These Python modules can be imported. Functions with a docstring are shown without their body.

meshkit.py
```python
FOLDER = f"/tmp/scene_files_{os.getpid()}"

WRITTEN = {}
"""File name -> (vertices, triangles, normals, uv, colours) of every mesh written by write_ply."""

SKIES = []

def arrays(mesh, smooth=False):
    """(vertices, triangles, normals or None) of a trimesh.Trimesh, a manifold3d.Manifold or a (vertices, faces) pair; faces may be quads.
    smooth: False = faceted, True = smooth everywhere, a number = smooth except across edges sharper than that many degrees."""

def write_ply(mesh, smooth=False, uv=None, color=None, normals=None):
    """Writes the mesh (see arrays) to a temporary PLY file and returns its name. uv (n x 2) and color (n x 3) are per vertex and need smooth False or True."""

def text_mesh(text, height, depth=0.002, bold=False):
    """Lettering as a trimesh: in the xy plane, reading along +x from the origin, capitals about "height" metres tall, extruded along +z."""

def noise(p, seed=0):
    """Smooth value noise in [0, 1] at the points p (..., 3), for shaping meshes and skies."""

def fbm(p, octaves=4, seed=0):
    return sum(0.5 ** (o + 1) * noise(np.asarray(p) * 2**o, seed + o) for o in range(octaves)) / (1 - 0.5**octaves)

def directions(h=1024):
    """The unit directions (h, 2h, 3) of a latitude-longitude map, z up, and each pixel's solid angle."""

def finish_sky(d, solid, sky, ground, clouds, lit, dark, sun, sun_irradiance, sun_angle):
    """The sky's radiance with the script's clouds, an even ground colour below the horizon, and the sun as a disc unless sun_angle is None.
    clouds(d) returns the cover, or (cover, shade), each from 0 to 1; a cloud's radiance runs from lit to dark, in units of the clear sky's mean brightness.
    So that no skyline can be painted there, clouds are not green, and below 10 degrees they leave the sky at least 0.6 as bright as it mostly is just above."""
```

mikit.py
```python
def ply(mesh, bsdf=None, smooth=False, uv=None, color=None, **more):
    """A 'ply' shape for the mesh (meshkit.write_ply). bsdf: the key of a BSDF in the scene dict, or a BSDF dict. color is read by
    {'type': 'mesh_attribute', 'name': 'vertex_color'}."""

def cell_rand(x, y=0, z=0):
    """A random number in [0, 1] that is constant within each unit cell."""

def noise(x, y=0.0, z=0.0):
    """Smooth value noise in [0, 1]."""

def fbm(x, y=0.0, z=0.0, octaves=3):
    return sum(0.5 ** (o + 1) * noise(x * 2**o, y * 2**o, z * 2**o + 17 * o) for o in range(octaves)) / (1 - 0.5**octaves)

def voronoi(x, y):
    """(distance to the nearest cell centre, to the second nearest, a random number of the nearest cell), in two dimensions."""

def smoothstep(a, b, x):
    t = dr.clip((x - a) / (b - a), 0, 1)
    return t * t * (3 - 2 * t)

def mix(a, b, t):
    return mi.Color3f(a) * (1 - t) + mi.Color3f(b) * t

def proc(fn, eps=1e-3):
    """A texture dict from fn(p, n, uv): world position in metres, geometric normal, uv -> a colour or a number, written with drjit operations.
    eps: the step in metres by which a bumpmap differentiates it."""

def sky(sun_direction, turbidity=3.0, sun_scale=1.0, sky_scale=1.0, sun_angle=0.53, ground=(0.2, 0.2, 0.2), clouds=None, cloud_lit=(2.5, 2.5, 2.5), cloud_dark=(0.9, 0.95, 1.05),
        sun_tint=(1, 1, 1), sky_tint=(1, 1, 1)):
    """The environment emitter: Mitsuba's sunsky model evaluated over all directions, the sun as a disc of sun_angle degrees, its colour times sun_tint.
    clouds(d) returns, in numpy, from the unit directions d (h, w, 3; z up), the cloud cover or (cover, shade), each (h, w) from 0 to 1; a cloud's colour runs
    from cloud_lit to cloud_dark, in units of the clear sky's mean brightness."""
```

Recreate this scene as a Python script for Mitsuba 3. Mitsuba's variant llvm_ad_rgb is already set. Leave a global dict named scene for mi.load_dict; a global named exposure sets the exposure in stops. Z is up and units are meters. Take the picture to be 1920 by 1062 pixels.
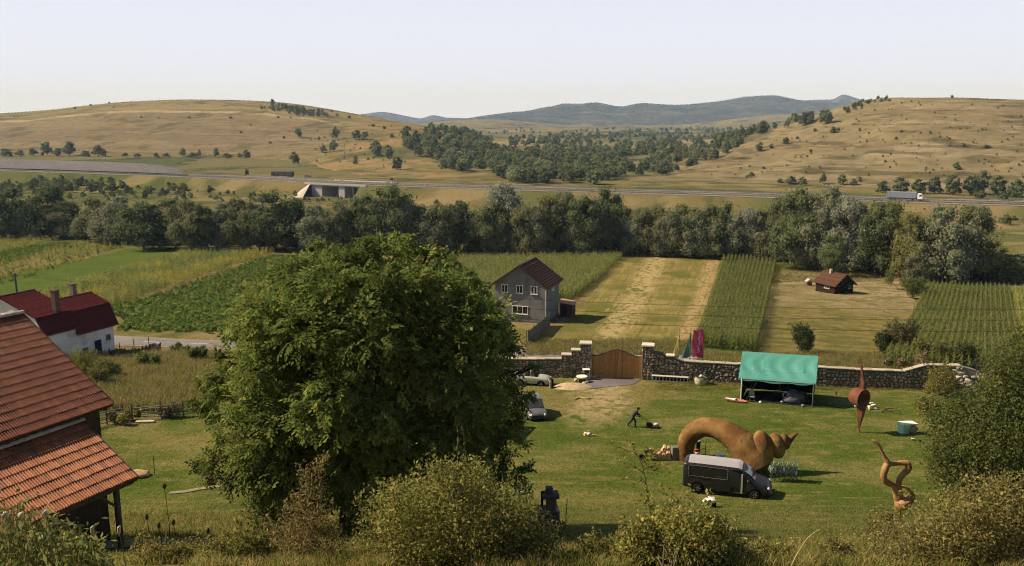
import math, random
import numpy as np
import mitsuba as mi
import drjit as dr
import mikit, meshkit
from mikit import proc, noise, fbm, voronoi, smoothstep, mix
from scipy.interpolate import PchipInterpolator
T = mi.ScalarTransform4f
scene, labels = {}, {}

# ---------------------------------------------------------------- camera, sky, exposure
PITCH = math.radians(10.66)                     # the camera stands on a hillside, at the origin, looking down into the valley
scene['camera'] = {'type': 'perspective', 'fov': 2 * math.degrees(math.atan(0.6)), 'fov_axis': 'x', 'near_clip': 0.1, 'far_clip': 60000.0,
                   'to_world': T().look_at(origin=[0, 0, 0], target=[0, math.cos(PITCH), -math.sin(PITCH)], up=[0, 0, 1]),
                   'medium': {'type': 'ref', 'id': 'air'}}
SUN_AZ, SUN_EL = math.radians(7), math.radians(40.5)
SUN = (-math.cos(SUN_AZ) * math.cos(SUN_EL), math.sin(SUN_AZ) * math.cos(SUN_EL), math.sin(SUN_EL))
scene['daylight'] = mikit.sky(SUN, turbidity=4.5, sun_scale=1.4, sky_scale=0.6, sun_tint=(0.99, 0.98, 0.97), ground=(0.12, 0.12, 0.07),
                              clouds=lambda d: 0.97 * np.exp(-(d[..., 2] / 0.27) ** 4), cloud_lit=(3.85, 4.05, 4.75))
exposure = 1.9
# the summer air: one closed box of thin haze round everything but the sky
scene['air'] = {'type': 'homogeneous', 'albedo': {'type': 'rgb', 'value': [.88, .94, .99]}, 'sigma_t': {'type': 'rgb', 'value': [3.6e-5, 4.9e-5, 7.6e-5]}}
scene['haze'] = {'type': 'cube', 'to_world': T().translate([0, 5900, 150]).scale([13800, 6500, 240]), 'bsdf': {'type': 'null'},
                 'interior': {'type': 'ref', 'id': 'air'}}
labels['haze'] = {'kind': 'stuff', 'label': 'thin pale summer haze over the whole valley', 'category': 'haze'}

# ---------------------------------------------------------------- helpers
def ray(x, y):                                  # direction of a point of the 1920 x 1062 survey picture
    a, t = (x - 960) / 1600, (y - 531) / 1600
    return np.array([a, math.cos(PITCH) - t * math.sin(PITCH), -math.sin(PITCH) - t * math.cos(PITCH)])
def at(x, y, Y):                                # the point of that sight line at forward distance Y
    d = ray(x, y); return d * (Y / d[1])
def pz(x, y, z):                                # ... at height z
    d = ray(x, y); return d * (z / d[2])
def hsh(*a):
    return np.random.RandomState(abs(hash(a)) % (2**31)) if False else np.random.RandomState(int(sum((i + 1) * 7919 * int(v * 13 + 5) for i, v in enumerate(a))) % (2**31))

PROFILE = PchipInterpolator([-300, -10, 0, 5, 15, 25, 33, 40, 46, 52, 67.5, 86, 100, 113, 135, 180, 250, 330, 420, 650, 800, 1000, 2000, 4000, 8000, 40000],
                            [90, 2.4, -1.9, -4.0, -9.0, -13.7, -17.3, -20.3, -22.4, -23.75, -24.9, -26.3, -27.9, -29.5, -31.8, -35, -38.2, -41.5, -43, -43, -42, -40, -33, -20, -12, -12])
def G(X, Y):
    """Height of the ground."""
    X, Y = np.asarray(X, float), np.asarray(Y, float)
    z = PROFILE(np.clip(Y, -300, 40000))
    p = np.stack([X / 9.0, Y / 9.0, 0 * X], -1)
    near = np.clip((Y - 20) / 20, 0, 1)
    z = z + (meshkit.noise(p, 5) - 0.5) * 0.25 * near + (meshkit.noise(p / 6, 6) - 0.5) * 0.8 * np.clip((Y - 100) / 60, 0, 1) * np.clip((1500 - Y) / 900, 0, 1)
    return z
def gp(x, y, lo=3.0, hi=15000.0):
    """The ground point on a sight line."""
    d = ray(x, y); Y = np.geomspace(lo, hi, 4000); P = d[None] * (Y / d[1])[:, None]
    below = P[:, 2] < G(P[:, 0], P[:, 1])
    i = int(np.argmax(below)) if below.any() else len(Y) - 1
    a, b = Y[max(i - 1, 0)], Y[i]
    for _ in range(30):
        m = (a + b) / 2; q = d * (m / d[1])
        if q[2] < float(G(q[0], q[1])): b = m
        else: a = m
    q = d * (b / d[1]); q[2] = float(G(q[0], q[1])); return q
def gz(x, y): return float(G(x, y))

class MB:
    """Collects pieces with one colour each (or a colour per vertex) into one mesh."""
    def __init__(s): s.v, s.f, s.c, s.n = [], [], [], 0
    def add(s, v, f, c=(.5, .5, .5)):
        v = np.asarray(v, float); f = np.asarray(f, int)
        if f.shape[1] == 4: f = np.vstack([f[:, [0, 1, 2]], f[:, [0, 2, 3]]])
        s.v.append(v); s.f.append(f + s.n); s.c.append(np.broadcast_to(np.asarray(c, float), (len(v), 3))); s.n += len(v); return s
    def arr(s): return np.vstack(s.v), np.vstack(s.f), np.vstack(s.c)
    def move(s, loc=(0, 0, 0), rz=0, sc=1):
        c, q = math.cos(rz), math.sin(rz); R = np.array([[c, -q, 0], [q, c, 0], [0, 0, 1]])
        s.v = [(v * sc) @ R.T + np.asarray(loc) for v in s.v]; return s
    def box(s, c, size, col, rot=None, bev=0.0):
        x, y, z = np.asarray(size) / 2
        if bev:
            b = min(bev, x * .9, y * .9, z * .9); pts = []
            for sx in (-1, 1):
                for sy in (-1, 1):
                    for sz in (-1, 1): pts += [(sx * x, sy * (y - b), sz * (z - b)), (sx * (x - b), sy * y, sz * (z - b)), (sx * (x - b), sy * (y - b), sz * z)]
            import trimesh; h = trimesh.convex.convex_hull(np.array(pts)); v, f = np.array(h.vertices), np.array(h.faces)
            v, f = v[f].reshape(-1, 3), np.arange(len(f) * 3).reshape(-1, 3)
        else:
            v = np.array([[i, j, k] for i in (-x, x) for j in (-y, y) for k in (-z, z)])
            f = np.array([[0, 1, 3, 2], [4, 6, 7, 5], [0, 4, 5, 1], [2, 3, 7, 6], [0, 2, 6, 4], [1, 5, 7, 3]])
        if rot is not None: v = v @ np.asarray(rot).T
        return s.add(v + np.asarray(c), f, col)
    def quad(s, a, b, c, d, col): return s.add([a, b, c, d], [[0, 1, 2, 3]], col)
    def tube(s, pts, r, col, sides=6, cap=True):
        p = np.asarray(pts, float); r = np.broadcast_to(r, (len(p),)); t = np.gradient(p, axis=0); t /= np.linalg.norm(t, axis=1, keepdims=True) + 1e-12
        a = np.cross(t[0], [0, 0, 1] if abs(t[0][2]) < .9 else [1, 0, 0]); a /= np.linalg.norm(a); A = []
        for k in t:
            a = a - k * (a @ k); a /= np.linalg.norm(a) + 1e-12; A.append(a.copy())
        A = np.array(A); B = np.cross(t, A); g = np.arange(sides) * 2 * np.pi / sides
        v = p[:, None] + r[:, None, None] * (np.cos(g)[None, :, None] * A[:, None] + np.sin(g)[None, :, None] * B[:, None]); n = len(p)
        i, j = np.meshgrid(np.arange(n - 1), np.arange(sides), indexing='ij')
        f = np.stack([i * sides + j, i * sides + (j + 1) % sides, (i + 1) * sides + (j + 1) % sides, (i + 1) * sides + j], -1).reshape(-1, 4)
        s.add(v.reshape(-1, 3), f, col if np.ndim(col) == 1 else np.repeat(np.asarray(col), sides, 0))
        if cap:
            for e, o in ((0, -1), (n - 1, 1)):
                ring = v[e]; k = np.arange(1, sides - 1); ff = np.stack([0 * k, k, k + 1], -1)
                s.add(ring, ff if o > 0 else ff[:, ::-1], col if np.ndim(col) == 1 else np.asarray(col)[e])
        return s
    def ball(s, c, r, col, n=8, seed=None, amp=0.0):
        th, ph = np.meshgrid(np.linspace(0, np.pi, n + 1), np.arange(2 * n) * np.pi / n, indexing='ij')
        d = np.stack([np.sin(th) * np.cos(ph), np.sin(th) * np.sin(ph), np.cos(th)], -1).reshape(-1, 3); k = 1.0
        if amp: k = 1 + amp * (meshkit.noise(d * 1.7 + (seed or 0) * 3.1, 3)[:, None] - .5) * 2
        m = 2 * n; i, j = np.meshgrid(np.arange(n), np.arange(m), indexing='ij')
        f = np.stack([i * m + j, (i + 1) * m + j, (i + 1) * m + (j + 1) % m, i * m + (j + 1) % m], -1).reshape(-1, 4)
        return s.add(d * k * np.asarray(r) + np.asarray(c), f, col)
    def prism(s, poly, h0, h1, col, frame=None):
        """poly: convex or not (fan from the ear-clip), in a frame (origin, u, v, w): points o + u*a + v*b, extruded along w."""
        from shapely.geometry import Polygon
        import trimesh
        m = trimesh.creation.extrude_polygon(Polygon(poly), h1 - h0, engine='earcut'); v = np.array(m.vertices); v[:, 2] += h0; f = np.array(m.faces)
        if frame is not None:
            o, u, w, n = [np.asarray(q, float) for q in frame]; v = o + v[:, :1] * u + v[:, 1:2] * w + v[:, 2:] * n
            if np.linalg.det(np.stack([u, w, n])) < 0: f = f[:, ::-1]
        v, f = v[f].reshape(-1, 3), np.arange(len(f) * 3).reshape(-1, 3)
        return s.add(v, f, col)
    def grid(s, P, col):
        P = np.asarray(P, float); n, m = P.shape[:2]; i, j = np.meshgrid(np.arange(n - 1), np.arange(m - 1), indexing='ij')
        f = np.stack([i * m + j, i * m + j + 1, (i + 1) * m + j + 1, (i + 1) * m + j], -1).reshape(-1, 4)
        return s.add(P.reshape(-1, 3), f, col if np.ndim(col) == 1 else np.asarray(col).reshape(-1, 3))
def ply(mb, bsdf, smooth=False, uv=None):
    v, f, c = mb.arr() if isinstance(mb, MB) else mb
    if bsdf == 'leaf': c = np.clip(c * 1.75, 0, .8)          # given as one side's reflectance; a thin leaf sends as much light through
    return mikit.ply((v, f), bsdf, smooth=smooth, color=c, uv=uv)
def num(name):
    """The key, numbered if it is taken."""
    taken = lambda k: k in scene or k in labels or k in USED
    k, i = name, 0
    while taken(k): i += 1; k = f'{name}_{i:03d}'
    USED.add(k); return k
USED = set()
ORD = 'leftmost second third fourth fifth sixth seventh eighth ninth tenth eleventh twelfth thirteenth fourteenth fifteenth sixteenth seventeenth eighteenth nineteenth twentieth'.split() + ['twenty-' + q for q in 'first second third fourth fifth sixth seventh eighth ninth'.split()]
def nth(i): return ORD[i] + (' from the left' if i else '')
def tell(key, label=None, cat=None, group=None, kind=None):
    d = {k: v for k, v in (('label', label), ('category', cat), ('group', group), ('kind', kind)) if v}
    if d: labels[key] = d
    return key
def thing(name, label, cat, group=None): return tell(num(name), label, cat, group)
def part(parent, name, mb, bsdf='matte', smooth=False, label=None, kind=None):
    k = num(parent + '__' + name); scene[k] = ply(mb, bsdf, smooth); tell(k, label, kind=kind); return k
def solo(name, mb, bsdf, label, cat=None, group=None, kind=None, smooth=False):
    k = num(name); scene[k] = ply(mb, bsdf, smooth); return tell(k, label, cat, group, kind)
def struct(name, mb, bsdf, label, smooth=True, uv=None):
    k = num(name); scene[k] = ply(mb, bsdf, smooth, uv); return tell(k, label, kind='structure')
def rotz(a): c, s = math.cos(a), math.sin(a); return np.array([[c, -s, 0], [s, c, 0], [0, 0, 1.]])
def rotx(a): c, s = math.cos(a), math.sin(a); return np.array([[1, 0, 0], [0, c, -s], [0, s, c]])
def roty(a): c, s = math.cos(a), math.sin(a); return np.array([[c, 0, s], [0, 1, 0], [-s, 0, c]])
def unit(v): v = np.asarray(v, float); return v / np.linalg.norm(v)

# ---------------------------------------------------------------- materials
VC = {'type': 'mesh_attribute', 'name': 'vertex_color'}
scene['leaf'] = {'type': 'principledthin', 'base_color': VC, 'roughness': 0.55, 'diff_trans': 0.95, 'spec_trans': 0.0, 'eta': 1.35}
scene['far_leaf'] = {'type': 'twosided', 'bsdf': {'type': 'diffuse', 'reflectance': VC}}
scene['matte'] = {'type': 'twosided', 'bsdf': {'type': 'diffuse', 'reflectance': VC}}
scene['satin'] = {'type': 'twosided', 'bsdf': {'type': 'principled', 'base_color': VC, 'roughness': 0.45, 'specular': 0.5}}
scene['paint'] = {'type': 'twosided', 'bsdf': {'type': 'principled', 'base_color': VC, 'roughness': 0.28, 'specular': 0.5, 'clearcoat': 0.7, 'clearcoat_gloss': 0.9}}
scene['dark_glass'] = {'type': 'twosided', 'bsdf': {'type': 'principled', 'base_color': {'type': 'rgb', 'value': [.012, .013, .015]}, 'roughness': 0.06, 'specular': 0.6}}
scene['steel'] = {'type': 'twosided', 'bsdf': {'type': 'principled', 'base_color': VC, 'roughness': 0.35, 'metallic': 0.8}}
def C3(r, g, b): return mi.Color3f(r, g, b)
def two(b): return {'type': 'twosided', 'bsdf': b}
def bumped(b, fn, scale, eps=0.01): return {'type': 'bumpmap', 'arbitrary': proc(fn, eps), 'scale': scale, 'nested': b}
# ---------------------------------------------------------------- the ground
def ground_col(p, n, uv):
    x, y = p.x, p.y
    a = fbm(x * .09, y * .09, 0, 4); b = fbm(x * .9, y * .9, 3, 3); c = noise(x * 6, y * 6, 7); m = fbm(x * .03, y * .03, 9, 3)
    lawn = mix(C3(.076, .106, .020), C3(.165, .148, .050), smoothstep(.36, .66, a * .7 + b * .3))
    lawn = mix(lawn, C3(.055, .088, .014), smoothstep(.52, .72, fbm(x * .2 + 40, y * .2, 2, 3)) * .7)
    # mown lines and worn, straw-strewn track from the gate
    tx = 10.0 - (86 - y) * .16 - dr.square(86 - y) * .0012
    track = smoothstep(4.2, .8, dr.abs(x - tx) + (b - .5) * 3.5) * smoothstep(64, 76, y) * smoothstep(92, 88, y)
    lawn = mix(lawn, C3(.33, .26, .14), track * smoothstep(.30, .55, fbm(x * 1.3, y * 1.3, 5, 3)))
    yard = smoothstep(.58, .74, fbm(x * .16 + 11, y * .16 + 5, 4, 4)) * smoothstep(45, 60, y)
    lawn = mix(lawn, C3(.20, .168, .07), yard * .6)
    lawn = mix(lawn, C3(.19, .165, .062), smoothstep(.56, .74, fbm(x * .55, y * 1.6, 8, 3)) * .55)
    slope = mix(C3(.095, .105, .028), C3(.17, .145, .055), smoothstep(.35, .65, b * .5 + a * .5))
    near = mix(slope, lawn, smoothstep(43, 50, y + (a - .5) * 6))
    rough = mix(C3(.13, .125, .04), C3(.21, .165, .075), smoothstep(.35, .62, a * .6 + b * .4))
    rough = mix(rough, C3(.075, .10, .026), smoothstep(.55, .7, fbm(x * .05 + 8, y * .05, 1, 3)))
    far = mix(C3(.17, .14, .06), C3(.10, .112, .04), smoothstep(.38, .6, fbm(x * .012, y * .02, 2, 4)))
    far = mix(far, C3(.065, .08, .03), smoothstep(.50, .64, fbm(x * .06 + 3, y * .06, 6, 4)) * .7); far = mix(far, C3(.24, .19, .095), smoothstep(.56, .68, fbm(x * .03 + 30, y * .05, 7, 4)) * .7)
    v1, v2, r = voronoi(x * .006 + m * .6, y * .0035 + a * .2)
    patch = mix(mix(C3(.235, .195, .10), C3(.085, .105, .042), smoothstep(.25, .4, r)), C3(.15, .14, .065), smoothstep(.55, .65, r))
    patch = mix(C3(.045, .056, .028), patch, smoothstep(.03, .12, v2 - v1 + (b - .5) * .1))
    far = mix(far, patch, smoothstep(600, 900, y))
    left = smoothstep(-14, -19, x + (a - .5) * 8) * smoothstep(71, 76, y)
    out = mix(mix(near, rough, dr.maximum(smoothstep(88, 93, y), left)), far, smoothstep(230, 300, y))
    return out * (.8 + .4 * c)
def ground_bump(p, n, uv): return fbm(p.x * 7, p.y * 7, 0, 3)
scene['ground_mat'] = two(bumped({'type': 'diffuse', 'reflectance': proc(ground_col)}, ground_bump, .06, .02))
rows = np.concatenate([np.linspace(-60, 20, 40), np.linspace(20, 120, 260)[1:], np.geomspace(120, 12100, 260)[1:]])
cols = np.linspace(-1, 1, 321)
GX = cols[None] * (70 + 1.05 * np.maximum(rows, 0))[:, None]; GY = np.broadcast_to(rows[:, None], GX.shape)
mb = MB(); mb.grid(np.stack([GX, GY, G(GX, GY)], -1), (.1, .1, .05))
struct('ground', mb, 'ground_mat', 'grassy ground of the hillside, yard and valley')

def sheet(pts, dz, n=40, m=40):
    """Points of a four-cornered field (a b / d c), draped over the ground."""
    a, b, c, d = [np.asarray(p, float)[:2] for p in pts]; u, v = np.meshgrid(np.linspace(0, 1, n), np.linspace(0, 1, m), indexing='ij')
    P = (1 - u)[..., None] * ((1 - v)[..., None] * a + v[..., None] * b) + u[..., None] * ((1 - v)[..., None] * d + v[..., None] * c)
    return np.dstack([P, G(P[..., 0], P[..., 1]) + dz])
def ribbon(path, width, dz, step=1.0, across=5, follow=True, z=None):
    P = np.asarray(path, float); s = np.concatenate([[0], np.cumsum(np.linalg.norm(np.diff(P[:, :2], axis=0), axis=1))]); n = max(3, int(s[-1] / step)); q = np.linspace(0, s[-1], n)
    f = PchipInterpolator(s, P); c = f(q); t = np.gradient(c[:, :2], axis=0); t /= np.linalg.norm(t, axis=1, keepdims=True); nn = np.stack([-t[:, 1], t[:, 0]], -1)
    w = np.linspace(-.5, .5, across) * width; X = c[:, None, :2] + nn[:, None] * w[None, :, None]
    zz = G(X[..., 0], X[..., 1]) + dz if z is None else np.broadcast_to(z, X.shape[:2]) + dz
    return np.dstack([X, zz]), c, nn

# ---------------------------------------------------------------- hills: each runs from a foot line over a crest line and down again behind
def hill(name, foot, crest, label, mat, prof=1.0, rough=4.0, seed=1, n=170, m=90, back=500, drop=60, scale=60.0):
    """foot and crest: lists of (x, y, z) points of the land; between them a slope with gullies, behind the crest a back slope."""
    foot, crest = np.array(foot, float), np.array(crest, float)
    par = lambda P: np.concatenate([[0], np.cumsum(np.linalg.norm(np.diff(P, axis=0), axis=1))])
    u = np.linspace(0, 1, n)
    ff = PchipInterpolator(par(foot) / par(foot)[-1], foot)(u); cc = PchipInterpolator(par(crest) / par(crest)[-1], crest)(u)
    out = cc - ff; out[:, 2] = 0; out /= np.linalg.norm(out, axis=1, keepdims=True)
    v = np.linspace(-.12, 1.0, m); S = []; UV = []
    for t in v:
        h = np.clip(t, 0, 1); k = (1 - (1 - h) ** 2) * (1 - prof) + prof * (h * h * (3 - 2 * h)) if prof >= 0 else h
        P = ff + (cc - ff) * t; P[:, 2] = ff[:, 2] + (cc[:, 2] - ff[:, 2]) * k - (8.0 if t < 0 else 0) * min(1, -t / .05) * (t < 0); S.append(P); UV.append(np.stack([u, 0 * u + t], -1))
    for t in np.linspace(.06, 1, 14):
        P = cc + out * back * t; P[:, 2] = cc[:, 2] - drop * t * t - 2 * t; S.append(P); UV.append(np.stack([u, 0 * u + 1 + t], -1))
    S, UV = np.array(S), np.array(UV)
    w = np.clip(UV[..., 1] / .15, 0, 1) * np.clip((1.02 - UV[..., 1]) / .25, 0.12, 1)
    S[..., 2] += (meshkit.fbm(np.stack([S[..., 0] / scale, S[..., 1] / scale, 0 * S[..., 0]], -1), 5, seed) - .5) * rough * w * 2
    mb = MB(); mb.grid(S, (.2, .2, .1)); struct(name, mb, mat, label, uv=UV.reshape(-1, 2)); return S
def hill_col(base, dark, pale, seed):
    def fn(p, n, uv):
        x, y = p.x, p.y; a = fbm(x * .012 + seed, y * .012, 0, 4); b = fbm(x * .06, y * .06 + seed, 2, 4); t = fbm(uv.x * 6 + seed, uv.y * 22 + a * 3, 1, 3)
        c = mix(base, pale, smoothstep(.42, .72, t * .6 + b * .4)); c = mix(c, dark, smoothstep(.52, .72, a * .55 + t * .45))
        c = mix(c, C3(.085, .075, .033), smoothstep(.57, .68, fbm(x * .035, y * .035, p.z * .22 + seed, 5)) * .75)
        l = fbm(p.z * .9 + a * 5, x * .015, y * .015, 3); c = mix(c, c * .62, smoothstep(.52, .66, l) * smoothstep(.4, .6, b)); return c * (.78 + .44 * fbm(x * .16, y * .16, 3, 3))
    return {'type': 'diffuse', 'reflectance': proc(fn)}
def left_col(p, n, uv):
    x, y = p.x, p.y; u, v = uv.x, uv.y
    a = fbm(x * .01, y * .01, 0, 4); b = fbm(x * .05, y * .05, 2, 4); t = fbm(u * 5, v * 30 + a * 4, 1, 3)
    c = mix(C3(.170, .136, .075), C3(.198, .163, .09), smoothstep(.4, .65, t))                       # the ploughed-looking dry middle field
    up = mix(mix(C3(.225, .18, .09), C3(.16, .148, .070), smoothstep(.4, .6, t)), C3(.125, .125, .062), smoothstep(.52, .66, a * .5 + t * .5))
    e = .60 + .05 * (a - .5)
    c = mix(c, up, smoothstep(e, e + .015, v)); c = mix(c, C3(.36, .28, .15), smoothstep(.022, .005, dr.abs(v - e)) * .8 * smoothstep(.75, .6, u))
    low = mix(C3(.16, .135, .058), C3(.24, .18, .085), smoothstep(.4, .6, t)); c = mix(low, c, smoothstep(.05, .12, v + (b - .5) * .05))
    r = mix(mix(C3(.23, .17, .08), C3(.155, .14, .06), smoothstep(.42, .62, b)), C3(.10, .105, .045), smoothstep(.55, .7, a))
    c = mix(c, r, smoothstep(.60, .72, u + (b - .5) * .06)); c = mix(c, C3(.09, .08, .035), smoothstep(.62, .72, fbm(x * .03, y * .03, 7, 4)) * .6)
    l = fbm(p.z * 1.1 + a * 4, x * .012, y * .012, 3); c = mix(c, c * .72, smoothstep(.54, .68, l) * smoothstep(.4, .6, b)); return c * (.80 + .40 * fbm(x * .14, y * .14, 3, 3))
scene['left_hill_mat'] = {'type': 'diffuse', 'reflectance': proc(left_col)}
zf = lambda x, y, z=-42.0: pz(x, y, z)
LF = [(-330, 292), (-100, 294), (120, 298), (350, 300), (540, 305), (640, 322), (760, 332), (880, 334), (990, 334), (1060, 332)]
LC = [(-330, 240, 1750), (-100, 219, 1750), (0, 213, 1750), (80, 208, 1720), (170, 198, 1700), (250, 191, 1680), (340, 187.5, 1650), (450, 188.5, 1600), (520, 192, 1560), (600, 202, 1500),
      (640, 209, 1460), (700, 220, 1400), (760, 231, 1330), (820, 242, 1250), (880, 262, 1130), (960, 290, 980), (1060, 318, 850)]
LEFT = hill('left_hill', [zf(x, y) for x, y in LF], [at(*p) for p in LC], 'broad rounded hill of dry grass on the left', 'left_hill_mat', prof=.7, rough=2.6, seed=11)
RF = [(1180, 338), (1290, 338), (1420, 341), (1560, 345), (1700, 350), (1920, 358), (2200, 366)]
RC = [(1180, 330, 800), (1240, 312, 880), (1290, 292, 940), (1350, 270, 980), (1420, 248, 1000), (1500, 224, 1010), (1570, 203, 1010), (1625, 189, 1000), (1680, 184, 980), (1790, 183.5, 950), (1920, 187, 900), (2200, 196, 820)]
scene['right_hill_mat'] = hill_col(C3(.182, .150, .080), C3(.112, .106, .052), C3(.245, .206, .12), 3.0)
RIGHT = hill('right_hill', [zf(x, y) for x, y in RF], [at(*p) for p in RC], 'bare dry grass hill on the right', 'right_hill_mat', prof=.45, rough=7.0, seed=23, scale=75.0)
scene['far_hill_mat'] = hill_col(C3(.16, .145, .065), C3(.035, .045, .022), C3(.24, .20, .10), 7.0)
# middle distance rises of patchy fields, then the wooded mountains
def ridge(name, line, Y0, dY, label, mat, seed, rough, back=900, scale=300, drop=120, prof=.8):
    crest = [at(x, y, Y0) for x, y in line]; foot = [np.array([c[0] * (Y0 - dY) / Y0, Y0 - dY, gz(c[0] * (Y0 - dY) / Y0, Y0 - dY) - 3]) for c in crest]
    return hill(name, foot, crest, label, mat, prof=prof, rough=rough, seed=seed, n=200, m=60, back=back, drop=drop, scale=scale)
RISE = ridge('field_rise', [(700, 296), (880, 290), (1000, 284), (1120, 276), (1250, 262), (1340, 248), (1420, 238), (1500, 230), (1600, 226), (1750, 224)], 2600, 1500, 'gently rising patchwork of dry fields beyond the forest', 'ground_mat', 31, 12, scale=260)
MID = ridge('pale_hill', [(560, 250), (680, 244), (780, 234), (850, 226), (920, 224), (1000, 229), (1080, 236), (1180, 240), (1300, 232), (1400, 222), (1520, 214), (1650, 212), (1800, 212)], 4600, 1700, 'pale low hills in the distance', 'far_hill_mat', 41, 22, scale=420)
scene['mountain_mat'] = hill_col(C3(.032, .042, .028), C3(.022, .030, .021), C3(.13, .12, .07), 5.0)
MT1 = ridge('near_mountain', [(820, 240), (880, 224), (940, 217), (1000, 211), (1030, 203), (1060, 198), (1110, 197), (1160, 205), (1210, 195), (1270, 197), (1340, 192), (1400, 184), (1450, 181), (1500, 187), (1560, 194), (1640, 198), (1760, 206)], 7200, 2200, 'wooded blue mountain ridge', 'mountain_mat', 53, 60, scale=800, back=1400, drop=250)
MT2 = ridge('far_mountain', [(560, 236), (640, 224), (690, 214), (716, 211), (760, 219), (788, 223), (812, 217), (840, 222), (900, 224), (1000, 214), (1250, 205), (1440, 192), (1530, 187), (1560, 186), (1582, 177), (1600, 182), (1630, 192), (1700, 200), (1900, 205)], 9600, 1700, 'farthest blue mountain ridge with a pointed summit', 'mountain_mat', 67, 70, scale=800, back=1600, drop=300)
# ---------------------------------------------------------------- roads, motorway, bridge
scene['asphalt'] = two(bumped({'type': 'diffuse', 'reflectance': proc(lambda p, n, uv: mix(C3(.17, .165, .165), C3(.25, .24, .235), fbm(p.x * .35, p.y * .35, 1, 4)) * (.88 + .24 * noise(p.x * 9, p.y * 9)))}, lambda p, n, uv: noise(p.x * 20, p.y * 20), .01, .01))
scene['gravel'] = two({'type': 'diffuse', 'reflectance': proc(lambda p, n, uv: mix(C3(.20, .175, .12), C3(.32, .285, .22), fbm(p.x * .6, p.y * .6, 1, 4)) * (.8 + .4 * noise(p.x * 5, p.y * 5, p.z * 3)))})
RD = [(-140, 142), (-90, 124.5), (-47, 112.5), (-20, 107.5), (1.6, 103.5), (20, 99.3), (41, 94.5), (60, 89), (110, 74)]
P, c, nn = ribbon(RD, 8.6, .03, 1.2, 7); mb = MB().grid(P, (.2, .18, .14)); struct('road_shoulder', mb, 'gravel', 'gravel verge along the village road')
P, c, nn = ribbon(RD, 6.6, .06, 1.2, 7); mb = MB().grid(P, (.2, .2, .2)); struct('road', mb, 'asphalt', 'pale grey village road')
mb = MB(); L = len(c); q = 0
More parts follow.
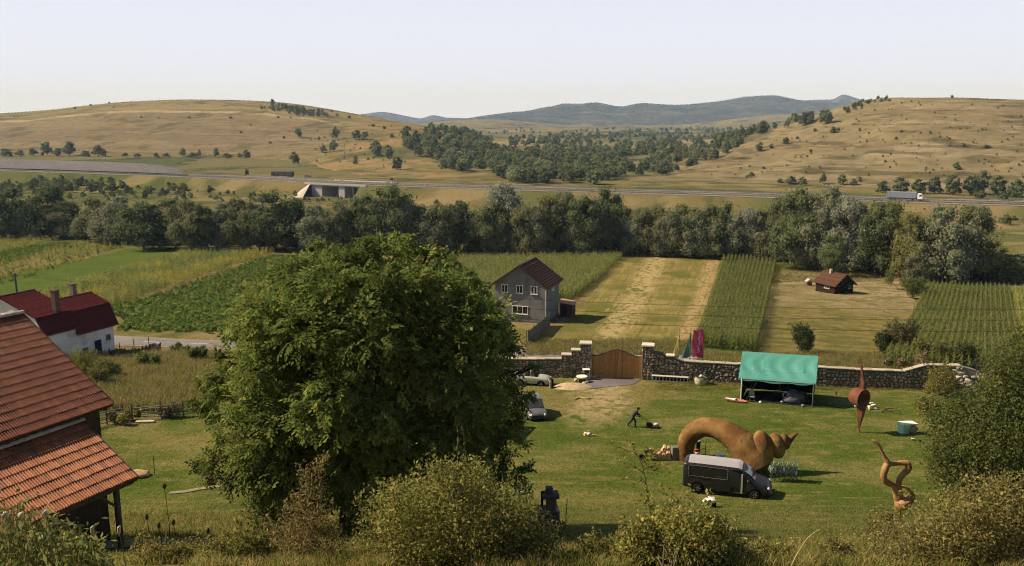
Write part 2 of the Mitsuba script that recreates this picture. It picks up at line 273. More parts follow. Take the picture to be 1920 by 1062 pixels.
while q + 3 < L:
    mb.grid(np.stack([np.stack([c[q:q + 3, 0] + nn[q:q + 3, 0] * w, c[q:q + 3, 1] + nn[q:q + 3, 1] * w, G(c[q:q + 3, 0], c[q:q + 3, 1]) + .068], -1) for w in (-.07, .07)], 1), (.6, .6, .58)); q += 6
struct('road_marking', mb, 'matte', 'dashed white centre line of the village road', smooth=False)
ZM = -35.5
MW = [pz(x, y, ZM) for x, y in [(-420, 309), (-150, 315.5), (0, 319.5), (150, 324), (350, 331), (500, 337), (650, 344.5), (860, 351.5), (1000, 356), (1250, 363), (1450, 369), (1640, 376), (1920, 384), (2200, 393)]]
MW = [(p[0] + 2, p[1] + 5) for p in MW]
P, c, nn = ribbon(MW, 27, 0, 3, 9, z=ZM)
mb = MB().grid(P, (.2, .2, .2)); struct('motorway', mb, 'asphalt', 'grey motorway crossing the valley')
mb = MB().grid(P[:, 3:6] + [0, 0, .02], (.12, .11, .06)); struct('motorway_median', mb, 'ground_mat', 'grassy central reservation of the motorway')
mb = MB()
for w in (-12.0, -2.6, 2.6, 12.0):
    mb.grid(np.stack([np.stack([c[:, 0] + nn[:, 0] * (w + e), c[:, 1] + nn[:, 1] * (w + e), 0 * c[:, 0] + ZM + .03], -1) for e in (-.08, .08)], 1), (.5, .5, .48))
struct('motorway_marking', mb, 'matte', 'white lane lines of the motorway', smooth=False)
# the bank under it, open at the underpass
gap = [pz(x, 347, ZM)[:2] for x in (545, 684)]
far_ = lambda q, g: np.linalg.norm(q - g, axis=1)
i0, i1 = int(np.argmin(far_(c[:, :2], gap[0]))), int(np.argmin(far_(c[:, :2], gap[1])))
def bank(s, lim):
    cc, nv = c[s], nn[s]; R = []
    for w, k in ((-26, 1), (-19, .55), (-13.52, 0), (-13.5, 0), (13.5, 0), (13.52, 0), (19, .55), (26, 1)):
        x, y = cc[:, 0] + nv[:, 0] * w, cc[:, 1] + nv[:, 1] * w; R.append(np.stack([x, y, (ZM - .12) * (1 - k) + (G(x, y) - .6) * k], -1))
    return np.stack(R, 1)
for s in (slice(0, i0 + 1), slice(i1, None)):
    mb = MB().grid(bank(s, 0), (.1, .1, .05)); struct('motorway_bank', mb, 'ground_mat', 'grassy bank of the motorway', smooth=False)
def rail(w, label):
    x, y = c[:, 0] + nn[:, 0] * w, c[:, 1] + nn[:, 1] * w
    k = thing('crash_barrier', label, 'crash barrier', None); mb = MB()
    mb.grid(np.stack([np.stack([x + nn[:, 0] * e, y + nn[:, 1] * e, 0 * x + ZM + z], -1) for e, z in ((-.05, .45), (.04, .55), (-.04, .65), (.05, .75), (-.05, .85), (-.1, .85))], 1), (.22, .22, .22)); part(k, 'rail', mb, 'matte')
    mb = MB()
    for i in range(0, len(x), 2): mb.box((x[i], y[i], ZM + .4), (.12, .12, .8), (.4, .4, .41))
    part(k, 'posts', mb, 'steel', kind='stuff')
rail(-13.2, 'galvanised crash barrier along the near edge of the motorway'); rail(13.2, 'galvanised crash barrier along the far edge of the motorway'); rail(-1.6, 'galvanised crash barrier in the middle of the motorway')
# bridge: deck, beams, abutments, piers, wing slopes
CON = (.42, .40, .37)
br = thing('motorway_bridge', 'concrete motorway bridge with dark underpass openings', 'bridge')
ca, cb = c[i0], c[i1]; ax = unit([cb[0] - ca[0], cb[1] - ca[1], 0]); ay = np.array([-ax[1], ax[0], 0.]); LN = float(np.linalg.norm((cb - ca)[:2])); mid = np.array([(ca[0] + cb[0]) / 2, (ca[1] + cb[1]) / 2, 0])
Rb = np.stack([ax, ay, [0, 0, 1]], 1); gb = gz(mid[0], mid[1]) - 1
fr = lambda u, v, z: mid + ax * u + ay * v + np.array([0, 0, z])
mb = MB().box(fr(0, 0, ZM - .75), (LN + 8, 27.2, 1.3), (.36, .35, .33), Rb); part(br, 'deck', mb)
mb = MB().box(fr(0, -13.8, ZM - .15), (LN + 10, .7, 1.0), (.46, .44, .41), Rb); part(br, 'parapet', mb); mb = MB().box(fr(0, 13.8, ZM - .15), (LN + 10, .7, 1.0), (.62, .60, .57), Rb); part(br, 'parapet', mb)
for u, wd in ((-LN * .40, LN * .22), (LN * .12, LN * .125), (LN / 2 + 1, 5)):
    mb = MB().box(fr(u, 0, (ZM - 1.4 + gb) / 2), (wd, 26.2, ZM - 1.4 - gb), CON, Rb, bev=.05); part(br, 'abutment' if abs(u) > LN * .3 else 'pier', mb)
for u in (LN * .29, LN * .385):
    for v in (-10, -4, 4, 10): part(br, 'column', MB().tube([fr(u, v, gb), fr(u, v, ZM - 1.3)], .5, (.36, .35, .33), 10), smooth=True)
for sgn, u, nm in ((-1, -LN / 2 - 1, 'pale stone cone beside the underpass'), (1, LN / 2 + 5, None)):
    mb = MB(); n = 15; R = []
    for i, t in enumerate(np.linspace(0, 1, 8)):
        ph = np.linspace(-.12, np.pi * .62, n) if sgn > 0 else np.linspace(np.pi * 1.12, np.pi * .38, n)
        r = (.8 + 11.5 * t) * (1 if sgn < 0 else .4); R.append([fr(u + math.cos(q) * r * .8, -12.5 - abs(math.sin(q)) * r * 1.05, ZM - .1 - 7.6 * t) for q in ph])
    mb.grid(R, (.52, .48, .42)); part(br, 'stone_slope', mb, 'gravel' if False else 'matte', label=nm)
# gravelled cutting beside the motorway on the left, farm tracks on the hill foot
scene['rubble'] = two({'type': 'diffuse', 'reflectance': proc(lambda p, n, uv: mix(C3(.125, .118, .118), C3(.19, .18, .178), fbm(p.x * .12, p.y * .12, p.z * .5, 4)) * (.7 + .6 * noise(p.x * .5, p.y * .5, p.z * 1.5)))})
a = [pz(x, y, -34.5) for x, y in [(-400, 306), (-100, 313), (60, 317), (200, 321.5), (300, 325), (350, 327.5)]]; b = [at(x, y, Y) for x, y, Y in [(-400, 291, 880), (-100, 296.5, 815), (60, 300, 790), (200, 304, 765), (300, 310, 735), (350, 323, 695)]]
u = np.linspace(0, 1, 60)[:, None]; A = PchipInterpolator(np.linspace(0, 1, 6), a)(u[:, 0]); B = PchipInterpolator(np.linspace(0, 1, 6), b)(u[:, 0])
mb = MB().grid(np.stack([A * (1 - t) + B * t + [0, 0, (meshkit.noise(np.array([t * 9]))[0] if False else 0)] for t in np.linspace(0, 1, 8)], 1), (.3, .3, .3)); struct('rubble_slope', mb, 'rubble', 'grey rubble covered cutting beside the motorway')
def lorry(name, label, p0, ln, cab, boxc, boxh, dirx):
    k = thing(name, label, 'lorry'); a = unit([ax[0], ax[1], 0]) * dirx; R = np.stack([a, np.cross([0, 0, 1], a), [0, 0, 1]], 1); o = np.array([p0[0], p0[1], ZM])
    W = lambda u, v, z: o + R @ np.array([u, v, z]); t = 2.3
    mb = MB().box(W(-1.4, 0, 1.15 + boxh / 2), (ln - 3.0, 2.5, boxh), boxc, R, bev=.06); part(k, 'trailer', mb, 'satin')
    mb = MB()
    for i in range(9): mb.box(W(-1.4 - (ln - 3.4) / 2 + i * (ln - 3.4) / 8, -1.27, 1.15 + boxh / 2), (.07, .05, boxh), tuple(q * .75 for q in boxc), R)
    part(k, 'side_ribs', mb, 'satin', kind='stuff')
    pr = [(0, .9), (2.1, .9), (2.2, 1.7), (1.95, 3.0), (1.6, 3.35), (.1, 3.45), (0, 3.2)]
    mb = MB().prism(pr, -1.22, 1.22, cab, (W(ln / 2 - 2.4, 0, 0), R[:, 0], R[:, 2], R[:, 1])); part(k, 'cab', mb, 'paint')
    mb = MB().box(W(ln / 2 - 1.1, -1.23, 2.5), (1.0, .03, .75), (.02, .02, .02), R); part(k, 'side_window', mb, 'dark_glass'); mb = MB().box(W(ln / 2 - .27, 0, 2.4), (.04, 2.1, .9), (.02, .02, .02), R @ roty(-.19)); part(k, 'windscreen', mb, 'dark_glass')
    mb = MB().box(W(-1.0, 0, .95), (ln - 3, 1.0, .3), (.05, .05, .05), R); part(k, 'chassis', mb)
    for u in (ln / 2 - 1.1, ln / 2 - 4.4, -ln / 2 + 1.6, -ln / 2 + 2.9, -ln / 2 + 4.2):
        for v in (-1.05, 1.05): part(k, 'wheel', MB().tube([W(u, v - .15, .5), W(u, v + .15, .5)], .5, (.025, .025, .025), 12), 'matte')
q = pz(1701, 377, ZM); lorry('lorry', 'articulated lorry with white cab and grey blue trailer on the motorway', (q[0], q[1] + 3), 15.6, (.78, .78, .75), (.22, .24, .29), 2.7, 1)
q = pz(523, 334, ZM); lorry('lorry', 'long dark lorry driving beside the bridge on the motorway', (q[0], q[1] + 9), 18.5, (.03, .03, .035), (.022, .022, .028), 2.6, -1)
def far_car(label, q, col):
    k = thing('distant_car', label, 'car'); a = unit(ax); R = np.stack([a, np.cross([0, 0, 1], a), [0, 0, 1]], 1); o = np.array([q[0], q[1], ZM])
    part(k, 'body', MB().prism([(-2.1, .3), (2.1, .3), (2.1, .75), (1.2, .9), (.6, 1.42), (-1.4, 1.42), (-2.1, .95)], -.85, .85, col, (o, R[:, 0], R[:, 2], R[:, 1])), 'paint')
    part(k, 'windows', MB().prism([(-1.7, .92), (1.0, .92), (.5, 1.36), (-1.3, 1.36)], -.86, .86, (.02, .02, .02), (o, R[:, 0], R[:, 2], R[:, 1])), 'dark_glass')
    for u in (-1.3, 1.3):
        for v in (-.75, .75): part(k, 'wheel', MB().tube([o + R @ np.array([u, v - .1, .32]), o + R @ np.array([u, v + .1, .32])], .32, (.03, .03, .03), 10))
q = pz(571, 334.5, ZM); far_car('small dark grey car ahead of the bridge on the motorway', (q[0], q[1] + 9), (.10, .10, .11))

# ---------------------------------------------------------------- fields
def stub_col(p, n, uv):
    u, v = uv.x, uv.y; a = fbm(p.x * .25, p.y * .25, 0, 4); b = fbm(p.x * 1.3, p.y * .6, 2, 3); l = noise(v * 60 + a * 3, u * 14, 5)
    c = mix(C3(.165, .148, .044), C3(.235, .19, .072), smoothstep(.35, .65, a * .6 + l * .4)); c = mix(c, C3(.125, .125, .035), smoothstep(.52, .72, fbm(p.x * .12 + 3, p.y * .08, 3, 3) + .12 * u))
    sw = dr.abs(v - (.36 + .05 * u + (a - .5) * .16)); c = mix(c, C3(.38, .305, .15), smoothstep(.17, .03, sw + (l - .5) * .16) * smoothstep(.36, .70, b + l * .25) * .8)
    s2 = dr.abs(v - (.93 + (a - .5) * .10)); c = mix(c, C3(.36, .26, .13), smoothstep(.09, .01, s2) * smoothstep(.35, .65, b + l * .2) * .8)
    ln = smoothstep(.75, .95, noise(v * 90, u * 5, 1)); return c * (1 - .25 * ln) * (.8 + .4 * noise(p.x * 5, p.y * 5))
scene['stubble_mat'] = two(bumped({'type': 'diffuse', 'reflectance': proc(stub_col)}, lambda p, n, uv: fbm(p.x * 3, p.y * 3, 0, 3), .12, .03))
uvg = lambda n, m: np.stack(np.meshgrid(np.linspace(0, 1, n), np.linspace(0, 1, m), indexing='ij'), -1).reshape(-1, 2)
S = sheet([gp(1166, 474), gp(1354, 478), gp(1290, 660), gp(1012, 652)], .05, 90, 60)
struct('stubble_field', MB().grid(S, (.2, .15, .06)), 'stubble_mat', 'mown golden field with pale straw swaths', uv=uvg(90, 60))
def dry_col(p, n, uv):
    a = fbm(p.x * .16, p.y * .16, 0, 4); b = fbm(p.x * .9, p.y * .9, 2, 3); u = uv.x
    c = mix(mix(C3(.21, .165, .085), C3(.28, .22, .125), smoothstep(.35, .65, a)), C3(.145, .14, .05), smoothstep(.48, .66, b) * .6); g = mix(C3(.13, .125, .04), C3(.19, .155, .06), smoothstep(.4, .6, b))
    c = mix(c, g, smoothstep(.42, .60, u + (a - .5) * .35)); c = mix(c, C3(.09, .10, .03), smoothstep(.56, .68, fbm(p.x * .3 + 9, p.y * .3, 5, 4)) * .6)
    return c * (1 - .10 * smoothstep(.45, .7, u) * (1 + dr.cos(uv.x * 150 + a * 4))) * (.82 + .36 * noise(p.x * 5, p.y * 5))
scene['dry_mat'] = two(bumped({'type': 'diffuse', 'reflectance': proc(dry_col)}, lambda p, n, uv: fbm(p.x * 3, p.y * 3, 0, 3), .1, .03))
S = sheet([gp(1464, 505), gp(1722, 528), gp(1690, 690), gp(1418, 672)], .05, 80, 60)
struct('dry_plot', MB().grid(S, (.2, .15, .06)), 'dry_mat', 'dry brown plot fading to mown grass around the cabin', uv=uvg(80, 60))
S = sheet([gp(244, 466), gp(342, 468), gp(-60, 580), gp(-60, 535)], .05, 60, 30)
scene['green_mat'] = two(bumped({'type': 'diffuse', 'reflectance': proc(lambda p, n, uv: mix(C3(.066, .105, .022), C3(.098, .135, .032), fbm(p.x * .2, p.y * .2, 0, 4)) * (.8 + .4 * noise(p.x * 4, p.y * 4)))}, lambda p, n, uv: fbm(p.x * 4, p.y * 4, 0, 3), .1, .03))
struct('clover_field', MB().grid(S, (.06, .12, .02)), 'green_mat', 'narrow bright green clover field')
# ---------------------------------------------------------------- foliage
def leaf_cloud(mb, C, N, size, rng, col, var=.22, asp=.55, yellow=0.0, fold=0.0):
    n = len(C); N = N / (np.linalg.norm(N, axis=1, keepdims=True) + 1e-9); r = rng.normal(size=(n, 3)); t = r - N * (r * N).sum(1, keepdims=True); t /= np.linalg.norm(t, axis=1, keepdims=True) + 1e-9; b = np.cross(N, t)
    s = (size * rng.uniform(.65, 1.35, n))[:, None]; w = s * asp * .5; s = s * .5
    V = np.stack([C - t * s, C + b * w - N * w * fold, C + t * s, C - b * w - N * w * fold], 1)
    k = np.clip(1 + var * rng.normal(size=n), .45, 1.8)[:, None]; cc = np.asarray(col) * k * (1 + np.array([.5, .15, -.1]) * yellow * rng.normal(size=(n, 1)).clip(-1, 2.5)); cc = np.clip(cc, .004, .8)
    i = np.arange(n)[:, None] * 4; F = np.vstack([i + [0, 1, 2], i + [0, 2, 3]]); mb.add(V.reshape(-1, 3), F, np.repeat(cc, 4, 0)); return mb
def sph(rng, n): d = rng.normal(size=(n, 3)); return d / np.linalg.norm(d, axis=1, keepdims=True)
def lobes_crown(mb, lobes, n, size, rng, col, var=.22, jit=.6, yellow=.1, shell=(.70, 1.16), asp=.6, lobvar=.12, low=-1.0):
    L = np.array(lobes, float); w = L[:, 3] ** 2; w /= w.sum(); cnt = rng.multinomial(n, w)
    for (x, y, z, r), m in zip(L, cnt):
        if m < 3: continue
        d = sph(rng, int(m * 1.7)); d = d[d[:, 2] > low]; q = rng.uniform(shell[0], shell[1], len(d)); P = np.array([x, y, z]) + d * (r * q)[:, None] * [1, 1, .9]
        dd = np.linalg.norm(P[:, None] - L[None, :, :3], axis=2) / L[None, :, 3]; keep = (dd > .6).all(1); P, d = P[keep][:m], d[keep][:m]
        if len(P) < 2: continue
        cc = np.asarray(col) * (1 + lobvar * rng.normal()); leaf_cloud(mb, P, d + jit * rng.normal(size=d.shape), size, rng, cc, var, asp, yellow)
    return mb
def make_tree(seed, h, w, col, kind='round', n=3200, size=.42, trunk=.16, bark=(.11, .09, .07), jit=.48):
    """(crown, trunk) of a tree of height h and crown width w, standing at the origin."""
    rng = np.random.RandomState(seed); lobes = []; r0 = w / 2; base = {'bush': .02, 'round': .03, 'willow': .03, 'cone': .04}[kind] * h
    k = {'round': 20, 'willow': 26, 'bush': 9, 'cone': 14}[kind]
    for i in range(k):
        z = rng.uniform(0, 1); ang = i * 2.4 + rng.uniform(-.4, .4)
        env = {'round': math.sin(math.pi * (.30 + .60 * z)) ** .6, 'willow': math.sin(math.pi * (.34 + .54 * z)) ** .6, 'bush': math.cos(z * 1.3) ** .8, 'cone': (1.05 - z) ** .8}[kind]
        r = rng.uniform(.26, .40) * r0 * (1.05 - .35 * z); d = max(0, env * r0 - r * .9) * rng.uniform(.55, 1.0)
        lobes.append((math.cos(ang) * d, math.sin(ang) * d, base + r * .8 + z * (h - base - r * 1.7), r))
    lobes.append((0, 0, h - r0 * .30, r0 * .30)); lobes.append((0, 0, base + (h - base) * .45, r0 * .62))
    cr = MB(); lobes_crown(cr, lobes, n, size, rng, col, .14, jit, .08, lobvar=.10)
    for x_, y_, z_, r_ in lobes: cr.ball((x_, y_, z_), (r_ * .66, r_ * .66, r_ * .62), np.asarray(col) * .9, 5, rng.randint(99), .3)
    m = n // 25; leaf_cloud(cr, np.array([0, 0, base + (h - base) * .5]) + sph(rng, m) * [r0 * .98, r0 * .98, (h - base) * .5], sph(rng, m), size, rng, col, .25, .6, .15)
    tr = MB(); top = np.array([rng.uniform(-.05, .05) * w, rng.uniform(-.05, .05) * w, h * .8]); tr.tube([(0, 0, -.6), (0, 0, h * .1), top * .5 + [.02 * w, 0, 0], top], [trunk * 1.5, trunk, trunk * .7, trunk * .2], bark, 7)
    for i in range(6):
        L_ = lobes[rng.randint(len(lobes))]; s = np.array([0, 0, h * rng.uniform(.14, .45)]); e = np.array(L_[:3]); tr.tube([s, (s + e) / 2 + [0, 0, .1 * r0], e], [trunk * .5, trunk * .32, trunk * .1], bark, 5)
    return cr, tr
def group_of(name, cr, tr=None, bsdf='leaf'):
    scene[name] = {'type': 'shapegroup', 'crown': ply(cr, bsdf)}
    if tr is not None: scene[name]['trunk'] = ply(tr, 'matte', True)
    return name
def plant(group, name, loc, h, label, cat, grp=None, rz=0.0, w=1.0):
    k = num(name); scene[k] = {'type': 'instance', 'shapegroup': {'type': 'ref', 'id': group}, 'to_world': T().translate(list(map(float, loc))).rotate([0, 0, 1], math.degrees(rz)).scale([h * w, h * w, h])}
    return tell(k, label, cat, grp)
# tree kinds of the river bank, one metre high each (scaled when planted)
KIND = {}
COL = {'dark': (.062, .082, .038), 'green': (.086, .106, .046), 'grey': (.130, .142, .088), 'silver': (.162, .174, .126), 'yellow': (.135, .135, .052), 'olive': (.112, .120, .060)}
for i, (nm, col, kd, wr) in enumerate([('dark', 'dark', 'round', .95), ('green', 'green', 'round', .9), ('grey', 'grey', 'willow', .95), ('silver', 'silver', 'willow', .9), ('yellow', 'yellow', 'round', .95), ('olive', 'olive', 'willow', 1.0), ('cone', 'dark', 'cone', .6)]):
    for v in range(2):
        cr, tr = make_tree(100 + i * 10 + v, 15, 15 * wr, COL[col], kd, 5600, .52, .28); cr.move(sc=1 / 15); tr.move(sc=1 / 15); KIND[nm, v] = group_of(f'kind_{nm}_{v}', cr, tr)
RIVER = [  # x, foot y, top y, width px, kind
    (-30, 446, 372, 90, 'dark'), (30, 447, 352, 105, 'dark'), (95, 447, 349, 110, 'dark'), (150, 447, 398, 70, 'green'), (185, 452, 372, 95, 'olive'), (228, 458, 368, 80, 'grey'), (270, 468, 378, 110, 'green'),
    (330, 466, 372, 90, 'green'), (362, 470, 376, 95, 'olive'), (418, 468, 380, 90, 'grey'), (455, 470, 372, 95, 'olive'), (515, 470, 358, 115, 'green'), (560, 468, 374, 80, 'dark'), (598, 473, 385, 90, 'grey'), (640, 474, 378, 80, 'olive'), (668, 470, 382, 80, 'dark'),
    (690, 474, 364, 95, 'green'), (735, 474, 346, 115, 'green'), (785, 474, 386, 80, 'olive'), (830, 476, 384, 95, 'olive'), (870, 470, 380, 70, 'dark'), (905, 476, 392, 90, 'green'), (945, 472, 346, 100, 'silver'), (985, 478, 388, 80, 'olive'), (1020, 476, 368, 90, 'yellow'), (1060, 474, 362, 85, 'olive'),
    (1095, 478, 366, 90, 'green'), (1132, 472, 352, 90, 'dark'), (1175, 474, 390, 75, 'dark'), (1205, 478, 392, 70, 'olive'), (1235, 480, 388, 85, 'olive'), (1278, 482, 384, 90, 'green'), (1322, 484, 386, 90, 'olive'), (1360, 480, 380, 70, 'dark'), (1402, 486, 392, 85, 'silver'), (1462, 490, 372, 80, 'olive'),
    (1490, 505, 352, 110, 'green'), (1545, 508, 350, 110, 'grey'), (1585, 512, 372, 110, 'silver'), (1640, 516, 380, 100, 'green'), (1668, 512, 378, 110, 'yellow'), (1705, 524, 400, 100, 'yellow'), (1765, 528, 384, 130, 'grey'), (1815, 520, 388, 100, 'olive'), (1850, 528, 450, 90, 'yellow'), (1890, 530, 478, 70, 'green'), (1720, 528, 455, 70, 'olive'), (1560, 520, 440, 60, 'green'), (1960, 525, 480, 70, 'green'), (-100, 446, 380, 100, 'green')] + [(55, 448, 385, 80, 'olive'), (125, 448, 378, 80, 'olive'), (205, 456, 392, 80, 'grey'), (300, 466, 392, 80, 'grey'), (390, 470, 388, 80, 'green'), (485, 470, 382, 80, 'grey'), (540, 470, 385, 70, 'olive'), (620, 474, 395, 70, 'green'), (712, 474, 372, 80, 'grey'), (760, 474, 372, 70, 'grey'), (808, 476, 392, 80, 'grey'), (850, 474, 388, 70, 'green'), (925, 476, 380, 70, 'olive'), (1000, 478, 384, 80, 'grey'), (1040, 476, 378, 70, 'green'), (1078, 476, 376, 70, 'grey'), (1115, 476, 372, 80, 'olive'), (1155, 476, 384, 70, 'green'), (1190, 478, 398, 70, 'grey'), (1255, 482, 394, 75, 'grey'), (1300, 484, 394, 75, 'grey'), (1342, 484, 392, 70, 'green'), (1382, 486, 396, 70, 'grey'), (1430, 488, 394, 70, 'olive'), (1515, 506, 368, 80, 'olive')]
WORD = {'dark': 'dark green tree', 'green': 'full green tree', 'grey': 'grey green willow', 'silver': 'pale silvery willow', 'yellow': 'yellowish green tree', 'olive': 'olive green tree', 'cone': 'dark pointed tree'}
order = sorted(range(len(RIVER)), key=lambda i: RIVER[i][0])
rng = np.random.RandomState(4)
cnt = {}
for i in order: cnt.setdefault(RIVER[i][4], []).append(i)
for i in order:
    x, yb, yt, w, kd = RIVER[i]; q = gp(x, yb); top = at(x, yt, q[1]); h = top[2] - q[2]; wpx = w * (q[1] / 1600) * 1.03
    j = cnt[kd].index(i); word = nth(j)
    plant(KIND[kd, i % 2], 'riverside_tree', q, h * 1.03, f'{WORD[kd]} in the riverside belt, {word} of its colour', 'tree', 'trees of the riverside belt', rng.uniform(0, 6.28), wpx / (h * {'dark': .95, 'green': .9, 'grey': .95, 'silver': .9, 'yellow': .95, 'olive': 1.0, 'cone': .6}[kd]))
# low bushes at the foot of the belt: cover nobody could count
mb = MB(); rng = np.random.RandomState(8)
for i in range(330):
    x = rng.uniform(-80, 1960); yb = np.interp(x, [0, 200, 560, 1160, 1360, 1460, 1560, 1900], [448, 458, 470, 472, 478, 492, 512, 528]) - rng.uniform(0, 14); q = gp(x, yb); h = rng.uniform(2, 6.5)
    c, _ = make_tree(900 + i, h, h * 1.4, COL[['green', 'grey', 'olive', 'yellow', 'green'][i % 5]], 'bush', 170, .7); c.move(q); mb.add(*c.arr())
solo('riverside_undergrowth', mb, 'leaf', 'dark undergrowth along the foot of the riverside trees', 'undergrowth', kind='stuff')

# ---------------------------------------------------------------- trees of the slopes
from scipy.interpolate import LinearNDInterpolator
HS = [LinearNDInterpolator(S[..., :2].reshape(-1, 2), S[..., 2].reshape(-1)) for S in (LEFT, RIGHT, RISE)]
def land(x, y, lo=300, hi=3600, n=700):
    """The point of the valley floor or a hill on a sight line."""
    d = ray(x, y); Y = np.geomspace(lo, hi, n); P = d[None] * (Y / d[1])[:, None]; z = G(P[:, 0], P[:, 1])
    for h in HS: z = np.fmax(z, h(P[:, :2]))
    b = P[:, 2] < z
    if not b.any(): return None
    i = int(np.argmax(b)); q = P[i].copy(); q[2] = z[i]; return q
SM = {}
for nm, col, kd in (('round', (.112, .130, .055), 'round'), ('pale', (.135, .152, .078), 'willow'), ('bush', (.098, .110, .048), 'bush'), ('dark', (.078, .096, .040), 'round')):
    for v in range(2):
        cr, tr = make_tree(300 + v + len(SM), 9, 8.5 if kd != 'bush' else 12, col, kd, 300, .95, .2); cr.move(sc=1 / 9); tr.move(sc=1 / 9); SM[nm, v] = (group_of(f'small_{nm}_{v}', cr, tr), cr)
def slope_tree(x, yb, yt, w, kd, label, cat, grp):
    q = land(x, yb)
    if q is None: return
    h = max(1.2, (yb - yt) * q[1] / 1600); wd = w * q[1] / 1600; plant(SM[kd, int(x) % 2][0], 'slope_tree' if cat == 'tree' else 'slope_bush', q - [0, 0, .2], h, label, cat, grp, x * 1.7, wd / (h * (.95 if kd != 'bush' else 1.33)))
for x, yb, yt, w, kd, lab in [
    (511, 197, 186, 11, 'dark', 'lone round tree on the crest of the left hill'), (560, 259, 239, 18, 'pale', 'small grey green tree alone on the dry slope, left of the others'), (629, 262, 237, 20, 'round', 'tall tree above two lower ones on the left slope'),
    (625, 285, 262, 22, 'round', 'round tree below the tall one on the left slope'), (606, 287, 272, 16, 'round', 'short tree at the left of the slope group'), (668, 263, 243, 24, 'pale', 'pale tree right of the tall one on the slope'),
    (684, 262, 246, 18, 'pale', 'second pale tree right of the tall one on the slope'), (553, 310, 283, 24, 'round', 'tree by the eroded bank near the lorry'), (667, 309, 291, 12, 'dark', 'small dark tree alone on the lower slope'),
    (745, 319, 293, 26, 'dark', 'dark tree at the lower left edge of the forest'), (705, 293, 262, 30, 'pale', 'big pale tree left of the forest'), (727, 297, 270, 26, 'pale', 'pale tree touching the forest'), (762, 265, 236, 26, 'dark', 'tall tree high on the forest edge'), (780, 272, 244, 24, 'dark', 'second tall tree high on the forest edge'), (705, 284, 264, 20, 'round', 'tree behind the big pale one'),
    (463, 329, 316, 11, 'dark', 'small bush like tree on the motorway verge left of the lorry'), (1116, 346, 317, 50, 'round', 'broad round tree standing apart at the valley mouth'), (1793, 319, 303, 22, 'bush', 'round bush on the foot of the right hill')]:
    slope_tree(x, yb, yt, w, kd, lab, 'tree', None)
side = lambda y: 'upper' if y < 230 else 'lower'
rng = np.random.RandomState(17)
B1 = [(12, 294, 278, 30), (38, 294, 280, 26), (62, 293, 277, 26), (88, 293, 265, 26), (108, 294, 276, 24), (130, 293, 263, 38), (160, 294, 282, 22), (185, 294, 272, 42), (235, 294, 286, 20), (258, 295, 287, 18), (293, 296, 286, 16), (312, 296, 286, 20), (343, 295, 277, 16), (362, 296, 285, 30), (374, 295, 280, 12), (406, 296, 277, 14), (425, 297, 287, 34), (450, 297, 286, 18), (463, 299, 279, 20)]
for i, (x, yb, yt, w) in enumerate(B1): slope_tree(x, yb, yt, w, 'bush' if i % 3 else 'round', f'dark bush of the row at the foot of the left hill, {nth(i)}', 'bush', 'bushes at the foot of the left hill')
B2 = [(1408, 333, 321, 18), (1462, 344, 336, 14), (1482, 346, 328, 28), (1505, 348, 330, 22), (1543, 345, 322, 20), (1578, 347, 326, 22), (1600, 348, 334, 18), (1612, 342, 331, 10)]
for i, (x, yb, yt, w) in enumerate(B2): slope_tree(x, yb, yt, w, 'round' if i % 2 else 'bush', f'dark bush at the foot of the right hill beyond the motorway, {ORD[i]}{" from the left" if i else ""}', 'bush', 'bushes at the foot of the right hill')
B3 = [(1655, 362, 338, 34), (1688, 362, 331, 40), (1722, 364, 334, 36), (1752, 364, 330, 38), (1785, 366, 326, 40), (1818, 366, 328, 42), (1838, 364, 319, 40), (1870, 368, 328, 42), (1905, 370, 334, 40), (1945, 370, 330, 44), (1838, 374, 356, 30), (1880, 376, 358, 26)]
for i, (x, yb, yt, w) in enumerate(B3): slope_tree(x, yb, yt, w, 'dark', f'dense dark tree in the clump behind the lorry, {ORD[i]}{" from the left" if i else ""}', 'tree', 'dark clump behind the motorway')
# right hill: single bushes
B4 = [(1473, 271, 257, 16), (1424, 284, 266, 18), (1446, 280, 270, 12), (1528, 247, 240, 8), (1562, 250, 238, 16), (1572, 247, 240, 8), (1690, 248, 243, 8), (1612, 247, 240, 6), (1785, 184, 178, 7), (1682, 182, 176, 6), (1590, 212, 203, 12), (1612, 200, 191, 14), (1600, 203, 195, 12), (1626, 195, 187, 12), (1668, 190, 185, 8), (1640, 208, 204, 6), (1780, 262, 258, 6), (1744, 252, 246, 7), (1806, 275, 268, 9), (1432, 317, 312, 8), (1400, 334, 329, 10), (1660, 305, 300, 8), (1850, 279, 272, 20), (1520, 286, 280, 8), (1495, 262, 257, 8), (1680, 262, 256, 7)]
for i, (x, yb, yt, w) in enumerate(sorted(B4)): slope_tree(x, yb, yt, w, 'dark', f'small dark bush dotted on the dry right hill, {nth(i)}', 'bush', 'bushes dotted over the right hill')
B5 = [(213, 203, 200, 5), (170, 199, 195, 6), (205, 194, 191, 6), (141, 205, 200, 5), (622, 210, 205, 7), (265, 222, 219, 6), (297, 223, 220, 6), (355, 222, 218, 6), (432, 222, 218, 8), (522, 222, 218, 6), (545, 222, 219, 6), (470, 236, 232, 5), (452, 250, 246, 6), (532, 260, 255, 8), (507, 270, 266, 8), (632, 218, 213, 8), (655, 222, 216, 8), (700, 238, 232, 10), (720, 242, 236, 10), (735, 258, 250, 12), (690, 300, 296, 9), (734, 338, 333, 10), (598, 262, 256, 8)]
for i, (x, yb, yt, w) in enumerate(sorted(B5)): slope_tree(x, yb, yt, w, 'dark', f'small dark bush dotted on the dry left hill, {nth(i)}', 'bush', 'bushes dotted over the left hill')
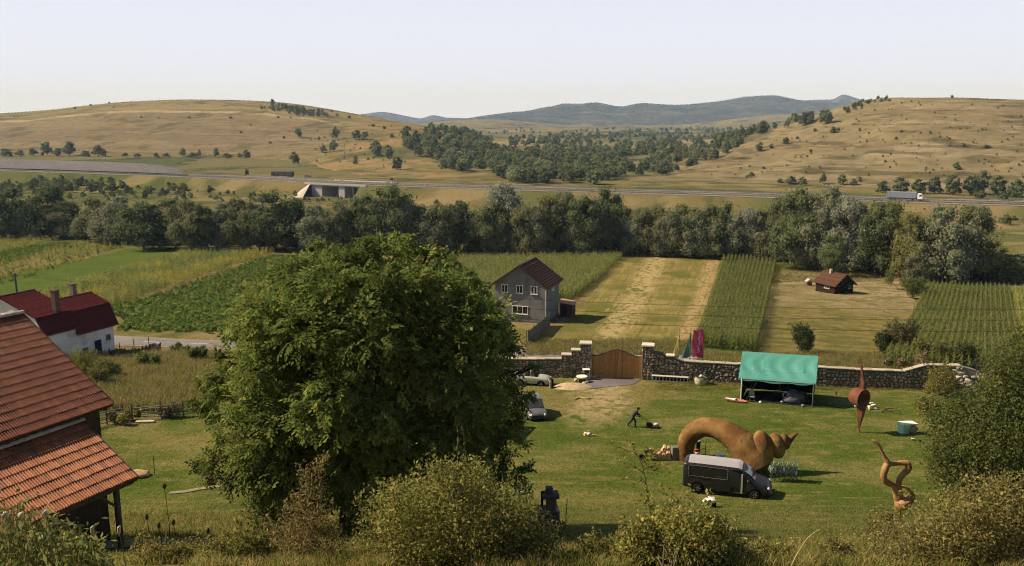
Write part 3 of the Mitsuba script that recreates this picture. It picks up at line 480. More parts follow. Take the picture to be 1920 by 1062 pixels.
# woods: masses no one could count
def wood(name, label, poly, n, hgt, kinds, seed, sizes=(.8, 1.2)):
    from shapely.geometry import Polygon, Point
    pg = Polygon(poly); x0, y0, x1, y1 = pg.bounds; rng = np.random.RandomState(seed); mb = MB(); k = 0
    while k < n:
        x, y = rng.uniform(x0, x1), rng.uniform(y0, y1)
        if not pg.contains(Point(x, y)): continue
        k += 1; q = land(x, y)
        if q is None: continue
        v, f, c = SM[kinds[rng.randint(len(kinds))], rng.randint(2)][1].arr(); h = hgt * rng.uniform(*sizes); a = rng.uniform(0, 6.28)
        mb.add((v * [h * 1.05, h * 1.05, h]) @ rotz(a).T * 1.0 + q, f, c * rng.uniform(.8, 1.25))
    solo(name, mb, 'leaf', label, 'woodland', kind='stuff')
wood('forest', 'mixed forest on the right flank of the left hill', [(750, 270), (790, 262), (850, 262), (905, 270), (960, 292), (1010, 312), (1075, 330), (1090, 346), (950, 346), (925, 328), (830, 322), (810, 305), (775, 292)], 230, 10, ['round', 'pale', 'round', 'dark'], 5)
wood('forest', 'wood at the valley mouth beside the motorway', [(1085, 326), (1150, 308), (1185, 312), (1190, 328), (1150, 338), (1090, 340), (960, 345), (960, 335)], 75, 10, ['round', 'dark', 'round'], 6)
wood('forest', 'wooded strip climbing the left edge of the right hill', [(1185, 334), (1210, 308), (1260, 292), (1330, 276), (1400, 262), (1412, 266), (1350, 296), (1300, 312), (1235, 334)], 110, 8, ['round', 'round', 'dark'], 7)
wood('forest', 'hedge like wood on the crest of the left hill', [(490, 205), (520, 197), (570, 203), (612, 213), (615, 223), (560, 219)], 90, 7, ['dark', 'round'], 8, (.6, 1))
wood('forest', 'bushes along the upper left edge of the right hill', [(1580, 208), (1620, 190), (1665, 184), (1672, 188), (1630, 200), (1590, 214)], 30, 5, ['dark', 'round'], 9, (.5, 1))
for sd, poly, n in ((21, [(1130, 290), (1250, 258), (1400, 240), (1440, 250), (1320, 278), (1230, 300)], 110), (22, [(960, 300), (1080, 270), (1180, 265), (1180, 296), (1090, 322)], 110), (23, [(940, 262), (1200, 248), (1480, 226), (1560, 232), (1400, 248), (1180, 262), (960, 280)], 170), (24, [(760, 245), (850, 248), (930, 262), (900, 272), (840, 262)], 60)):
    wood('far_wood', {21: 'dark hedges and woods between the right hill and the valley', 22: 'scattered woods in the middle of the valley', 23: 'thin hedges on the far patchwork fields', 24: 'row of trees behind the left slope'}[sd], poly, n, 11 if sd != 23 else 12, ['dark', 'round', 'round'], sd, (.5, 1.3))
wood('scrub', 'scrub and young trees between the river and the motorway on the left', [(60, 348), (150, 330), (245, 335), (240, 370), (120, 362), (60, 372)], 85, 6.5, ['round', 'dark', 'bush'], 31, (.5, 1.2))
wood('scrub', 'scrub below the motorway left of the bridge', [(330, 352), (395, 346), (400, 366), (350, 372), (250, 375), (0, 372), (0, 350), (60, 352), (200, 370)], 60, 4.5, ['round', 'dark', 'bush'], 32, (.5, 1.2))
wood('scrub', 'scrub below the motorway on the right', [(1225, 374), (1480, 380), (1480, 392), (1240, 384)], 60, 4.5, ['bush', 'round', 'dark'], 33, (.5, 1.2))
wood('scrub', 'scrub beside the river on the far right', [(1800, 392), (1930, 388), (1940, 420), (1880, 425), (1840, 410)], 50, 4.5, ['bush', 'round'], 34, (.5, 1.2))
wood('scrub', 'low scrub scattered over the rough ground between the river trees and the motorway', [(0, 340), (300, 352), (520, 362), (860, 366), (1240, 378), (1640, 386), (1920, 392), (1920, 400), (1500, 395), (1150, 392), (700, 385), (0, 375)], 260, 2.6, ['bush', 'round', 'bush'], 35, (.5, 1.4))
wood('scrub', 'small thorn bushes sprinkled over the right hill', [(1300, 330), (1440, 270), (1600, 215), (1690, 190), (1920, 196), (1920, 345), (1500, 338)], 230, 1.6, ['bush', 'dark'], 36, (.4, 1.3))
wood('scrub', 'small thorn bushes sprinkled over the right side of the left hill', [(560, 300), (600, 225), (700, 228), (820, 248), (760, 290), (760, 325), (650, 318)], 130, 1.8, ['bush', 'round'], 37, (.4, 1.4))
mb = MB(); rh = np.random.RandomState(55)
for (x0, y0, x1, y1, n) in [(950, 285, 1130, 272, 34), (960, 296, 1180, 282, 40), (1000, 268, 1260, 250, 46), (960, 262, 1120, 256, 26), (1080, 262, 1420, 240, 60), (1180, 248, 1470, 229, 50), (980, 250, 1200, 246, 30), (1250, 262, 1440, 246, 36), (1060, 306, 1210, 292, 36), (1300, 236, 1500, 226, 34), (1130, 292, 1150, 262, 14), (1040, 290, 1075, 268, 14), (1250, 270, 1290, 250, 14), (1340, 250, 1370, 238, 10), (905, 250, 1010, 245, 16)]:
    for i in range(n):
        t = rh.rand(); x, y = x0 + (x1 - x0) * t + rh.normal() * 4, y0 + (y1 - y0) * t + 2.5 * math.sin(t * 7 + x0) + rh.normal() * .9; q = land(x, y)
        if q is None: continue
        v, f, c = SM[['round', 'dark', 'pale', 'bush'][rh.randint(4)], rh.randint(2)][1].arr(); h = rh.uniform(3.5, 10); mb.add((v * [h * 1.2, h * 1.2, h]) @ rotz(rh.uniform(0, 6)).T + q, f, c * rh.uniform(.8, 1.25))
solo('far_hedge', mb, 'leaf', 'dark hedgerows dividing the far patchwork fields', 'hedge', kind='stuff')
# ---------------------------------------------------------------- buildings
def frame(o, a):
    """A building's own axes: u along a, v to its left, z up."""
    a = unit([a[0], a[1], 0]); R = np.stack([a, np.cross([0, 0, 1], a), [0, 0, 1]], 1); o = np.asarray(o, float)
    return (lambda u, v, z: o + R @ np.array([u, v, z], float)), R
def courses(a, b, c, d, n, h, col, thick=.06, jitter=0, rng=None):
    """A roof slope of n overlapping courses: a-b the ridge, d-c the eave."""
    a, b, c, d = [np.asarray(q, float) for q in (a, b, c, d)]; nn = unit(np.cross(b - a, d - a)); nn = nn if nn[2] > 0 else -nn; mb = MB()
    for i in range(n):
        t0, t1 = i / n, (i + 1.04) / n; p, q, r, s = a + (d - a) * t0, b + (c - b) * t0, b + (c - b) * t1 + nn * h, a + (d - a) * t1 + nn * h; cc = np.array(col) * (1 + (rng.uniform(-jitter, jitter) if rng else 0))
        mb.quad(p, q, r, s, cc); mb.quad(s, r, r - nn * (h + .01), s - nn * (h + .01), cc)
    z = -nn * thick; mb.quad(a + z, b + z, c + z, d + z, np.array(col) * .6)
    for p, q in ((a, b), (b, c), (c, d), (d, a)): mb.quad(p, q, q + z, p + z, col)
    return mb
def window(parent, W, R, u, v, z, w, h, n=2, col=(.75, .75, .73), axis=0, out=1):
    """A framed window on a wall; axis 0: the wall runs along u, 1: along v."""
    k = num(parent + '__window'); P = (lambda a, o, zz: W(u + a, v + o * out, zz)) if axis == 0 else (lambda a, o, zz: W(u + o * out, v + a, zz)); sz = lambda a, o, zz: (a, o, zz) if axis == 0 else (o, a, zz)
    fr_ = MB(); t = .09
    for zz in (z, z + h): fr_.box(P(0, .04, zz), sz(w + 2 * t, .10, t), col, R)
    for i in range(n + 1): fr_.box(P(-w / 2 + w * i / n, .04, z + h / 2), sz(t, .10, h - t), col, R)
    scene[k] = ply(fr_, 'satin'); USED.add(k)
    for i in range(n): part(k, 'pane', MB().box(P(-w / 2 + w * (i + .5) / n, .015, z + h / 2), sz(w / n - t, .02, h - t), (.02, .02, .02), R), 'dark_glass')
    part(k, 'sill', MB().box(P(0, .09, z - .08), sz(w + .3, .20, .06), (.5, .5, .48), R), 'matte')
scene['plaster'] = two({'type': 'diffuse', 'reflectance': proc(lambda p, n, uv: mix(C3(.165, .172, .170), C3(.215, .22, .215), fbm(p.x * .7, p.y * .7, p.z * 1.4, 4)) * (1 - .28 * smoothstep(.55, .8, fbm(p.x * 2.5 + p.y * 1.5, p.z * .35, 4, 3))) * (.9 + .2 * noise(p.x * 8, p.y * 8, p.z * 8)))})
scene['whitewash'] = two({'type': 'diffuse', 'reflectance': proc(lambda p, n, uv: mix(C3(.50, .49, .46), C3(.70, .70, .68), smoothstep(.3, .6, fbm(p.x * .8, p.y * .8, p.z * .9, 4))) * (.92 + .16 * noise(p.x * 8, p.y * 8, p.z * 8)))})
scene['old_wood'] = two({'type': 'diffuse', 'reflectance': proc(lambda p, n, uv: mix(C3(.075, .058, .042), C3(.16, .13, .10), fbm(p.x * 3, p.y * 3, p.z * 1.2, 4)) * (.75 + .5 * noise(p.x * 22, p.y * 22, p.z * 4)))})

# grey two storey house
hs = thing('grey_house', 'unfinished grey two storey house with dark ribbed roof and white windows', 'house')
o = np.array([1.2, 134.3, 0]); W, R = frame(o, (.32, .95)); g0 = gz(1.2, 134) - .9; zr, ze, hw = -22.4, -25.75, 4.25; L = 8.3
bd = MB(); pent = [(-hw, g0), (hw, g0), (hw, ze + .15), (0, zr - .25), (-hw, ze + .15)]
bd.prism(pent, .35, L, (.28, .28, .28), (o, R[:, 1], R[:, 2], R[:, 0])); part(hs, 'wall', bd, 'plaster')
part(hs, 'plinth', MB().box(W(.35 + (L - .35) / 2, 0, g0 + .55), (L - .25, 2 * hw + .1, 1.1), (.10, .10, .10), R), 'matte')
sl = (zr - ze) / 4.75; e = 5.0; rg = np.random.RandomState(1)
for s in (-1, 1): part(hs, 'roof', courses(W(-.35, 0, zr), W(L + .45, 0, zr), W(L + .45, s * e, zr - sl * e), W(-.35, s * e, zr - sl * e), 13, .10, (.088, .052, .047), .18, .22, rg), 'matte')
part(hs, 'ridge_tile', MB().tube([W(-.4, 0, zr + .03), W(L + .5, 0, zr + .03)], .13, (.09, .04, .035), 8), 'satin')
for s in (-1, 1): part(hs, 'barge_board', MB().box((W(-.38, 0, zr - .12) + W(-.38, s * e, zr - sl * e - .12)) / 2, (.05, math.hypot(e, sl * e), .26), (.06, .045, .035), R @ rotx(-s * math.atan(sl))), 'matte')
for yy, n, w, zb, h in ((2.35, 2, 1.0, 4.75, 1.25), (-.1, 2, 1.0, 4.75, 1.25), (-2.6, 2, 1.0, 4.75, 1.25)): window(hs, W, R, .35, -yy, g0 + .9 + zb, w, h, n, axis=1, out=-1)
window(hs, W, R, .35, 0, g0 + .9 + 1.35, 2.6, 1.25, 3, axis=1, out=-1)
window(hs, W, R, 4.6, -hw, g0 + .9 + 4.7, 1.0, 1.2, 2, axis=0, out=-1)
part(hs, 'downpipe', MB().tube([W(.3, -hw - .1, ze - .3), W(.3, -hw - .1, g0 + .8)], .07, (.5, .5, .5), 6), 'satin', True)
sd = thing('garden_shed', 'little lean-to shed with pale roof behind the grey house', 'shed'); W2, R2 = frame(W(L + 1.2, -hw - 1.2, 0) * [1, 1, 0], (.32, .95)); gs = gz(*W2(0, 0, 0)[:2])
part(sd, 'wall', MB().box(W2(0, 0, gs + 1.1), (2.4, 2.2, 2.4), (.10, .06, .045), R2), 'matte'); part(sd, 'roof', MB().box(W2(0, 0, gs + 2.45), (3.0, 2.9, .12), (.50, .33, .22), R2 @ rotx(.10)), 'matte')
part(sd, 'door', MB().box(W2(-1.22, .2, gs + .95), (.05, .9, 1.8), (.05, .035, .03), R2), 'matte')
# board fence from the corner of the grey house to the road
fa, fb = gp(992, 647), gp(1031, 611); fk = thing('board_fence', 'weathered grey board fence in front of the grey house', 'fence'); dd = fb - fa; n = 34; rg = np.random.RandomState(2); Wf, Rf = frame(fa * [1, 1, 0], dd)
for i in range(n):
    q = fa + dd * (i + .5) / n; h = 2.05 + rg.uniform(-.12, .10); q[2] = gz(q[0], q[1]); part(fk, 'board', MB().box(q + [0, 0, h / 2 - .05], (np.linalg.norm(dd[:2]) / n * .93, .03, h), np.array([.17, .155, .135]) * rg.uniform(.75, 1.2), Rf @ rotz(rg.uniform(-.05, .05))), 'matte')
for i in range(5):
    q = fa + dd * i / 4; q[2] = gz(q[0], q[1]); part(fk, 'post', MB().box(q + Rf @ np.array([0, .09, 1.0]), (.13, .13, 2.1), (.13, .12, .10), Rf), 'matte')
for z in (.5, 1.6): part(fk, 'rail', MB().tube([fa + [0, 0, z] + Rf @ [0, .05, 0], fb + [0, 0, z] + Rf @ [0, .05, 0]], .045, (.13, .12, .10), 5), 'matte')
q = gp(987, 650); solo('fence_post', MB().box(q + [0, 0, 1.1], (.16, .16, 2.4), (.36, .33, .27)), 'matte', 'pale square post at the near end of the board fence', 'post')

# dark wooden cabin in the dry plot
cb = thing('wooden_cabin', 'small dark wooden cabin with brown tiled roof in the dry plot', 'cabin'); o = gp(1581, 551); o[2] = 0; W, R = frame(o, (-.40, .92)); g = gz(o[0], o[1]) - .3; hw, ze, zr, L = 2.45, g + 2.45, g + 4.35, 5.2
part(cb, 'wall', MB().prism([(-hw, g), (hw, g), (hw, ze), (0, zr - .1), (-hw, ze)], 0, L, (.030, .021, .017), (o, R[:, 1], R[:, 2], R[:, 0])), 'matte')
sl = (zr - ze) / hw; e = hw + .55; rg = np.random.RandomState(3)
for s in (-1, 1): part(cb, 'roof', courses(W(-.7, 0, zr), W(L + .4, 0, zr), W(L + .4, s * e, zr - sl * e), W(-.7, s * e, zr - sl * e), 10, .06, (.10, .056, .038), .12, .15, rg), 'matte')
part(cb, 'chimney', MB().box(W(3.2, .5, zr + .1), (.5, .5, .9), (.40, .32, .26), R), 'matte'); part(cb, 'door', MB().box(W(-.02, .2, g + 1.3), (.06, .95, 2.0), (.03, .02, .018), R), 'matte')
window(cb, W, R, 0, -1.5, g + 1.35, .7, .7, 2, (.3, .28, .25), axis=1, out=-1); window(cb, W, R, 2.0, hw, g + 1.3, 1.3, .7, 2, (.3, .28, .25), axis=0, out=1)
for i in range(8): part(cb, 'log', MB().tube([W(-.05, -hw, g + .45 + i * .27), W(-.05, hw, g + .45 + i * .27)], .10, (.030, .021, .017), 6), 'matte', True)
q = gp(1516, 536); k = thing('dog_kennel', 'little pale roofed kennel left of the cabin', 'kennel'); part(k, 'wall', MB().box(q + [0, 0, .5], (1.0, 1.2, 1.0), (.07, .05, .04)), 'old_wood'); part(k, 'roof', MB().prism([(-.75, .95), (.75, .95), (0, 1.55)], -.75, .75, (.46, .38, .30), (q, [1, 0, 0], [0, 0, 1], [0, 1, 0])), 'matte')

# white house with red sheet metal roof beside the road
wh = thing('white_house', 'old white house with red metal gambrel roof and two chimneys beside the road', 'house'); o = np.array([-48.9, 103.2, 0]); W, R = frame(o, (.37, .93)); E = -24.6; g = gz(-50, 101) - .4
RED = (.092, .025, .026); rg = np.random.RandomState(5)
part(wh, 'wall', MB().prism([(.35, g), (9.8, g), (9.8, E), (5.0, E + 3.2), (1.4, E + 2.5), (.35, E + .1)], -6, -.5, (.6, .6, .6), (o, R[:, 1], R[:, 2], R[:, 0])), 'whitewash')
part(wh, 'wall', MB().prism([(.30, g), (13.2, g), (13.2, E + .9), (12.4, E + 2.6), (6.8, E + 4.6), (1.35, E + 2.65), (.30, E + .85)], -10.0, -5.9, (.6, .6, .6), (o, R[:, 1], R[:, 2], R[:, 0])), 'whitewash')
for (u0, u1, pr) in ((-6.0, .05, [(0, 0), (1.2, 2.65), (4.0, 3.72), (8.8, 2.65), (10.0, 0)]), (-10.4, -5.6, [(0, .85), (1.2, 2.85), (6.8, 4.85), (12.4, 2.85), (13.6, .85)])):
    for j in range(len(pr) - 1):
        (v0, h0), (v1, h1) = pr[j], pr[j + 1]; (va, ha), (vb, hb) = ((v0, h0), (v1, h1)) if h0 > h1 else ((v1, h1), (v0, h0)); n = max(4, int(math.hypot(va - vb, ha - hb) / .42))
        part(wh, 'roof', courses(W(u0, va, E + ha), W(u1, va, E + ha), W(u1, vb, E + hb), W(u0, vb, E + hb), n, .06, RED, .10, .14, rg), 'matte')
    part(wh, 'gutter', MB().tube([W(u0, -.06, E + pr[0][1] - .02), W(u1, -.06, E + pr[0][1] - .02)], .07, (.12, .015, .02), 6), 'satin', True)
    top = max(pr, key=lambda q: q[1]); part(wh, 'ridge_cap', MB().tube([W(u0, top[0], E + top[1] + .04), W(u1, top[0], E + top[1] + .04)], .10, (.13, .014, .018), 6), 'satin', True)
for u, v, z0, z1, s, c in ((-7.1, 1.75, 1.6, 5.35, .62, (.13, .09, .075)), (-.9, 6.0, 2.0, 4.75, .55, (.20, .17, .16))):
    k = num(wh + '__chimney'); scene[k] = ply(MB().box(W(u, v, E + (z0 + z1) / 2), (s, s, z1 - z0), c, R), 'matte'); part(k, 'cap', MB().box(W(u, v, E + z1 + .05), (s + .16, s + .16, .12), tuple(q * .8 for q in c), R), 'matte')
part(wh, 'door', MB().box(W(-3.0, .27, g + 1.45), (.9, .06, 2.1), (.02, .025, .05), R), 'matte'); part(wh, 'door', MB().box(W(-4.9, .27, g + 1.25), (.7, .06, 1.5), (.02, .025, .05), R), 'matte')
window(wh, W, R, -1.4, .35, g + 2.2, .5, .6, 1, (.10, .11, .16), axis=0, out=-1)
for v in (5.2, 6.9): window(wh, W, R, -10.0, v, E + 2.1, .8, .7, 1, (.66, .66, .64), axis=1, out=-1)
# weathered board fence round its yard
fk = thing('yard_fence', 'dark crooked board fence between the white house and the road', 'fence'); pts = [gp(205, 676), gp(240, 675), gp(275, 668), gp(303, 660)]; rg = np.random.RandomState(6); s = PchipInterpolator([0, .33, .7, 1], np.array(pts))
for i in range(46):
    q = s((i + .5) / 46); q[2] = gz(q[0], q[1]); h = 1.35 + rg.uniform(-.25, .15); t = s(min(1, (i + .8) / 46)) - s((i + .2) / 46); part(fk, 'board', MB().box(q + [0, 0, h / 2 - .03], (.165, .03, h), np.array([.065, .058, .055]) * rg.uniform(.6, 1.9), rotz(math.atan2(t[1], t[0])) @ roty(rg.uniform(-.05, .05))), 'matte')
for z in (.35, 1.05): part(fk, 'rail', MB().tube([s(t) * [1, 1, 0] + [0, .04, gz(*s(t)[:2]) + z] for t in np.linspace(0, 1, 8)], .04, (.06, .055, .05), 5), 'matte')
for x, y, h in ((252, 664, 1.9), (280, 662, 2.0), (225, 668, 1.7)): q = gp(x, y); solo('garden_stake', MB().tube([q, q + [.05, 0, h]], .05, (.10, .09, .08), 5), 'matte', f'thin wooden stake at the {"left of" if x < 230 else ("middle of" if x < 260 else "right in")} the crooked board fence', 'stake', 'stakes in the yard of the white house')
# roadside rail fence
fk = thing('roadside_railing', 'low pale wooden railing along the village road', 'fence'); pts = [gp(375, 668), gp(412, 669), gp(450, 671), gp(560, 676), gp(700, 682)]; s = PchipInterpolator([0, .12, .24, .6, 1], np.array(pts))
for i in range(9): q = s(i / 8); q[2] = gz(q[0], q[1]); part(fk, 'post', MB().box(q + [0, 0, .5], (.26, .26, 1.1), (.33, .30, .26)), 'matte')
for z in (.42, .85): part(fk, 'rail', MB().tube([s(t) * [1, 1, 0] + [0, 0, gz(*s(t)[:2]) + z] for t in np.linspace(0, 1, 12)], .06, (.42, .38, .32), 5), 'matte')

# ---------------------------------------------------------------- tiled farmhouse in the left foreground
fh = thing('farmhouse', 'old farmhouse with two tiers of weathered orange roof tiles', 'house')
A = np.array([-18.1, 34.3, -12.4]); AX, DX = np.array([.45, .893, 0]), np.array([.893, -.45, 0]); AX, DX = unit(AX), unit(DX)
def roof_frame(top, run, drop): n = unit(DX * run + np.array([0, 0, -drop])); return n, math.hypot(run, drop)
rgt = np.random.RandomState(12)
def tile_mesh(w, l, col, rng):
    """A pressed clay tile with two rolls, thick lower lip; u across, v down the slope."""
    x = np.linspace(-w / 2, w / 2, 11); z = .020 * np.maximum(0, np.cos((x / w) * 4 * np.pi - np.pi)) ** .7 * 1.6 + .006; rowsv = []
    for v, up in ((0, 0), (l * .92, .040), (l, .038)): rowsv.append(np.stack([x, 0 * x + v, z + up], -1))
    rowsv.append(np.stack([x, 0 * x + l, 0 * z + .014 + np.minimum(z, .012)], -1)); P = np.array(rowsv); c = np.broadcast_to(col, P.shape).copy(); c[0] *= .8; c[1:3] *= 1.12; c *= rng.uniform(.93, 1.07, P.shape[:2])[..., None]  # lip coloured lighter and upper end darker, painting the lit tile ends
    mb = MB(); mb.grid(P, c); return mb
TC = [(.175, .053, .026), (.155, .046, .023), (.20, .066, .032), (.13, .044, .025), (.30, .110, .046), (.26, .092, .040), (.34, .135, .060), (.21, .080, .04)]; TW, TL = .215, .55
TILES = []
for i, c in enumerate(TC): k = f'clay_tile_{i}'; scene[k] = {'type': 'shapegroup', 'clay': ply(tile_mesh(TW * .985, TL, c, rgt), 'clay_mat')}; TILES.append((k, tile_mesh(TW * .985, TL, c, rgt)))
scene['clay_mat'] = two({'type': 'principled', 'base_color': VC, 'roughness': .62, 'specular': .35})
def tiled(name, corner, run, drop, length, budget, capcol, kinds, slope=None, exposed=.447):
    """A roof slope hung from its ridge's far end (corner), running back along -AX."""
    dv, sl = roof_frame(corner, run, drop) if slope is None else (unit(slope), float(np.linalg.norm(slope))); nrm = unit(np.cross(AX, dv)); nrm = nrm if nrm[2] > 0 else -nrm; n = int(round(sl / exposed)); ex = sl / n; m = int(length / TW)
    k = num(fh + '__' + name); deck = MB(); a, b = corner, corner - AX * length
    for o, cc in ((-.03, (.05, .035, .028)), (-.10, (.06, .045, .035))): deck.quad(a + nrm * o, b + nrm * o, b + dv * sl + nrm * o, a + dv * sl + nrm * o, cc)
    deck.quad(a - nrm * .03, a + dv * sl - nrm * .03, a + dv * sl - nrm * .10, a - nrm * .10, (.07, .05, .04)); scene[k] = ply(deck, 'matte')
    spots = []
    for i in range(n):
        for j in range(m):
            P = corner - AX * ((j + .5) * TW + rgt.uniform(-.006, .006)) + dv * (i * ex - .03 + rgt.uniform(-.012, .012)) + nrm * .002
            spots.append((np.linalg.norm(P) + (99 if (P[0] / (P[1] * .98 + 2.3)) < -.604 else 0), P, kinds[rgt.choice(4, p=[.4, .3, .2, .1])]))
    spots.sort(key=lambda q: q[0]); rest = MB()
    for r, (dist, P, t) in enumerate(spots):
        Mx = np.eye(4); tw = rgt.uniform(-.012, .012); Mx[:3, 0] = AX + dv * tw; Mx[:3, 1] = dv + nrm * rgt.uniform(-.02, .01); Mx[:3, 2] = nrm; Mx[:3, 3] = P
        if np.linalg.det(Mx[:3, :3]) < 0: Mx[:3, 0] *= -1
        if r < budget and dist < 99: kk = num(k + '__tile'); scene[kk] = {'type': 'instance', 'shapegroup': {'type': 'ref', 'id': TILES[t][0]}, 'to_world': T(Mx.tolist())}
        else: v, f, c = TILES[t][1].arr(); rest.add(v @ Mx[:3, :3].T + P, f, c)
    if rest.v: part(k, 'tiles', rest, 'clay_mat', kind='stuff')
    for j in range(int(length / .38)):
        P = corner - AX * (j * .38 + .15) + nrm * .03 - dv * .02; th = np.linspace(0, np.pi, 7); r = .11; rows_ = []
        for q, rr, up in ((-.22, r, 0), (.20, r * 1.12, .025), (.21, r * .9, .0)): rows_.append([P + AX * q + (DX * math.cos(t) + np.array([0, 0, 1]) * math.sin(t)) * rr + [0, 0, up] for t in th])
        part(k, 'ridge_cap', MB().grid(rows_, np.array(capcol) * rgt.uniform(.8, 1.15)), 'clay_mat')
    part(k, 'fascia', MB().box(corner + dv * sl - AX * length / 2 - nrm * .07, (length, .05, .20), (.055, .038, .028), np.stack([AX, dv, nrm], 1)), 'old_wood')
    for j in range(int(length / .9)): part(k, 'rafter', MB().box(corner + dv * (sl / 2 + .05) - AX * (j * .9 + .35) - nrm * .16, (.10, sl, .12), (.06, .045, .035), np.stack([AX, dv, nrm], 1)), 'old_wood')
    part(k, 'verge_board', MB().box(corner + dv * sl / 2 + AX * .03 - nrm * .05, (.04, sl, .20), (.10, .065, .045), np.stack([AX, dv, nrm], 1)), 'old_wood')
    return k
D0 = np.array([-17.36, 35.53, -12.0]); E0 = D0 - DX * 5.62 + [0, 0, 3.4]; BA = np.array([3.17, -2.3, -1.49])
tiled('upper_roof', E0, 5.62, 3.4, 11.0, 120, (.52, .42, .36), [0, 1, 2, 3]); tiled('lower_roof', A, 3.07, 1.9, 9.5, 180, (.60, .50, .45), [4, 5, 6, 7], BA, .50)
# back slope, walls, timber
b0 = E0 - DX * 5.62 - [0, 0, 3.4]; mb = MB(); mb.quad(E0, E0 - AX * 11, b0 - AX * 11, b0, (.20, .075, .04)); part(fh, 'back_roof', mb, 'clay_mat')
gf = gz(-18, 33) - 1.0; wl = A + [0, 0, 0]; pts = lambda u, v, z: A + AX * u + DX * v + np.array([0, 0, z])
mb = MB(); W0 = A * [1, 1, 0] + DX * -.06
mb.prism([(0, gf), (0, D0[2] - .02), (-4.9, E0[2] - .5), (-9.6, D0[2] - .1), (-9.6, gf)], -9.8, .85, (.09, .07, .055), (W0, DX, np.array([0, 0, 1.]), AX)); part(fh, 'wall', mb, 'old_wood')
for u in (-1.53, -4.7, -7.9):
    P = pts(u, 3.72, 0); zt = A[2] - 1.49 - .20; zb = gz(P[0], P[1]) - .1; k = num(fh + '__post'); scene[k] = ply(MB().box((P[0], P[1], (zt + zb) / 2), (.17, .17, zt - zb), (.08, .06, .045), np.stack([AX, DX, [0, 0, 1]], 1)), 'old_wood')
    part(k, 'brace', MB().tube([P * [1, 1, 0] + [0, 0, zt - .75], P * [1, 1, 0] - AX * .7 + [0, 0, zt - .05]], .055, (.08, .06, .045), 6), 'old_wood')
part(fh, 'eave_beam', MB().box(pts(-5.4, 3.72, -1.49 - .14), (9.3, .15, .17), (.07, .05, .04), np.stack([AX, DX, [0, 0, 1]], 1)), 'old_wood')
S = sheet([pts(3.4, .2, 0), pts(2.6, 4.2, 0), pts(-9, 3.9, 0), pts(-9, 0, 0)], .06, 30, 12); struct('porch_floor', MB().grid(S, (.2, .17, .13)), 'gravel', 'trodden earth under the porch roof')
PT = [gp(318, 925), gp(345, 923), gp(372, 918), gp(420, 912), gp(520, 905)]; P, c, nn = ribbon(PT, .5, .05, .3, 5); struct('dirt_path', MB().grid(P, (.3, .24, .16)), 'gravel', 'narrow sandy footpath on the grass')
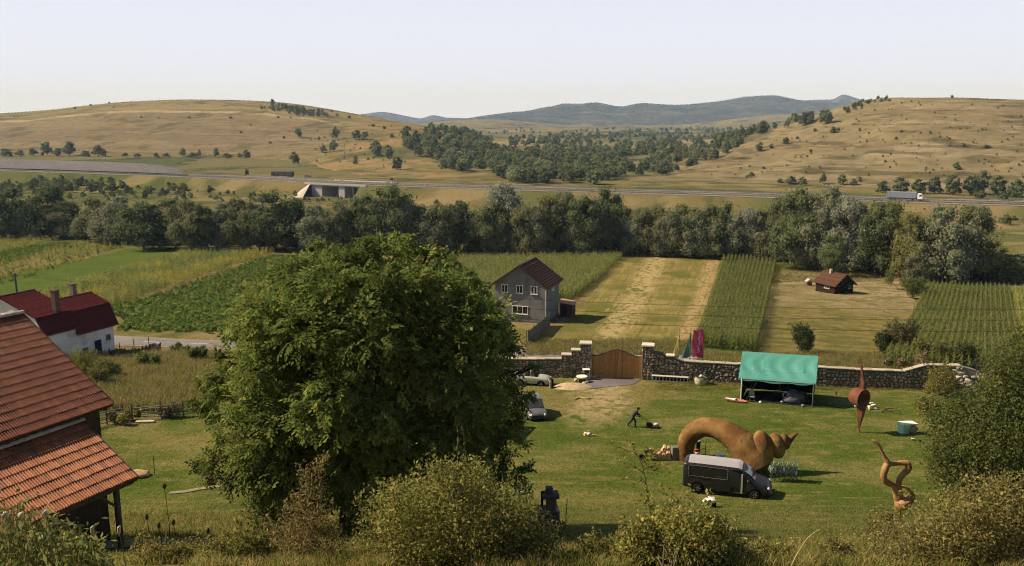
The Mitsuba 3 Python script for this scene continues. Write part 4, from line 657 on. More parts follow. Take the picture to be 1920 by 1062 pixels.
# ---------------------------------------------------------------- stone wall and gate
STONE = [(.33, .28, .205), (.40, .345, .25), (.25, .215, .165), (.46, .40, .29), (.36, .27, .19), (.30, .26, .21)]
def rock(mb, c, size, rng, col):
    import trimesh
    p = sph(rng, 10) * rng.uniform(.75, 1.0, (10, 1)); p = np.sign(p) * np.abs(p) ** .6; h = trimesh.convex.convex_hull(p * np.asarray(size) / 2); v, f = np.array(h.vertices), np.array(h.faces); v = v @ rotz(rng.uniform(-.25, .25)).T + np.asarray(c)
    return mb.add(v[f].reshape(-1, 3), np.arange(len(f) * 3).reshape(-1, 3), np.asarray(col) * rng.uniform(.7, 1.3))
def masonry(parent, p0, p1, h0, h1, thick, rng, name='stones', cap=True, both=False, zb=-.3):
    """A length of rubble wall from p0 to p1 (ground points), height h0 to h1: core, face stones, coping pieces."""
    d = (p1 - p0)[:2]; L = np.linalg.norm(d); a = np.array([d[0] / L, d[1] / L, 0]); nrm = np.array([a[1], -a[0], 0]);
    if nrm[1] > 0: nrm = -nrm
    R = np.stack([a, -nrm, [0, 0, 1]], 1); n = max(2, int(L / 1.5)); core = MB()
    ga = lambda t: gz(*(p0 + (p1 - p0) * t)[:2])
    P = [[p0 + (p1 - p0) * t + nrm * o + [0, 0, 0] for t in np.linspace(0, 1, n + 1)] for o in (thick / 2, -thick / 2)]
    for o in (0, 1):
        g = [[np.array([q[0], q[1], ga(t) + (zb if z == 0 else h0 + (h1 - h0) * t - .06)]) for q, t in zip(P[o], np.linspace(0, 1, n + 1))] for z in (0, 1)]; core.grid(g, (.10, .09, .075))
    tp = [[np.array([q[0], q[1], ga(t) + h0 + (h1 - h0) * t - .06]) for q, t in zip(P[o], np.linspace(0, 1, n + 1))] for o in (0, 1)]; core.grid(tp, (.14, .13, .11))
    for t in (0, 1): q0, q1 = P[0][t * n], P[1][t * n]; z0, z1 = ga(t) + zb, ga(t) + (h0, h1)[t] - .06; core.quad([*q0[:2], z0], [*q1[:2], z0], [*q1[:2], z1], [*q0[:2], z1], (.14, .13, .11))
    part(parent, 'core', core, 'matte'); st = MB()
    for side in ((1, -1) if both else (1,)):
        z = .08
        while z < max(h0, h1) - .1:
            u = rng.uniform(0, .2); rh = rng.uniform(.20, .34)
            while u < L:
                w = rng.uniform(.22, .55); t = min(1, (u + w / 2) / L); hh = h0 + (h1 - h0) * t
                if z + rh * .5 < hh - .02: q = p0 + (p1 - p0) * t; c = np.array([q[0], q[1], 0]) + nrm * side * (thick / 2 - .02); rock(st, (c[0], c[1], ga(t) + z + rng.uniform(-.03, .03)), (w * 1.02, .22, rh * 1.05), rng, STONE[rng.randint(6)])
                u += w
            z += rh * .96
    part(parent, name, st, 'matte', kind='stuff', label='rubble stones of the wall face')
    if cap:
        u = 0.0
        while u < L - .1:
            w = min(rng.uniform(.7, 1.3), L - u); t = (u + w / 2) / L; q = p0 + (p1 - p0) * t
            part(parent, 'coping_stone', MB().box((q[0], q[1], ga(t) + h0 + (h1 - h0) * t + rng.uniform(-.02, .03)), (w * .985, thick + .18 + rng.uniform(-.06, .06), .12), np.array([.43, .385, .31]) * rng.uniform(.85, 1.12), R @ roty(-math.atan2(h1 - h0, L)), bev=.03), 'matte'); u += w
    return R
rw = np.random.RandomState(40)
g1, g2 = gp(1106, 708.5), gp(1205, 710.5)                      # inner feet of the gate pillars
wl0 = gp(800, 699)
wk = thing('stone_wall', 'rubble stone garden wall with stepped end left of the gate', 'wall')
dl = unit(g1 - wl0); pw = lambda s: g1 - dl * s
masonry(wk, wl0, pw(2.95), 1.95, 2.05, .5, rw)
for s0, s1, h in ((2.95, 1.95, 2.5), (1.95, 1.0, 3.0)): masonry(wk, pw(s0), pw(s1), h, h, .55, rw, cap=False); q = pw((s0 + s1) / 2); part(wk, 'cap_slab', MB().box((q[0], q[1], gz(*q[:2]) + h + .02), (s0 - s1 + .12, .85, .16), (.50, .45, .37), frame(q, dl)[1], bev=.03), 'matte')
masonry(wk, pw(1.0), pw(-.05), 3.7, 3.7, .95, rw, cap=False, both=True); q = pw(.48); part(wk, 'cap_slab', MB().box((q[0], q[1], gz(*q[:2]) + 3.77), (1.3, 1.2, .18), (.54, .49, .41), frame(q, dl)[1], bev=.03), 'matte')
part(wk, 'quoin_edge', MB().box(pw(-.09) * [1, 1, 0] + [0, 0, gz(*g1[:2]) + 1.5], (.08, .9, 3.0), (.46, .42, .35), frame(q, dl)[1]), 'matte')
wk = thing('stone_wall', 'long rubble stone garden wall right of the gate, rising at its far end', 'wall')
wr = [gp(1381, 718), gp(1545, 724), gp(1690, 729), gp(1730, 730), gp(1795, 732)]; dr2 = unit(wr[0] - g2); pr_ = lambda s: g2 + dr2 * s
masonry(wk, pr_(-.05), pr_(1.0), 3.6, 3.6, .95, rw, cap=False, both=True); q = pr_(.48); part(wk, 'cap_slab', MB().box((q[0], q[1], gz(*q[:2]) + 3.67), (1.3, 1.2, .18), (.64, .58, .49), frame(q, dr2)[1], bev=.03), 'matte')
part(wk, 'quoin_edge', MB().box(pr_(-.09) * [1, 1, 0] + [0, 0, gz(*g2[:2]) + 1.55], (.08, .9, 3.1), (.50, .45, .38), frame(q, dr2)[1]), 'matte')
masonry(wk, pr_(1.0), pr_(2.1), 3.05, 2.95, .55, rw, cap=False); masonry(wk, pr_(2.1), pr_(3.2), 2.65, 2.55, .55, rw, cap=False)
q = pr_(2.75); part(wk, 'cap_slab', MB().box((q[0], q[1], gz(*q[:2]) + 2.66), (.9, .8, .16), (.64, .58, .49), frame(q, dr2)[1], bev=.03), 'matte'); masonry(wk, pr_(3.2), pr_(4.1), 2.45, 2.2, .5, rw)
masonry(wk, pr_(4.1), wr[0], 2.15, 2.0, .5, rw); masonry(wk, wr[0], wr[1], 2.0, 1.95, .5, rw); masonry(wk, wr[1], wr[2], 1.95, 1.85, .5, rw); masonry(wk, wr[2], wr[3], 1.85, 2.5, .5, rw); masonry(wk, wr[3], wr[4], 2.5, 2.6, .5, rw)
# broken end of the wall: big pale boulders going down, a slab behind
k = thing('ruined_wall_end', 'tumbled pale boulders and grey slab at the right end of the stone wall', 'wall')
for i in range(34):
    t = i / 33; x, y = 1788 + 36 * t + rw.uniform(-7, 7), 683 + 58 * t + rw.uniform(-5, 5); s = rw.uniform(.35, .75); part(k, 'boulder', rock(MB(), at(x, y, 81.0 - 2.2 * t + rw.uniform(-.3, .3)), (s * 1.1, s, s * .9), rw, (.42, .385, .31)), 'matte')
q = at(1806, 722, 81.6); part(k, 'core', MB().box((q[0], q[1], gz(q[0], q[1]) + 1.0), (1.5, .8, 2.3), (.26, .235, .19), roty(.25)), 'matte')
q = at(1838, 708, 80.5); part(k, 'slab', MB().box(q, (2.2, 1.5, .14), (.36, .33, .31), rotx(-.15) @ roty(.08), bev=.02), 'matte'); part(k, 'slab_wall', MB().box((q[0], q[1] + .2, gz(q[0], q[1]) + (q[2] - gz(q[0], q[1])) / 2 - .1), (2.0, .9, q[2] - gz(q[0], q[1]) - .1), (.28, .25, .21)), 'matte')
q0, q1 = at(1779, 745, 78.0), at(1808, 719, 79.6); solo('leaning_pole', MB().tube([q0, q1], .07, (.36, .33, .29), 6), 'matte', 'pale wooden pole leaning against the tumbled wall end', 'pole', smooth=True)
# wooden double gate
gk = thing('wooden_gate', 'tall double wooden gate of brown vertical planks with curved top', 'gate'); ga_, gb_ = g1 + dl * .12, g2 - dr2 * .12; gd = gb_ - ga_; GL = np.linalg.norm(gd[:2]); WG, RG = frame(ga_ * [1, 1, 0], gd); gzz = max(gz(*ga_[:2]), gz(*gb_[:2])) + .06; rg = np.random.RandomState(9); N = 22
for leaf in (0, 1):
    lk = num(gk + '__leaf'); fr_ = MB(); u0, u1 = leaf * GL / 2 + .03, (leaf + 1) * GL / 2 - .03
    for z in (.35, 1.9): fr_.box(WG((u0 + u1) / 2, .06, gzz + z), (u1 - u0, .06, .18), (.15, .07, .03), RG)
    fr_.tube([WG(u0 + .05, .07, gzz + .4), WG(u1 - .05, .07, gzz + 1.9)], .06, (.15, .07, .03), 4); scene[lk] = ply(fr_, 'gate_wood')
    for i in range(N // 2):
        u = u0 + (i + .5) * (u1 - u0) / (N // 2); x = abs(u - GL / 2) / (GL / 2); h = 2.25 + .72 * (math.cos(min(1, x * 1.15) * math.pi) * .5 + .5) ** .9
        part(lk, 'plank', MB().box(WG(u, 0, gzz + h / 2), ((u1 - u0) / (N // 2) * .95, .05, h), np.array([.38, .185, .062]) * rg.uniform(.72, 1.2), RG, bev=.012), 'gate_wood')
    part(lk, 'top_rail', MB().tube([WG(u0 + (u1 - u0) * t, -.01, gzz + .04 + 2.25 + .72 * (math.cos(min(1, abs(u0 + (u1 - u0) * t - GL / 2) / (GL / 2) * 1.15) * math.pi) * .5 + .5) ** .9) for t in np.linspace(0, 1, 12)], .06, (.10, .05, .025), 6), 'gate_wood', True)
part(gk, 'meeting_post', MB().box(WG(GL / 2, -.05, gzz + 1.55), (.14, .07, 3.1), (.30, .16, .065), RG), 'gate_wood'); part(gk, 'latch', MB().box(WG(GL / 2, -.11, gzz + 2.35), (.05, .04, 1.1), (.36, .22, .10), RG), 'matte')
scene['gate_wood'] = bumped(two({'type': 'principled', 'base_color': VC, 'roughness': .6, 'specular': .3}), lambda p, n, uv: fbm(p.x * 14, p.y * 14, p.z * 1.5, 3), .015, .01) if False else two({'type': 'principled', 'base_color': VC, 'roughness': .6, 'specular': .3})
S = sheet([gp(1104, 711), gp(1204, 712), gp(1186, 722), gp(1096, 731)], .04, 20, 20); struct('gate_apron', MB().grid(S, (.3, .28, .27)), 'rubble', 'grey worn apron in front of the gate')

# ---------------------------------------------------------------- things along the wall
q = gp(1074, 708); k = thing('green_bin', 'dark green bin with a white bucket on top left of the gate', 'bin'); mb = MB().tube([q, q + [0, 0, .95]], [.38, .42], (.03, .055, .035), 12); part(k, 'body', mb, 'satin', True); part(k, 'lid', MB().box(q + [0, 0, .99], (.95, .85, .08), (.025, .05, .03), bev=.02), 'satin')
solo('bucket', MB().tube([q + [0, 0, 1.03], q + [-.02, 0, 1.45], q + [-.02, 0, 1.47]], [.24, .30, .33], (.72, .68, .58), 12), 'satin', 'pale bucket standing on the dark green bin', 'bucket', smooth=True)
q = gp(1085, 708); k = thing('dark_bin', 'dark waste bin between the green bin and the white table', 'bin'); part(k, 'body', MB().box(q + [0, 0, .5], (.75, .7, 1.0), (.03, .04, .035), bev=.05), 'satin'); part(k, 'lid', MB().box(q + [0, 0, 1.04], (.85, .8, .10), (.10, .11, .10), rotx(.08), bev=.03), 'satin')
q = gp(1099, 712); k = thing('white_table', 'small white plastic table beside the left gate pillar', 'table'); part(k, 'top', MB().box(q + [0, 0, 1.1], (.75, .6, .07), (.75, .72, .66), bev=.02), 'satin')
for sx in (-.3, .3):
    for sy in (-.24, .24): part(k, 'leg', MB().box(q + [sx, sy, .54], (.07, .07, 1.06), (.68, .66, .6)), 'satin')
q = gp(1091, 717); k = thing('wash_basin', 'shallow white basin on a dark stand in front of the bins', 'basin'); part(k, 'bowl', MB().tube([q + [0, 0, .42], q + [0, 0, .48], q + [0, 0, .62], q + [0, 0, .66]], [.35, .50, .60, .55], (.74, .72, .66), 16), 'satin', True); part(k, 'stand', MB().box(q + [0, 0, .21], (.7, .55, .42), (.05, .05, .045)), 'matte')
# heap of sand and broken stones
q = gp(1074, 726); mb = MB(); th, rr = np.meshgrid(np.linspace(0, 2 * np.pi, 49), np.linspace(0, 1, 14)); hx, hy = q[0] + np.cos(th) * rr * 2.2, q[1] + np.sin(th) * rr * 1.5; hz = G(hx, hy) + .03 + .42 * np.clip(1 - rr ** 1.5, 0, 1) * (.65 + .7 * meshkit.fbm(np.stack([hx * 1.5, hy * 1.5, 0 * hx], -1), 4, 3)) - .10 * rr ** 4; mb.grid(np.stack([hx, hy, hz], -1), (.5, .4, .25))
scene['sand'] = two({'type': 'diffuse', 'reflectance': proc(lambda p, n, uv: mix(C3(.36, .27, .15), C3(.54, .43, .28), fbm(p.x * 2.5, p.y * 2.5, 0, 4)) * (.8 + .4 * noise(p.x * 18, p.y * 18)))})
solo('sand_heap', mb, 'sand', 'low heap of pale yellow sand left of the gate', 'sand heap', smooth=True)
for i, (x, y, w) in enumerate([(1080, 716, .5), (1088, 717, .45), (1097, 717, .5), (1094, 722, .4), (1100, 719, .35)]):
    q = gp(x, y); solo('rubble_block', rock(MB(), q + [0, 0, .16], (w * 1.3, w, w * .8), rw, (.60, .54, .42)), 'matte', f'pale broken block lying behind the sand heap, {["leftmost", "second from the left", "right of the middle", "nearest to the sand", "rightmost and smallest"][i]}', 'block', 'broken blocks at the sand heap')
solo('straw_trail', (lambda m: [m.tube([gp(x, y) + [0, 0, .05] for x, y in ((1077, 751), (1084, 747), (1094, 748), (1104, 749), (1107, 747))], [.05, .11, .13, .12, .05], (.42, .34, .18), 6), m][1])(MB()), 'matte', 'thin ridge of raked straw on the worn track', 'straw', smooth=True)
for i, (x, y, w, c) in enumerate([(1099, 817, .45, (.62, .46, .32)), (1107, 818, .5, (.70, .62, .48)), (1104, 813, .35, (.55, .42, .30)), (1113, 819, .3, (.5, .36, .24))]):
    q = gp(x, y); solo('loose_stone', rock(MB(), q + [0, 0, .12], (w * 1.2, w, w * .8), rw, c), 'matte', f'{["orange tinted stone", "pale stone", "brownish stone at the back", "small brown stone at the right end"][i]} of the little group lying on the lawn', 'stone', 'stones lying on the lawn')
# slatted bench at the foot of the wall
o = gp(1256, 717); k = thing('long_bench', 'long low whitish bench with open slatted front under the right wall', 'bench'); W, R = frame(o * [1, 1, 0], dr2); z = gz(*o[:2]); part(k, 'seat', MB().box(W(0, 0, z + .62), (3.7, .45, .07), (.50, .47, .40), R, bev=.02), 'matte'); part(k, 'foot_rail', MB().box(W(0, -.15, z + .12), (3.6, .08, .10), (.40, .37, .32), R), 'matte')
for i in range(11): part(k, 'slat', MB().box(W(-1.75 + i * .35, -.15, z + .36), (.10, .06, .46), (.42, .39, .33), R), 'matte')
part(k, 'back_board', MB().box(W(0, .18, z + .33), (3.6, .04, .55), (.03, .03, .028), R), 'matte')
# round stone trough with a ball
q = gp(1314, 721); k = thing('stone_trough', 'round pale stone trough at the foot of the flagpoles', 'trough'); part(k, 'body', MB().tube([q + [0, 0, -.05], q + [0, 0, .15], q + [0, 0, .6], q + [0, 0, .82], q + [0, 0, .84], q + [0, 0, .72]], [.5, .6, .68, .62, .5, .44], (.50, .44, .35), 18), 'matte', True)
mb = MB(); rg = np.random.RandomState(3)
for i in range(60): a = rg.uniform(0, 6.28); r = .5 + rg.uniform(-.1, .15); p = q + [math.cos(a) * r, math.sin(a) * r, .80]; leaf_cloud(mb, p[None] + rg.normal(size=(6, 3)) * .08, sph(rg, 6), .2, rg, (.03, .05, .015))
part(k, 'planting', mb, 'leaf', kind='stuff'); solo('white_ball', MB().ball(q + [0, 0, .86], .17, (.72, .70, .66), 8), 'satin', 'white ball on top of the stone trough', 'ball', smooth=True)
# flags
def flag(x, yb, yt, label, col, kind, wd):
    q = gp(x, yb); z1 = at(x, yt, q[1])[2]; k = thing('flag', label, 'flag', 'flags behind the stone wall'); part(k, 'pole', MB().tube([q, [q[0], q[1], z1]], [.055, .035], (.14, .13, .12), 7), 'satin', True)
    n = 26; m = 8; s = np.linspace(0, 1, n)[:, None]; t = np.linspace(0, 1, m)[None]; H = 2.9 if kind == 'banner' else 2.9
    if kind == 'banner': X = -wd * t + .04 * np.sin(s * 9) ; Zz = z1 - .1 - s * H + .06 * np.sin(t * 7 + s * 3); Yy = .10 * np.sin(t * 6 + s * 5)
    else: X = -(t * (.10 + wd * s ** 1.2)); Zz = z1 - .15 - s * H - t * .55 * (1 - s * .5); Yy = .12 * np.sin(t * 9 + s * 2) * (.3 + s)
    P = np.stack([q[0] + X + 0 * s, q[1] - .06 + Yy + 0 * t, Zz + 0 * X], -1); C_ = np.broadcast_to(col, P.shape).copy(); part(k, 'cloth', MB().grid(P, C_ * .7), 'leaf', True)
    if kind == 'banner':
        rg = np.random.RandomState(4); mb = MB()
        for i in range(13):
            zz = z1 - .42 - i * .175; 
            for j in range(rg.randint(1, 3)): xx = -wd * .46 + rg.uniform(-.1, .1) + j * .12; yy = .10 * math.sin((-xx / wd) * 6 + (z1 - .1 - zz) / H * 5); mb.box((q[0] + xx, q[1] - .075 + yy - .012, zz), (.08 + rg.uniform(0, .08), .012, .05 + rg.uniform(0, .05)), (.75, .62, .68))
        part(k, 'lettering', mb, 'matte', kind='stuff', label='column of small white vertical lettering')
flag(1271, 702, 617, 'limp pale yellow flag on the leftmost pole', (.55, .47, .17), 'limp', .75); flag(1292, 706, 616, 'limp blue green flag on the middle pole', (.10, .18, .165), 'limp', .95); flag(1316, 711, 617, 'crimson vertical banner with white writing on the rightmost pole', (.30, .045, .10), 'banner', 1.12)
# power line: two poles and wires along the road
k0 = gp(36, 590); pk = thing('power_pole', 'grey concrete power pole behind the white house', 'pole'); zt = at(36, 512, k0[1])[2]; part(pk, 'shaft', MB().tube([k0, [k0[0], k0[1], zt]], [.22, .15], (.10, .115, .11), 8), 'matte', True); part(pk, 'crossarm', MB().box((k0[0], k0[1], zt - .5), (1.6, .12, .12), (.10, .10, .10)), 'matte')
w0 = at(-260, 560, 150); w1 = np.array([k0[0], k0[1], zt - .4])
def wire(a, b, sag, label, r=.025): t = np.linspace(0, 1, 30)[:, None]; p = a + (b - a) * t; p[:, 2] -= sag * 4 * (t * (1 - t))[:, 0]; solo('power_line', MB().tube(p, r, (.05, .05, .045), 4), 'matte', label, 'wire', 'power lines')
wire(w0, w1, .6, 'thin pale wire reaching the concrete power pole from the left', .03)
pm = gp(830, 668); zm = -20.2; k = thing('power_pole', 'wooden power pole hidden behind the walnut tree', 'pole'); part(k, 'shaft', MB().tube([pm, [pm[0], pm[1], zm + .3]], [.16, .11], (.16, .13, .10), 8), 'matte', True); part(k, 'crossarm', MB().box((pm[0], pm[1], zm), (1.8, .1, .1), (.14, .12, .09)), 'matte')
pe = np.array([92., 88., -18.5])
for i, dz in enumerate((0, -1.3, -2.6)): wire(np.array([pm[0], pm[1], zm - dz * 0 + (0, -1.1, -2.4)[i]]), pe + [0, 0, dz], 1.3, f'{["upper", "middle", "lower"][i]} thin power line crossing in front of the fields', .022)
wire(w1, np.array([pm[0], pm[1], zm]), .9, 'thin wire running from the concrete pole towards the walnut tree', .02)
q = gp(1167, 668); solo('thin_pole', MB().tube([q, q + [0, 0, 2.3]], .05, (.12, .11, .09), 5), 'matte', 'thin dark pole standing behind the wooden gate', 'pole')

# ---------------------------------------------------------------- tarpaulin tent
tk = thing('tarpaulin_tent', 'big open tent with turquoise green tarpaulin roof by the stone wall', 'tent')
a, b = gp(1389, 753), gp(1523, 764); W, R = frame(a * [1, 1, 0], b - a); TLn = float(np.linalg.norm((b - a)[:2])); tz = gz(*a[:2]); tz2 = gz(*b[:2]); D = 4.6; HE = 2.25; HR = 4.2
TEAL = np.array([.08, .30, .255]); nu, nv = 60, 30
u = np.linspace(-.05, 1.03, nu)[:, None]; v = np.linspace(0, 1, nv)[None]
def tent_roof(sign):
    y = (D / 2) * (1 - v) if sign < 0 else D / 2 + (D / 2) * v; x = u * TLn * (1 if sign > 0 else 1) + 0 * v; base = tz + (tz2 - tz) * u; h = base + HR - (HR - HE) * v
    uu = np.clip(u, 0, 1); sag = -.16 * np.sin(np.pi * np.clip(v, 0, 1)) * np.sin(np.pi * uu) - .10 * np.sin(np.pi * uu) * (v > .97)
    fold = .045 * np.sin((u * 13 + v * 2) * 2.2 + 3 * np.sin(v * 5)) * np.sin(np.pi * v) + .10 * np.exp(-((v - .62) / .012) ** 2) * (uu > .12) * (uu < .86) - .10 * np.exp(-((v - .33) / .012) ** 2) * (uu > .14) * (uu < .8) + .09 * np.exp(-((u - .84) / .008) ** 2) * (v > .33) * (v < .64) + .04 * np.exp(-((u - .15 - (.62 - v) * .4) / .01) ** 2) * (v < .6)+ .035 * np.exp(-((u - .28) / .008) ** 2) * (v > .3) * (v < .6)
    return np.stack([x, y + 0 * u, h + sag + fold], -1)
wr3 = lambda P: np.array([0, 0, 0]) + P[..., :1] * R[:, 0] + P[..., 1:2] * R[:, 1] + P[..., 2:] * R[:, 2] + np.array([a[0], a[1], 0])
part(tk, 'roof', MB().grid(wr3(tent_roof(-1)), TEAL), 'tarp', True); part(tk, 'roof', MB().grid(wr3(tent_roof(1)), TEAL), 'tarp', True)
scene['tarp'] = two({'type': 'principled', 'base_color': VC, 'roughness': .45, 'specular': .4})
val = tent_roof(-1)[:, -1]; val2 = val.copy(); val2[:, 2] -= .16 + .06 * np.sin(np.linspace(0, 17, nu)); val2[:, 1] -= .03; part(tk, 'front_valance', MB().grid(wr3(np.stack([val, val2], 0)), TEAL * .9), 'tarp', True)
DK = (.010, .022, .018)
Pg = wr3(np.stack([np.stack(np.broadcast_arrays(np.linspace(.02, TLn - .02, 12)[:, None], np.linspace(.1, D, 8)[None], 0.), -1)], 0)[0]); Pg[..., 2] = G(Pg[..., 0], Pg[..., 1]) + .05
part(tk, 'groundsheet', MB().grid(Pg, (.03, .035, .03)), 'matte')  # added dark sheet standing for the shade on the tent floor
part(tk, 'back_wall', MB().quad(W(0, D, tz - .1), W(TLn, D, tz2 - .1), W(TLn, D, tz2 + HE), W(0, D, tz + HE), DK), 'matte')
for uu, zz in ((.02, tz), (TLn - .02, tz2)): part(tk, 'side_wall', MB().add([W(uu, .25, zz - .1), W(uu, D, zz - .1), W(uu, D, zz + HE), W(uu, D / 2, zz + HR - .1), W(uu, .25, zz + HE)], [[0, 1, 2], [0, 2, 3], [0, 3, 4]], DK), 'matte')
for uu, zz, y, c in ((0, tz, 0, (.62, .60, .55)), (TLn, tz2, 0, (.10, .11, .10)), (TLn / 2, (tz + tz2) / 2, D, (.2, .2, .2)), (0, tz, D, (.2, .2, .2)), (TLn, tz2, D, (.2, .2, .2))): part(tk, 'post', MB().tube([W(uu, y, zz), W(uu, y, zz + HE)], .06, c, 8), 'satin', True)
part(tk, 'ridge_pole', MB().tube([W(-.2, D / 2, tz + HR - .08), W(TLn + .1, D / 2, tz2 + HR - .08)], .05, (.2, .2, .2), 7), 'satin', True); part(tk, 'eave_pole', MB().tube([W(-.1, 0, tz + HE - .06), W(TLn + .1, 0, tz2 + HE - .06)], .04, (.2, .2, .2), 7), 'satin', True)
q0 = W(.45, .5, tz + .1); solo('leaning_plank', MB().tube([q0, W(1.35, 1.4, tz + 1.9)], .06, (.20, .18, .15), 5), 'matte', 'grey plank leaning inside the left side of the tent', 'plank')
q = W(-.35, -.35, tz); k = thing('small_boat', 'flat red and white plastic boat lying at the left front corner of the tent', 'boat'); R2 = R @ rotz(-.15)
hull = lambda sc, z: [q + R2 @ np.array([1.05 * sc * math.cos(t) * (1.0 if math.cos(t) > 0 else 1.15), .36 * sc * math.sin(t), z]) for t in np.linspace(0, 2 * np.pi, 21)]
part(k, 'hull', MB().grid([hull(.55, .02), hull(.9, .10), hull(1, .22), hull(.93, .24), hull(.7, .12), hull(.02, .11)], (.40, .14, .12)), 'paint', True); part(k, 'bow_cover', MB().grid([[q + R2 @ np.array([-1.2 + .1 * i + .2, (.04 + .028 * i) * s, .25 + .05 * (1 - abs(s))]) for s in np.linspace(-1, 1, 7)] for i in range(10)], (.74, .70, .66)), 'paint', True)
k = thing('folding_chair', 'pale folding chair just inside the left side of the tent', 'chair'); q = W(.95, .55, tz); part(k, 'seat', MB().box(q + [0, 0, .42], (.45, .42, .05), (.34, .35, .31), R), 'satin'); part(k, 'backrest', MB().box(q + [0, .22, .72], (.45, .05, .5), (.30, .31, .28), R @ rotx(-.2)), 'satin')
for sx in (-.2, .2):
    for sy in (-.18, .18): part(k, 'leg', MB().tube([q + R @ np.array([sx, sy, 0]), q + R @ np.array([sx, -sy * .6, .42])], .02, (.3, .3, .28), 5), 'satin')
k = thing('covered_bundle', 'blue grey covered heap inside the right side of the tent', 'bundle'); q = W(TLn - 1.5, .9, tz2); part(k, 'cover', MB().ball(q + [0, 0, .45], (1.0, .6, .75), (.11, .115, .15), 14, 5, .35), 'matte', True); part(k, 'ring', MB().tube([q + R @ np.array([-.85 + .26 * math.cos(t), -.45, .72 + .26 * math.sin(t)]) for t in np.linspace(0, 6.283, 15)], .05, (.30, .30, .34), 6, False), 'satin', True)
for i, (uu, vv, r, c, lab) in enumerate(((3.6, .6, .16, (.55, .56, .56), 'round pale grey pot inside the middle of the tent'), (1.75, -.05, .14, (.7, .68, .62), 'small white stone at the front edge of the tent'), (5.45, -.1, .17, (.22, .25, .22), 'greyish stone at the right front edge of the tent'))): q = W(uu, vv, tz + (tz2 - tz) * uu / TLn); solo('pot' if i == 0 else 'edge_stone', MB().ball(q + [0, 0, r * .7], (r, r, r * .8), c, 7, i, .2), 'matte', lab, 'pot' if i == 0 else 'stone', smooth=True)
# twigs on the lawn right of the tent
q = gp(1568, 741); k = thing('twig', 'little dry twig sticking out of the lawn behind the rusty sculpture', 'twig'); 
for dx, h in ((-.28, .5), (.1, .45), (.0, .7)): part(k, 'shoot', MB().tube([q, q + [dx, 0, h]], [.03, .012], (.09, .08, .05), 5), 'matte')
# ---------------------------------------------------------------- sculptures
def sweep(mb, pts, rad, col, n=90, sides=22, bump=0.0, seed=0, flat=1.0):
    pts = np.array(pts, float); s = np.concatenate([[0], np.cumsum(np.linalg.norm(np.diff(pts, axis=0), axis=1))]); q = np.linspace(0, s[-1], n)
    P = PchipInterpolator(s, pts)(q) if len(pts) < 40 else np.stack([np.interp(q, s, pts[:, k]) for k in range(3)], 1); r = PchipInterpolator(s, rad)(q); m = MB(); m.tube(P, r, col, sides)
    if bump: v = m.v[0]; c = np.repeat(P, sides, 0); d = (v - c); k = 1 + bump * (meshkit.fbm(v * 1.6 + seed, 4, 2) - .5)[:, None] * 2; m.v[0] = c + d * k
    for v, f, c in zip(m.v, m.f, m.c): mb.v.append(v); mb.f.append(f + mb.n); mb.c.append(c)
    mb.n += m.n; return mb
def rust(a, b, sc, grain):
    return lambda p, n, uv: mix(mix(C3(*a), C3(*b), smoothstep(.3, .68, fbm(p.x * sc, p.y * sc, p.z * sc, 4))), C3(*(q * .5 for q in a)), smoothstep(.62, .8, fbm(p.x * sc * 3, p.y * sc * 3, p.z * sc * .8 + 5, 3)) * .7) * (.8 + .4 * noise(p.x * grain, p.y * grain, p.z * grain * .5))
scene['fibre'] = two(bumped({'type': 'diffuse', 'reflectance': proc(rust((.29, .178, .066), (.14, .074, .031), .75, 22))}, lambda p, n, uv: fbm(p.x * 9, p.y * 9, p.z * 4, 3), .045, .02))
scene['rust'] = two({'type': 'principled', 'base_color': proc(rust((.22, .085, .045), (.13, .050, .032), 2.2, 30)), 'roughness': .75, 'specular': .25})
scene['carved'] = two({'type': 'principled', 'base_color': proc(rust((.37, .23, .095), (.27, .15, .062), 2.0, 24)), 'roughness': .6, 'specular': .35})
b0 = gp(1286, 862); b1 = gp(1418, 886); cdir = unit((b1 - b0) * [1, 1, 0])
def onp(x, y, yb=None):                           # a point of the upright plane in which the big horn stands
    d = ray(x, y); n = np.cross(cdir, [0, 0, 1]); return d * ((b0 @ n) / (d @ n))
PXM = 1600 / (b0[1] * math.cos(PITCH) - b0[2] * math.sin(PITCH))      # survey pixels per metre there
hk = thing('horn_sculpture', 'huge brown horn shaped sculpture arching from the grass into a spiral shell with pointed tip', 'sculpture')
arch = [(1285, 868, 14), (1285, 850, 15), (1287, 832, 16), (1294, 817, 17), (1307, 806, 17.5), (1322, 801, 17.5), (1340, 803, 18.5), (1358, 810, 20.5), (1376, 821, 23.5), (1391, 834, 27), (1402, 848, 28), (1411, 862, 30), (1417, 874, 31)]
mb = MB(); sweep(mb, [onp(x, y) for x, y, r in arch], [r / PXM for *_, r in arch], (.3, .2, .1), 120, 30, .035, 1); part(hk, 'arch', mb, 'fibre', True, label='smooth thick arch of the horn')
hat = lambda x, y, dy: at(x, y, onp(x, y)[1] + dy)
for n_, (x, y, rx, rz_, dy, tl) in enumerate([(1430, 841, 19, 34, .25, -.20), (1456, 836, 14.5, 24, .75, -.25), (1472, 828.5, 9, 15.5, 1.1, -.28)]):
    c_ = hat(x, y, dy); m_ = MB().ball((0, 0, 0), (rx / PXM, rx / PXM * 1.05, rz_ / PXM), (.3, .2, .1), 22, n_ + 4, .05); v_ = m_.v[0]; v_ = v_ * (1 + .10 * np.clip(v_[:, 2:] / (rz_ / PXM), -1, 1) * np.array([-1, 0, 0])); part(hk, 'whorl', MB().add(v_ @ roty(tl).T + c_, m_.f[0], (.3, .2, .1)), 'fibre', True)
